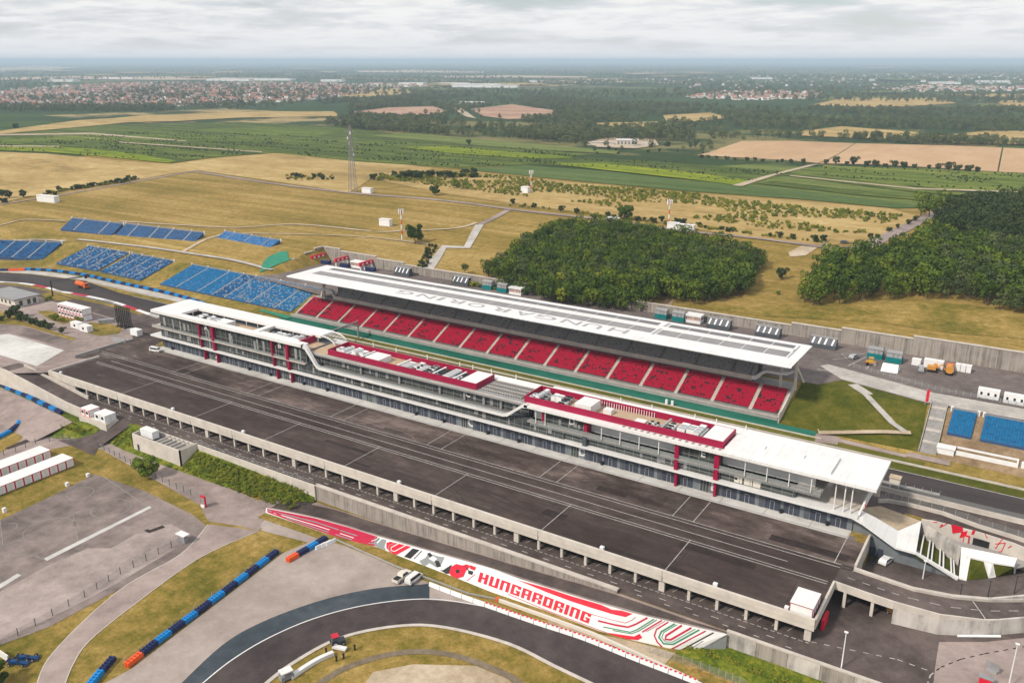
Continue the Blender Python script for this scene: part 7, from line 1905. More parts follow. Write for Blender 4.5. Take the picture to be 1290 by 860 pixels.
# the scrubby belt and paths on the hill
field('scrub_field', 'golden_field', [(470, 226), (560, 216), (700, 228), (860, 243), (1000, 253), (1120, 263), (1165, 275), (1100, 304), (1040, 310), (900, 293), (800, 276), (640, 256), (560, 244)], 0.2, 'dry golden scrubland dotted with bushes')
def gstrip(name, mat, pix, wd, label, off=0.3, n=6): return pl_strip(pix, wd, name, mat, label, off, n)
gstrip('hill_road', 'asphalt_grey', [(245, 216), (340, 231), (450, 244), (560, 253), (660, 266), (760, 277), (860, 291), (950, 300), (1040, 312), (1062, 316)], 4.5, 'grey perimeter road along the top of the hill')
gstrip('hill_road', 'asphalt_grey', [(0, 258), (70, 247), (160, 231), (245, 216)], 3.5, 'grey perimeter track in the west')
gstrip('hill_road', 'asphalt_grey', [(1040, 313), (1085, 312), (1110, 302), (1150, 283), (1182, 268), (1195, 262)], 7.5, 'grey road bending up past the east wood')
gstrip('dirt_track', 'sand', [(150, 279), (230, 284), (300, 287), (375, 283), (473, 292), (510, 291), (573, 288), (600, 281)], 2.6, 'pale dirt track across the hillside, upper')
gstrip('dirt_track', 'sand', [(285, 294), (350, 295), (417, 296.5), (479, 300.5), (548, 309)], 1.8, 'pale dirt track across the hillside, lower')
gstrip('dirt_track', 'sand', [(-20, 286), (0, 284), (25, 278), (42, 277), (84, 278.6)], 2.4, 'pale dirt track above the far west stands')
gstrip('dirt_track', 'sand', [(230, 318), (247, 308), (262, 301), (290, 293)], 2.4, 'pale dirt track between the upper stands')
gstrip('dirt_track', 'asphalt_grey', [(605, 283), (622, 275), (640, 265)], 4, 'grey track climbing to the hill road')
field('hill_stairs', 'concrete_path', [(529, 346.5), (543, 326), (556.8, 310), (564, 309.7), (556, 325), (546, 348)], 0.3, 'broad pale stairs climbing the hill, lower flight')
field('hill_stairs', 'concrete_path', [(584, 312), (592, 296), (598.6, 283.7), (610, 282.5), (601, 298), (592, 313.5)], 0.3, 'broad pale stairs climbing the hill, upper flight')
field('hill_stairs', 'concrete_path', [(557, 309.5), (585, 311), (592, 313.5), (562, 313)], 0.34, 'level landing joining the two flights on the hill')
field('dirt_patch', 'brown_soil', [(822, 398), (838, 376), (850, 378), (842, 400)], 0.2, 'brown dirt track at the edge of the wood')
field('hill_lawn', 'bank_grass', [(860, 385), (1000, 385), (1100, 379), (1220, 384), (1320, 400), (1320, 430), (1200, 420), (1100, 406), (960, 398)], 0.15, 'greener grass on the slope above the stepped wall')
field('dirt_patch', 'sand', [(993, 318), (1010, 310), (1030, 312), (1015, 322), (995, 324)], 0.2, 'bare dusty patch by the hill road gate')

# ------------------------------------------------------------------ trees
def crown_mesh(name, mat, R_, H_, z0, lobes, quads, leaf, seed, spread=0.62):
    rng = random.Random(seed); b = MB()
    L3 = []
    for i in range(lobes):
        a = rng.uniform(0, 6.283); q = math.sqrt(rng.random()) * spread; zz = rng.uniform(-.34, .40)
        L3.append((Vector((math.cos(a) * q * R_, math.sin(a) * q * R_, z0 + H_ * (.5 + zz))), R_ * rng.uniform(.30, .50) * (1 if spread < .7 else .84)))
    L3.append((Vector((0, 0, z0 + H_ * .55)), R_ * .55))
    per = quads // len(L3)
    for c, r in L3:
        for k in range(per):
            d = Vector((rng.gauss(0, 1), rng.gauss(0, 1), rng.gauss(0.25, 1))).normalized()
            p = c + Vector((d.x * r, d.y * r, d.z * r * .85)) * rng.uniform(.78, 1.12)
            if any((p - c2).length < r2 * .72 for c2, r2 in L3 if c2 is not c): continue
            n = (d + Vector((rng.gauss(0, .3), rng.gauss(0, .3), rng.gauss(.1, .3)))).normalized()
            t1 = n.orthogonal().normalized(); t1.rotate(Matrix.Rotation(rng.uniform(0, 6.28), 3, n)); t2 = n.cross(t1)
            s1, s2 = leaf * rng.uniform(.6, 1.25), leaf * rng.uniform(.45, .9)
            b.poly((p - t1 * s1, p + t2 * s2 * .8 - t1 * s1 * .1, p + t1 * s1, p - t2 * s2))
    return b.mesh(name, mat)
def trunk_mesh(h, r, seed, spread):
    rng = random.Random(seed); b = MB()
    b.tube((0, 0, -.4), (.1, .05, h * .55), r, r * .7, 7); b.tube((.1, .05, h * .55), (.05, .1, h), r * .7, r * .3, 6)
    for k in range(4):
        a = rng.uniform(0, 6.28); z_ = h * rng.uniform(.4, .8)
        b.tube((.08, .05, z_), (math.cos(a) * spread, math.sin(a) * spread, z_ + h * .35), r * .38, r * .14, 5)
    return b.mesh('trunk', 'bark')
KIND = {}
def kind(key, mat, R_, H_, z0, lobes, quads, leaf, n=3, trunk=None):
    KIND[key] = [(crown_mesh('crown', mat, R_ * (1 + .08 * i), H_ * (1 + .06 * i), z0, lobes + i, quads, leaf, 31 * i + len(KIND) * 7, .82 if key in ('lone', 'bush', 'hedge') else .62), trunk_mesh(z0 + H_ * .5, trunk or R_ * .07, i, R_ * .5)) for i in range(n)]
kind('wood', 'leaf_wood', 3.6, 6.6, 1.9, 12, 620, .52, 4)
kind('dark', 'leaf_dark', 3.7, 7.2, 2.2, 12, 620, .52, 3)
kind('grey', 'leaf_grey', 3.6, 7.0, 2.0, 12, 620, .5, 3)
kind('lime', 'leaf_lime', 2.8, 5.4, 1.3, 9, 420, .5, 2)
kind('far', 'leaf_far', 3.6, 6.6, 1.6, 12, 500, .55, 3)
kind('lone', 'leaf_wood', 3.4, 5.2, 1.6, 19, 4200, .36, 2)
kind('bush', 'leaf_bush', 1.7, 2.2, .1, 7, 520, .30, 3, .06)
kind('hedge', 'leaf_dark', 2.2, 3.6, .3, 9, 900, .36, 2, .08)
def tree(key, label, loc, scale=1.0, group=None, name='tree', cat='tree', var=None):
    v = KIND[key][random.randrange(len(KIND[key])) if var is None else var]
    t = thing(name, label, cat, loc, random.uniform(0, 6.28), group)
    t.scale = (scale * random.uniform(.92, 1.08), scale * random.uniform(.92, 1.08), scale * random.uniform(.9, 1.12))
    link('crown', v[0], t); link('trunk', v[1], t)
    return t
PROTO = {}
def proto(keys):
    if keys not in PROTO:
        c = bpy.data.collections.new('plants_' + '_'.join(keys))
        for k in keys:
            for cm_, tm_ in KIND[k]:
                me = cm_.copy()
                bm = bmesh.new(); bm.from_mesh(cm_); n0 = len(bm.faces); bm.from_mesh(tm_)
                bm.faces.ensure_lookup_table()
                for f in bm.faces[n0:]: f.material_index = 1
                bm.to_mesh(me); bm.free(); me.materials.append(M['bark'])
                o = bpy.data.objects.new('plant', me); c.objects.link(o)
        PROTO[keys] = c
    return PROTO[keys]
def scatter(name, pts, coll, smin, smax, label, cat, seed=0):
    me = bpy.data.meshes.new(name); me.from_pydata(pts, [], [])
    o = link(name, me); tag(o, label, cat, None, 'stuff')
    ng = bpy.data.node_groups.new(name, 'GeometryNodeTree')
    ng.interface.new_socket('Geometry', in_out='INPUT', socket_type='NodeSocketGeometry'); ng.interface.new_socket('Geometry', in_out='OUTPUT', socket_type='NodeSocketGeometry')
    N, K = ng.nodes, ng.links
    gi, go = N.new('NodeGroupInput'), N.new('NodeGroupOutput'); ip = N.new('GeometryNodeInstanceOnPoints'); ci = N.new('GeometryNodeCollectionInfo')
    ci.inputs['Collection'].default_value = coll; ci.inputs['Separate Children'].default_value = True; ci.inputs['Reset Children'].default_value = True
    ip.inputs['Pick Instance'].default_value = True
    ri_ = N.new('FunctionNodeRandomValue'); ri_.data_type = 'INT'; ri_.inputs['Min'].default_value = 0; ri_.inputs['Max'].default_value = len(coll.objects) - 1; ri_.inputs['Seed'].default_value = seed
    rr = N.new('FunctionNodeRandomValue'); rr.data_type = 'FLOAT_VECTOR'; rr.inputs['Min'].default_value = (0, 0, 0); rr.inputs['Max'].default_value = (0, 0, 6.283); rr.inputs['Seed'].default_value = seed + 1
    rs = N.new('FunctionNodeRandomValue'); rs.data_type = 'FLOAT'; rs.inputs[2].default_value = smin; rs.inputs[3].default_value = smax; rs.inputs['Seed'].default_value = seed + 2
    K.new(gi.outputs[0], ip.inputs['Points']); K.new(ci.outputs[0], ip.inputs['Instance'])
    K.new([s for s in ri_.outputs if s.enabled][0], ip.inputs['Instance Index']); K.new([s for s in rr.outputs if s.enabled][0], ip.inputs['Rotation']); K.new([s for s in rs.outputs if s.enabled][0], ip.inputs['Scale'])
    K.new(ip.outputs[0], go.inputs[0])
    md_ = o.modifiers.new('scatter', 'NODES'); md_.node_group = ng
    return o
def inside(p, poly):
    x_, y_ = p; c = False
    for (x0, y0), (x1, y1) in zip(poly, poly[1:] + poly[:1]):
        if (y0 > y_) != (y1 > y_) and x_ < (x1 - x0) * (y_ - y0) / (y1 - y0) + x0: c = not c
    return c
def fill(pix, sp, rng, jit=.42, holes=()):
    """jittered grid of ground points inside an outline given in photo pixels"""
    poly = [on_ground(u, v)[:2] for u, v in pix]; H2 = [[on_ground(u, v)[:2] for u, v in h] for h in holes]
    x0, x1 = min(p[0] for p in poly), max(p[0] for p in poly); y0, y1 = min(p[1] for p in poly), max(p[1] for p in poly)
    out = []; y_ = y0; k = 0
    while y_ < y1:
        x_ = x0 + (sp / 2 if k % 2 else 0)
        while x_ < x1:
            p = (x_ + rng.uniform(-jit, jit) * sp, y_ + rng.uniform(-jit, jit) * sp)
            if inside(p, poly) and not any(inside(p, h) for h in H2): out.append((p[0], p[1], terrain(*p)))
            x_ += sp
        y_ += sp * .87; k += 1
    return out
rg = random.Random(5)
# central wood behind the grandstand
CW = [(612, 358), (636, 330), (662, 306), (705, 287), (750, 285), (830, 298), (900, 310), (945, 322), (963, 338), (936, 374), (880, 384), (848, 383), (838, 376), (822, 393), (760, 391), (690, 381), (640, 369)]
cw = fill(CW, 3.5, rg) + fill([(576, 352), (600, 340), (625, 345), (612, 360), (590, 358)], 7, rg)
cw.sort(key=lambda p: p[1] * _cx - p[0] * _sx)
for i, p in enumerate(cw[:170]):
    tree('lime' if rg.random() < .05 else 'wood', 'green tree at the front of the dense wood behind the grandstand', p, rg.choice((.55, .65, .75, .85, .95, 1.1)), 'trees of the wood behind the grandstand')
scatter('central_wood', cw[170:], proto(('wood', 'wood', 'grey')), .48, .85, 'dense green wood behind the grandstand', 'wood', 3)
# east woods: bright near part, dark part behind, grey green part at the edge
EW = [(1012, 385), (1008, 366), (1022, 348), (1050, 330), (1100, 322), (1140, 312), (1170, 300), (1178, 350), (1180, 376), (1140, 380), (1080, 381), (1040, 386)]
ew = fill(EW, 5.0, rg); ew.sort(key=lambda p: p[1] * _cx - p[0] * _sx)
for p in ew[:80]: tree('lime' if rg.random() < .14 else 'wood', 'bright green tree at the front of the east wood', p, rg.choice((.6, .75, .9, 1.05, 1.2)), 'trees at the front of the east wood')
scatter('east_wood', ew[80:], proto(('wood', 'lime', 'wood')), .6, 1.2, 'bright green part of the east wood', 'wood', 5)
GW = [(1180, 376), (1178, 330), (1182, 306), (1230, 315), (1420, 340), (1420, 430), (1260, 392), (1220, 381)]
gw = fill(GW, 4.8, rg); gw.sort(key=lambda p: p[1] * _cx - p[0] * _sx)
for p in gw[:45]: tree('grey', 'grey green tree at the front of the east wood by the photo edge', p, rg.uniform(.85, 1.1), 'grey green trees of the east wood')
scatter('grey_wood', gw[45:], proto(('grey', 'wood')), .65, 1.2, 'grey green part of the east wood', 'wood', 6)
DW = [(1172, 300), (1186, 282), (1204, 270), (1230, 263), (1420, 262), (1420, 340), (1230, 313)]
dw = fill(DW, 4.6, rg)
scatter('dark_wood', dw, proto(('dark',)), .8, 1.3, 'dark evergreen part of the east wood', 'wood', 7)
# single trees and shrubs that stand out
def lone(key, u, v, s_, label, **k): p = on_ground(u, v); return tree(key, label, p, s_, **k)
lone('lone', 523, 307, 1.25, 'round green tree beside the red and white mast on the hill')
q_ = at(186, 600, -9.5); tree('lone', 'single leafy tree beside the west road', (q_[0], q_[1], -9.5), .95)
lone('hedge', 985, 352, 1.1, 'round dark shrub on the lawn east of the wood', name='shrub', cat='shrub')
lone('bush', 980, 371, .7, 'tiny shrub on the lawn below the round dark one', name='shrub', cat='shrub')
lone('lone', 548, 246, 1.0, 'dark tree standing alone beside the hill road'); lone('lone', 572, 237, .8, 'small dark tree above the hill road')
lone('lone', 787, 276, 1.25, 'tree by the white huts above the wood'); lone('hedge', 590, 183, 1.7, 'dark round tree at the edge of the meadow strip')
q_ = at(3, 862, -9.5); tree('lone', 'green tree cut by the bottom west corner', (q_[0] - 1, q_[1] - 1, -9.5), .8)
for i, u in enumerate(range(1038, 1245, 13)):
    lone('hedge', u + rg.uniform(-4, 4), pl(u, [(1038, 206.5), (1245, 218)]) , rg.uniform(1.0, 1.9), 'dark tree in the hedgerow below the broad wheat field, %s from the west' % nth(i), group='hedgerow below the wheat field')
for i, u in enumerate(range(880, 1020, 12)):
    lone('hedge', u + rg.uniform(-4, 4), pl(u, [(880, 199.5), (1020, 207)]), rg.uniform(.8, 1.5), 'small dark tree below the western wheat field, %s from the west' % nth(i), group='hedgerow of the western wheat field')
for i, (u, v, s_) in enumerate(sorted(((1145, 283, .9), (1153, 279, .8), (1160, 272, 1.6), (1170, 274, 1.8), (1178, 278, 1.7), (1120, 292, .9), (1105, 300, .8), (1186, 268, 1.5), (1096, 302, .9), (1130, 288, .7)))):
    lone('wood' if s_ > 1 else 'hedge', u, v, s_ * .8, 'leafy tree along the road to the east wood, %s from the west' % nth(i), group='trees along the east road')
for i, (u, v, s_) in enumerate(((3, 247, 1.4), (12, 250, 1.3), (30, 249, 1.2), (58, 249, .9), (70, 246, .8), (5, 256, 1.2), (20, 163, 1.8))):
    lone('hedge', u, v, s_, ('dark shrub by the west hill track, %s from the photo edge' % nth(i)) if i < 5 else 'dark shrub below the west hill track at the photo edge' if i == 5 else 'lone dark tree on the dry strip beyond the vineyards in the west', group='shrubs at the west edge', name='shrub', cat='shrub')
for i, (u, v, s_) in enumerate(((2, 404, .7), (14, 402, 1.0), (20, 400, 1.15), (26, 404, 1.0), (33, 406, .75), (39, 408, .8), (45, 410, .75), (51, 412, .8), (57, 414, .75), (63, 416, .7), (79, 420, .6))):
    q_ = at(u, v, 0); tree('hedge', 'dark green shrub in the west paddock hedge, %s along from the grey roofed building' % nth(i), (q_[0], q_[1], 0), s_, 'hedge shrubs in the west paddock', 'shrub', 'shrub')
for i, (u, v, s_) in enumerate(((66, 402, .6), (72, 403, .6), (78, 405, .6), (98, 404, .55), (103, 405, .5), (60, 379, .6), (64, 377, .5))):
    q_ = at(u, v, 0); tree('bush', ('low green shrub on the lawn by the stacked cabins, %s from the west' % nth(i)) if i < 5 else 'low green shrub under the signal mast, %s of two' % nth(i - 5), (q_[0], q_[1], 0), s_ * 1.6, 'low shrubs by the cabins', 'shrub', 'shrub')
for i in range(9):
    q_ = on_ground(575 + i * 7, 357 + i * 1.2); tree('bush', 'low yellow green shrub at the foot of the wood, %s from the west' % nth(i), q_, rg.uniform(.7, 1.2), 'shrubs at the foot of the wood', 'shrub', 'shrub')
# uncounted greenery
bl = []
for k in range(1500):
    x_ = rg.uniform(-239, -160); f = rg.uniform(0.02, .92)
    if -230 < x_ < -205: continue
    bl.append((x_, lerp(140.2, 147, f), lerp(-9.45, -5.6, f) - .2))
for k in range(120):
    bl.append((rg.uniform(-262, -251), rg.uniform(137, 142), -7.6))
scatter('verge_weeds', bl, proto(('bush',)), .10, .30, 'tall green and yellow weeds on the road verges', 'weeds', 9)
ev = [(rg.uniform(-50, -16), rg.uniform(143.6, 147.2), -9.3) for k in range(600)]
scatter('wall_weeds', ev, proto(('bush',)), .14, .4, 'lush weeds at the foot of the east wall', 'weeds', 10)
hb = [on_ground(533 + rg.uniform(-8, 2) + t_ * 16, 340 - t_ * 30) for t_ in [rg.random() for _ in range(40)]]
scatter('stair_shrubs', hb, proto(('hedge',)), .3, .55, 'low shrubs beside the broad hill stairs', 'shrubs', 12)
# scrub belt
sb = fill([(480, 226), (560, 218), (700, 229), (860, 244), (1000, 254), (1110, 264), (1140, 272), (1090, 296), (960, 288), (820, 268), (700, 252), (640, 246), (560, 236)], 3.8, rg)
sb = [p for p in sb if mnoise.noise(Vector((p[0] * .012, p[1] * .03, 1))) > -.07 and rg.random() < .85]
scatter('scrub', sb, proto(('bush',)), .3, .95, 'green scrub bushes dotted over the golden belt', 'scrub', 13)
rowb = [on_ground(470 + 130 * t_ + rg.uniform(-3, 3), 226 + 2 * t_ - 6 * t_ + rg.uniform(-2, 2)) for t_ in [rg.random() for _ in range(90)]]
scatter('hedge_row', rowb, proto(('bush', 'hedge')), .8, 1.4, 'bushy green hedge at the west end of the scrub', 'hedge', 14)
lh = [on_ground(u_, pl(u_, [(60, 244), (160, 229), (175, 226)]) + rg.uniform(-1.5, .5)) for u_ in [rg.uniform(60, 175) for _ in range(110)]] + [on_ground(rg.uniform(360, 420), rg.uniform(222, 229)) for _ in range(40)] + [on_ground(pl(t_, [(0, 640), (1, 1040)]), pl(t_, [(0, 258), (1, 306)]) + rg.uniform(-1, 1.5)) for t_ in [rg.random() for _ in range(90)]]
scatter('track_shrubs', lh, proto(('bush', 'hedge')), .4, .9, 'scattered shrubs along the hill track', 'shrubs', 15)
# vines as real rows of bushes in the nearer parcels
vr = []
for pix in ([(640, 205), (735, 199), (850, 205), (930, 212), (1000, 218), (940, 234), (860, 224), (740, 212)], [(1000, 217), (1040, 209), (1160, 213), (1320, 219), (1320, 247), (1200, 240), (1090, 229)], [(345, 193.5), (500, 178), (690, 189), (740, 195), (660, 208), (575, 212), (450, 204)], [(0, 178), (200, 165), (330, 168), (440, 178), (345, 192), (215, 205), (0, 188)]):
    vr += [p for p in fill(pix, 7, rg, .4) if mnoise.noise(Vector((p[0] * .02, p[1] * .05, 9))) > .12]
scatter('vine_bushes', vr, proto(('hedge',)), .22, .42, 'rows of vines across the middle distance', 'vines', 16)
# far woods
wf = fill([(404, 158), (440, 151), (560, 151), (720, 170), (745, 178), (735, 184), (690, 181), (600, 173), (520, 169), (440, 163)], 9, rg)
wf += fill([(700, 172), (745, 178), (860, 178), (900, 178), (1040, 176), (1160, 183), (1320, 186), (1320, 181), (1160, 177), (1000, 172), (860, 168), (760, 168)], 11, rg)
wf += fill([(555, 122), (700, 126), (860, 134), (950, 137), (1150, 138), (1320, 138), (1320, 168), (1160, 166), (1040, 160), (1000, 172), (860, 168), (720, 168), (700, 160), (560, 148), (440, 150), (440, 130)], 15, rg, holes=([(835, 146), (895, 142.5), (918, 149), (880, 154), (840, 154)], [(740, 156), (830, 154), (845, 160), (760, 164)], [(440, 142), (490, 136), (545, 134.5), (565, 141), (520, 147), (470, 148)], [(592, 138), (645, 132), (700, 140), (697, 149), (640, 151), (610, 147)]))
wf += fill([(-30, 141), (200, 141), (330, 138), (430, 130), (560, 123), (560, 120), (430, 127), (200, 135), (-30, 136)], 15, rg)
wf = [p for p in wf if mnoise.noise(Vector((p[0] * .004, p[1] * .004, 2))) > -.02 or rg.random() < .16]
scatter('far_woods', wf, proto(('far', 'far', 'grey')), 0.8, 1.5, 'patchy grey green woods beyond the vineyards', 'woods', 17)
ft = []
for k in range(12000):
    d = 2600 * (18000 / 2600) ** rg.random() ; a = rg.uniform(-33, 33)
    th = ANG + R(-a)
    p = (-math.sin(th) * d, math.cos(th) * d)
    if mnoise.noise(Vector((p[0] * .0011, p[1] * .0011, 4))) > -.1: ft.append((p[0], p[1], terrain(*p)))
scatter('distant_groves', ft, proto(('far',)), .9, 2.0, 'distant groves scattered over the hazy plain', 'woods', 18)
# ------------------------------------------------------------------ town, farm and masts
def house_mesh(L, W, H, hip, roofm, wallm='house_wall'):
    b = MB(); l, w_ = L / 2, W / 2
    b.box(-l, l, -w_, w_, 0, H, 0); e = .5; z1 = H + W * .42
    x0 = l * (.35 if hip else 1.0)
    b.poly(((-l - e, -w_ - e, H), (l + e, -w_ - e, H), (x0, 0, z1), (-x0, 0, z1)), 1); b.poly(((l + e, w_ + e, H), (-l - e, w_ + e, H), (-x0, 0, z1), (x0, 0, z1)), 1)
    b.poly(((l + e, -w_ - e, H), (l + e, w_ + e, H), (x0, 0, z1)), 1 if hip else 0); b.poly(((-l - e, w_ + e, H), (-l - e, -w_ - e, H), (-x0, 0, z1)), 1 if hip else 0)
    return b
plain('tile_red', (0.30, 0.14, 0.10), .8, vary=.3, scale=.02); plain('tile_brown', (0.24, 0.16, 0.125), .8, vary=.3, scale=.02); plain('tile_grey', (0.30, 0.28, 0.27), .8, vary=.2, scale=.02)
HM = [house_mesh(13, 9, 4, h, 0).mesh('house', ['house_wall', r]) for h, r in ((True, 'tile_red'), (False, 'tile_red'), (True, 'tile_brown'), (False, 'tile_brown'), (True, 'tile_grey'))] + [house_mesh(22, 10, 6, False, 0).mesh('house', ['white_metal', 'tile_red'])]
TOWN = [(-30, 126), (0, 118), (130, 108), (300, 108), (430, 110), (470, 116), (420, 124), (330, 131), (250, 134), (100, 136), (-30, 138)]
hp = fill(TOWN, 25, rg, .48)
hp += fill([(860, 123), (900, 117), (980, 115), (1040, 118), (1020, 125), (940, 127)], 30, rg, .45)
hp += fill([(1080, 112), (1180, 108), (1290, 110), (1290, 115), (1150, 117)], 48, rg, .45)
hp = [p for p in hp if rg.random() < .66]
hp.sort(key=lambda p: p[0] ** 2 + p[1] ** 2)
for p in hp[:300]:
    west = p[0] < -900
    o = link('house', random.choice(HM), None, p, random.choice((.35, .35 + 1.57, .9, 2.2))); o.scale = (random.uniform(.6, 1.0),) * 3
    tag(o, 'pale house with pitched roof among the trees at the near side of the distant town' if west else 'pale house with pitched roof in the distant village beyond the east woods', 'house', 'houses of the western town' if west else 'houses beyond the woods')
hc = bpy.data.collections.new('town_houses')
for m in HM: hc.objects.link(bpy.data.objects.new('house_copy', m))
h2 = hp[300:] + [p for p in fill([(-30, 116), (130, 106), (300, 104), (470, 106), (560, 108), (470, 114), (300, 107), (130, 108), (0, 117)], 60, rg, .5)] + [p for p in fill([(650, 104), (900, 96), (1290, 92), (1290, 106), (900, 112)], 150, rg, .5) if rg.random() < .6]
scatter('distant_town', h2, hc, .6, 1.2, 'distant town of pale walls and red roofs', 'town', 21)
tt = [p for p in fill(TOWN, 19, rg, .5) if rg.random() < .75]
scatter('town_trees', tt, proto(('dark', 'wood')), .5, .95, 'garden trees between the houses of the town', 'trees', 22)
def hall(label, u, v, L, W, H, rz=.35, mat='white_metal', name='warehouse'):
    p = on_ground(u, v); t = thing(name, label, 'warehouse', (p[0], p[1], p[2]), rz, None)
    bx('wall', mat, t, -L / 2, L / 2, -W / 2, W / 2, -2, H); bx('roof', 'white_roof', t, -L / 2 - 1, L / 2 + 1, -W / 2 - 1, W / 2 + 1, H, H + 1.2)
    for k in range(3): bx('loading_door', 'stand_grey', t, -L / 2 + (k + .6) * L / 3.6, -L / 2 + (k + .6) * L / 3.6 + 5, -W / 2 - .2, -W / 2 - .02, -2, 5)
hall('largest white warehouse in the distant industrial estate', 600, 110, 200, 90, 12); hall('white warehouse west of the largest one', 572, 108, 130, 60, 11); hall('white warehouse east of the largest one', 634, 110.5, 130, 50, 9); hall('low white hall beside the distant quarry', 595, 132.5, 60, 22, 7)
hall('distant white hall beyond the town, western', 290, 102, 260, 60, 10); hall('distant white hall beyond the town, eastern', 345, 101.5, 240, 70, 10); hall('distant white hall at the edge of the town', 420, 103, 120, 60, 10)
hall('distant white hall near the pale field in the centre', 675, 104, 60, 40, 9)
for i, (u, v, L) in enumerate(((80, 103, 160), (150, 100, 220), (520, 107, 120), (1190, 106, 130), (1250, 104, 150), (1110, 102, 120), (960, 100, 120))):
    hall('far off pale hall on the plain, %s from the west' % ORD[[0, 1, 2, 5, 6, 4, 3][i]], u, v, L, 60, 9)
# ruined farm in the middle distance
fm_ = on_ground(790, 183)
t = thing('farm_complex', 'pale ruined farm buildings among trees behind the meadow', 'farm', fm_, .4); t.scale = (.72, .72, .8)
bx('main_block', 'house_wall', t, -18, 18, -6, 6, 0, 8); bx('main_roof', 'white_metal', t, -19, 19, -7, 7, 8, 9)
for k in range(6): bx('window', 'dark_concrete', t, -16 + k * 6, -13 + k * 6, -6.2, -6.02, 2, 6)
bx('side_wing', 'house_wall', t, -60, -22, -8, 4, 0, 4); bx('side_roof', 'concrete', t, -61, -21, -9, 5, 4, 4.6); bx('yard_wall', 'concrete', t, -70, 40, -16, -15, 0, 2); bx('end_shed', 'concrete', t, 24, 40, -8, 4, 0, 4.5)
field('farm_yard', 'sand', [(740, 180), (770, 173), (825, 176), (830, 184), (800, 188), (750, 186)], 1.0, 'pale bare yard around the ruined farm')
for i, u in enumerate(sorted(rg.uniform(735, 905) for _ in range(26))):
    p = on_ground(u, rg.choice((186, 188, 190, 192)) + rg.uniform(-3, 3)); tree(rg.choice(('grey', 'hedge', 'dark')), 'dark leafy tree near the ruined farm, %s from the west' % nth(i), p, rg.uniform(.5, 1.1), 'trees near the ruined farm')
# lattice pylon
def pylon(label, base, h, w0, w1, mem, arms=True, mat='steel'):
    t = thing('lattice_pylon', label, 'pylon', base, .3)
    b = MB(); n = 12
    def cw_(z): return lerp(w0, w1, (z / h) ** .75) / 2
    zs = [h * (1 - (1 - i / n) ** 1.3) for i in range(n + 1)]
    for i in range(n):
        a, c = cw_(zs[i]), cw_(zs[i + 1])
        for sx, sy in ((1, 1), (1, -1), (-1, -1), (-1, 1)):
            b.bar((sx * a, sy * a, zs[i]), (sx * c, sy * c, zs[i + 1]), mem)
        for (x0, y0), (x1, y1) in (((1, 1), (1, -1)), ((1, -1), (-1, -1)), ((-1, -1), (-1, 1)), ((-1, 1), (1, 1))):
            b.bar((x0 * a, y0 * a, zs[i]), (x1 * c, y1 * c, zs[i + 1]), mem * .6); b.bar((x1 * a, y1 * a, zs[i]), (x0 * c, y0 * c, zs[i + 1]), mem * .6)
            b.bar((x0 * c, y0 * c, zs[i + 1]), (x1 * c, y1 * c, zs[i + 1]), mem * .6)
    b.build('lattice_body', mat, t)
    if arms:
        for z_, l in ((h * .70, 7), (h * .80, 5.5), (h * .9, 4.2)):
            b = MB()
            for s_ in (-1, 1): b.bar((0, 0, z_), (s_ * l, 0, z_), mem * .8); b.bar((0, 0, z_ + 1.8), (s_ * l, 0, z_), mem * .6)
            b.build('cross_arm', mat, t)
    return t
pb_ = on_ground(445, 242); top = at_y(444, 158, pb_[1])
pt = pylon('tall grey lattice pylon beside the hill road', pb_, top[2] - pb_[2], 5.0, 1.2, .19, mat='stand_grey')
for k in range(5):
    a = k * 1.3; z_ = (top[2] - pb_[2]) * (.55 + .08 * k); bx('antenna', 'white_metal', pt, math.cos(a) * 1.8 - .3, math.cos(a) * 1.8 + .3, math.sin(a) * 1.8 - .3, math.sin(a) * 1.8 + .3, z_, z_ + 1.8)
p_ = on_ground(463, 243); t = thing('equipment_cabin', 'white equipment cabin beside the tall pylon', 'cabin', p_, .1); bx('body', 'white_metal', t, -3.6, 3.6, -1.5, 1.5, -.3, 3.2); bx('roof', 'white_roof', t, -3.8, 3.8, -1.7, 1.7, 3.2, 3.4)

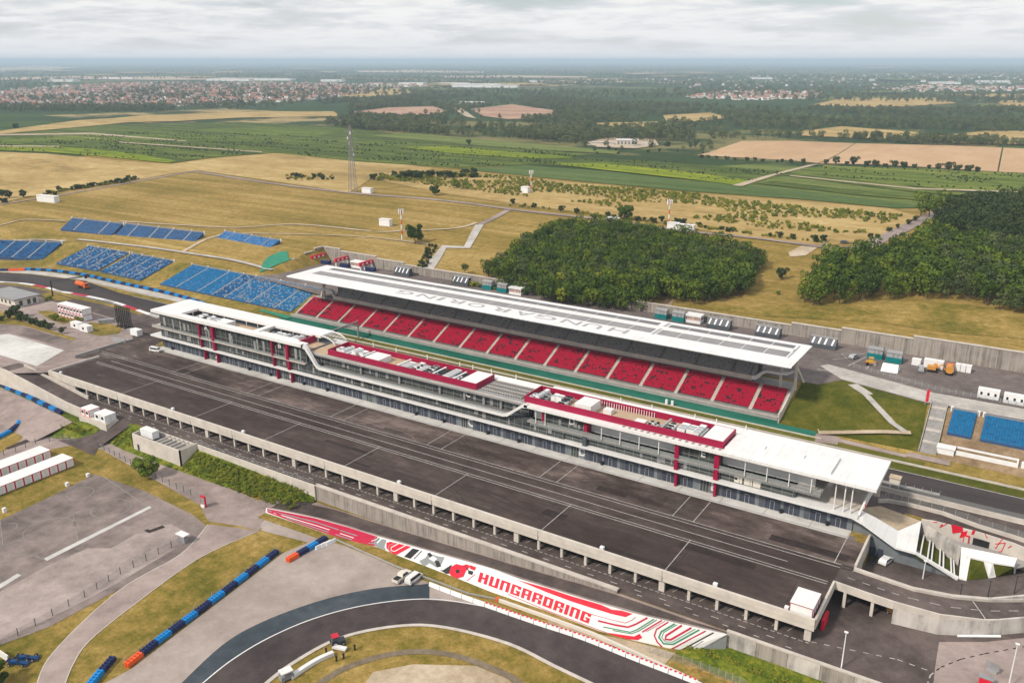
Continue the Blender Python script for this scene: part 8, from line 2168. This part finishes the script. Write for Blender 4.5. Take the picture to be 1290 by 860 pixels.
def mast(label, u, v, vt_, red=True):
    b0 = on_ground(u, v); tp = at_y(u, vt_, b0[1]); h = tp[2] - b0[2]
    t = thing('banded_mast', label, 'mast', b0); n = 6
    for k in range(n):
        b = MB(); b.tube((0, 0, h * k / n), (0, 0, h * (k + 1) / n), .42, .38, 8); b.build('mast_section', 'white_paint' if k % 2 == 0 else 'orange', t)
    for k in range(6):
        a = k * 1.05; bx('antenna', 'white_metal', t, math.cos(a) * 1.3 - .2, math.cos(a) * 1.3 + .2, math.sin(a) * 1.3 - .2, math.sin(a) * 1.3 + .2, h - 2.2, h + .2)
    b = MB()
    for k in range(6): b.bar((0, 0, h - 1), (math.cos(k * 1.05) * 1.3, math.sin(k * 1.05) * 1.3, h - 1), .12)
    b.build('antenna_arm', 'steel', t)
    return t
mast('red and white antenna mast on the hill beside the round tree', 506.5, 301.5, 264); mast('thin red and white mast with a hut at its foot in the scrub', 669, 242, 215); mast('short red mast crowned with antennas above the wood', 842, 287, 252)
def hut(label, u, v, L, W, H, rz=.1):
    p = on_ground(u, v); t = thing('white_hut', label, 'hut', p, rz); bx('body', 'white_metal', t, -L / 2, L / 2, -W / 2, W / 2, -.3, H); bx('roof', 'white_roof', t, -L / 2 - .2, L / 2 + .2, -W / 2 - .2, W / 2 + .2, H, H + .2)
hut('white hut beside the banded mast on the hill', 486, 284, 7, 3, 3.6); hut('small white hut at the foot of the thin mast', 662, 243, 5, 4, 4); hut('white hut at the top edge of the wood, western', 772, 281, 7, 3, 3); hut('white hut at the top edge of the wood, middle', 848, 288, 6, 3, 3.2); hut('white hut at the top edge of the wood, eastern', 864, 290, 9, 3, 3.0); hut('long white building at the west end of the hill track', 61, 254, 18, 4, 4)
p_ = on_ground(1038, 315); t = thing('gate_fence', 'grey steel gate where the hill road meets the east wood', 'gate', p_, .1); b = MB()
for k in range(10): b.bar((k * 2.0, 0, 0), (k * 2.0, 0, 2.4), .12)
b.bar((0, 0, 2.3), (18, 0, 2.3), .1); b.bar((0, 0, .4), (18, 0, .4), .1); b.build('gate_bars', 'steel', t); bx('gate_post', 'stand_grey', t, -1, 0, -.5, .5, 0, 4)
# ------------------------------------------------------------------ haze over the plain
hz = bpy.data.materials.new('haze'); hz.use_nodes = True
hn = hz.node_tree.nodes; hn.clear()
pv_ = hn.new('ShaderNodeVolumePrincipled'); pv_.inputs['Color'].default_value = (0.66, 0.84, 1.0, 1); pv_.inputs['Density'].default_value = HAZE; pv_.inputs['Anisotropy'].default_value = 0.0
ho = hn.new('ShaderNodeOutputMaterial'); hz.node_tree.links.new(pv_.outputs[0], ho.inputs['Volume'])
M['haze'] = hz
b = MB(); b.box(-64000, 64000, -2500, 64000, -12, 135)
tag(b.build('haze', 'haze'), 'thin pale blue haze lying over the plain', 'haze', None, 'stuff')
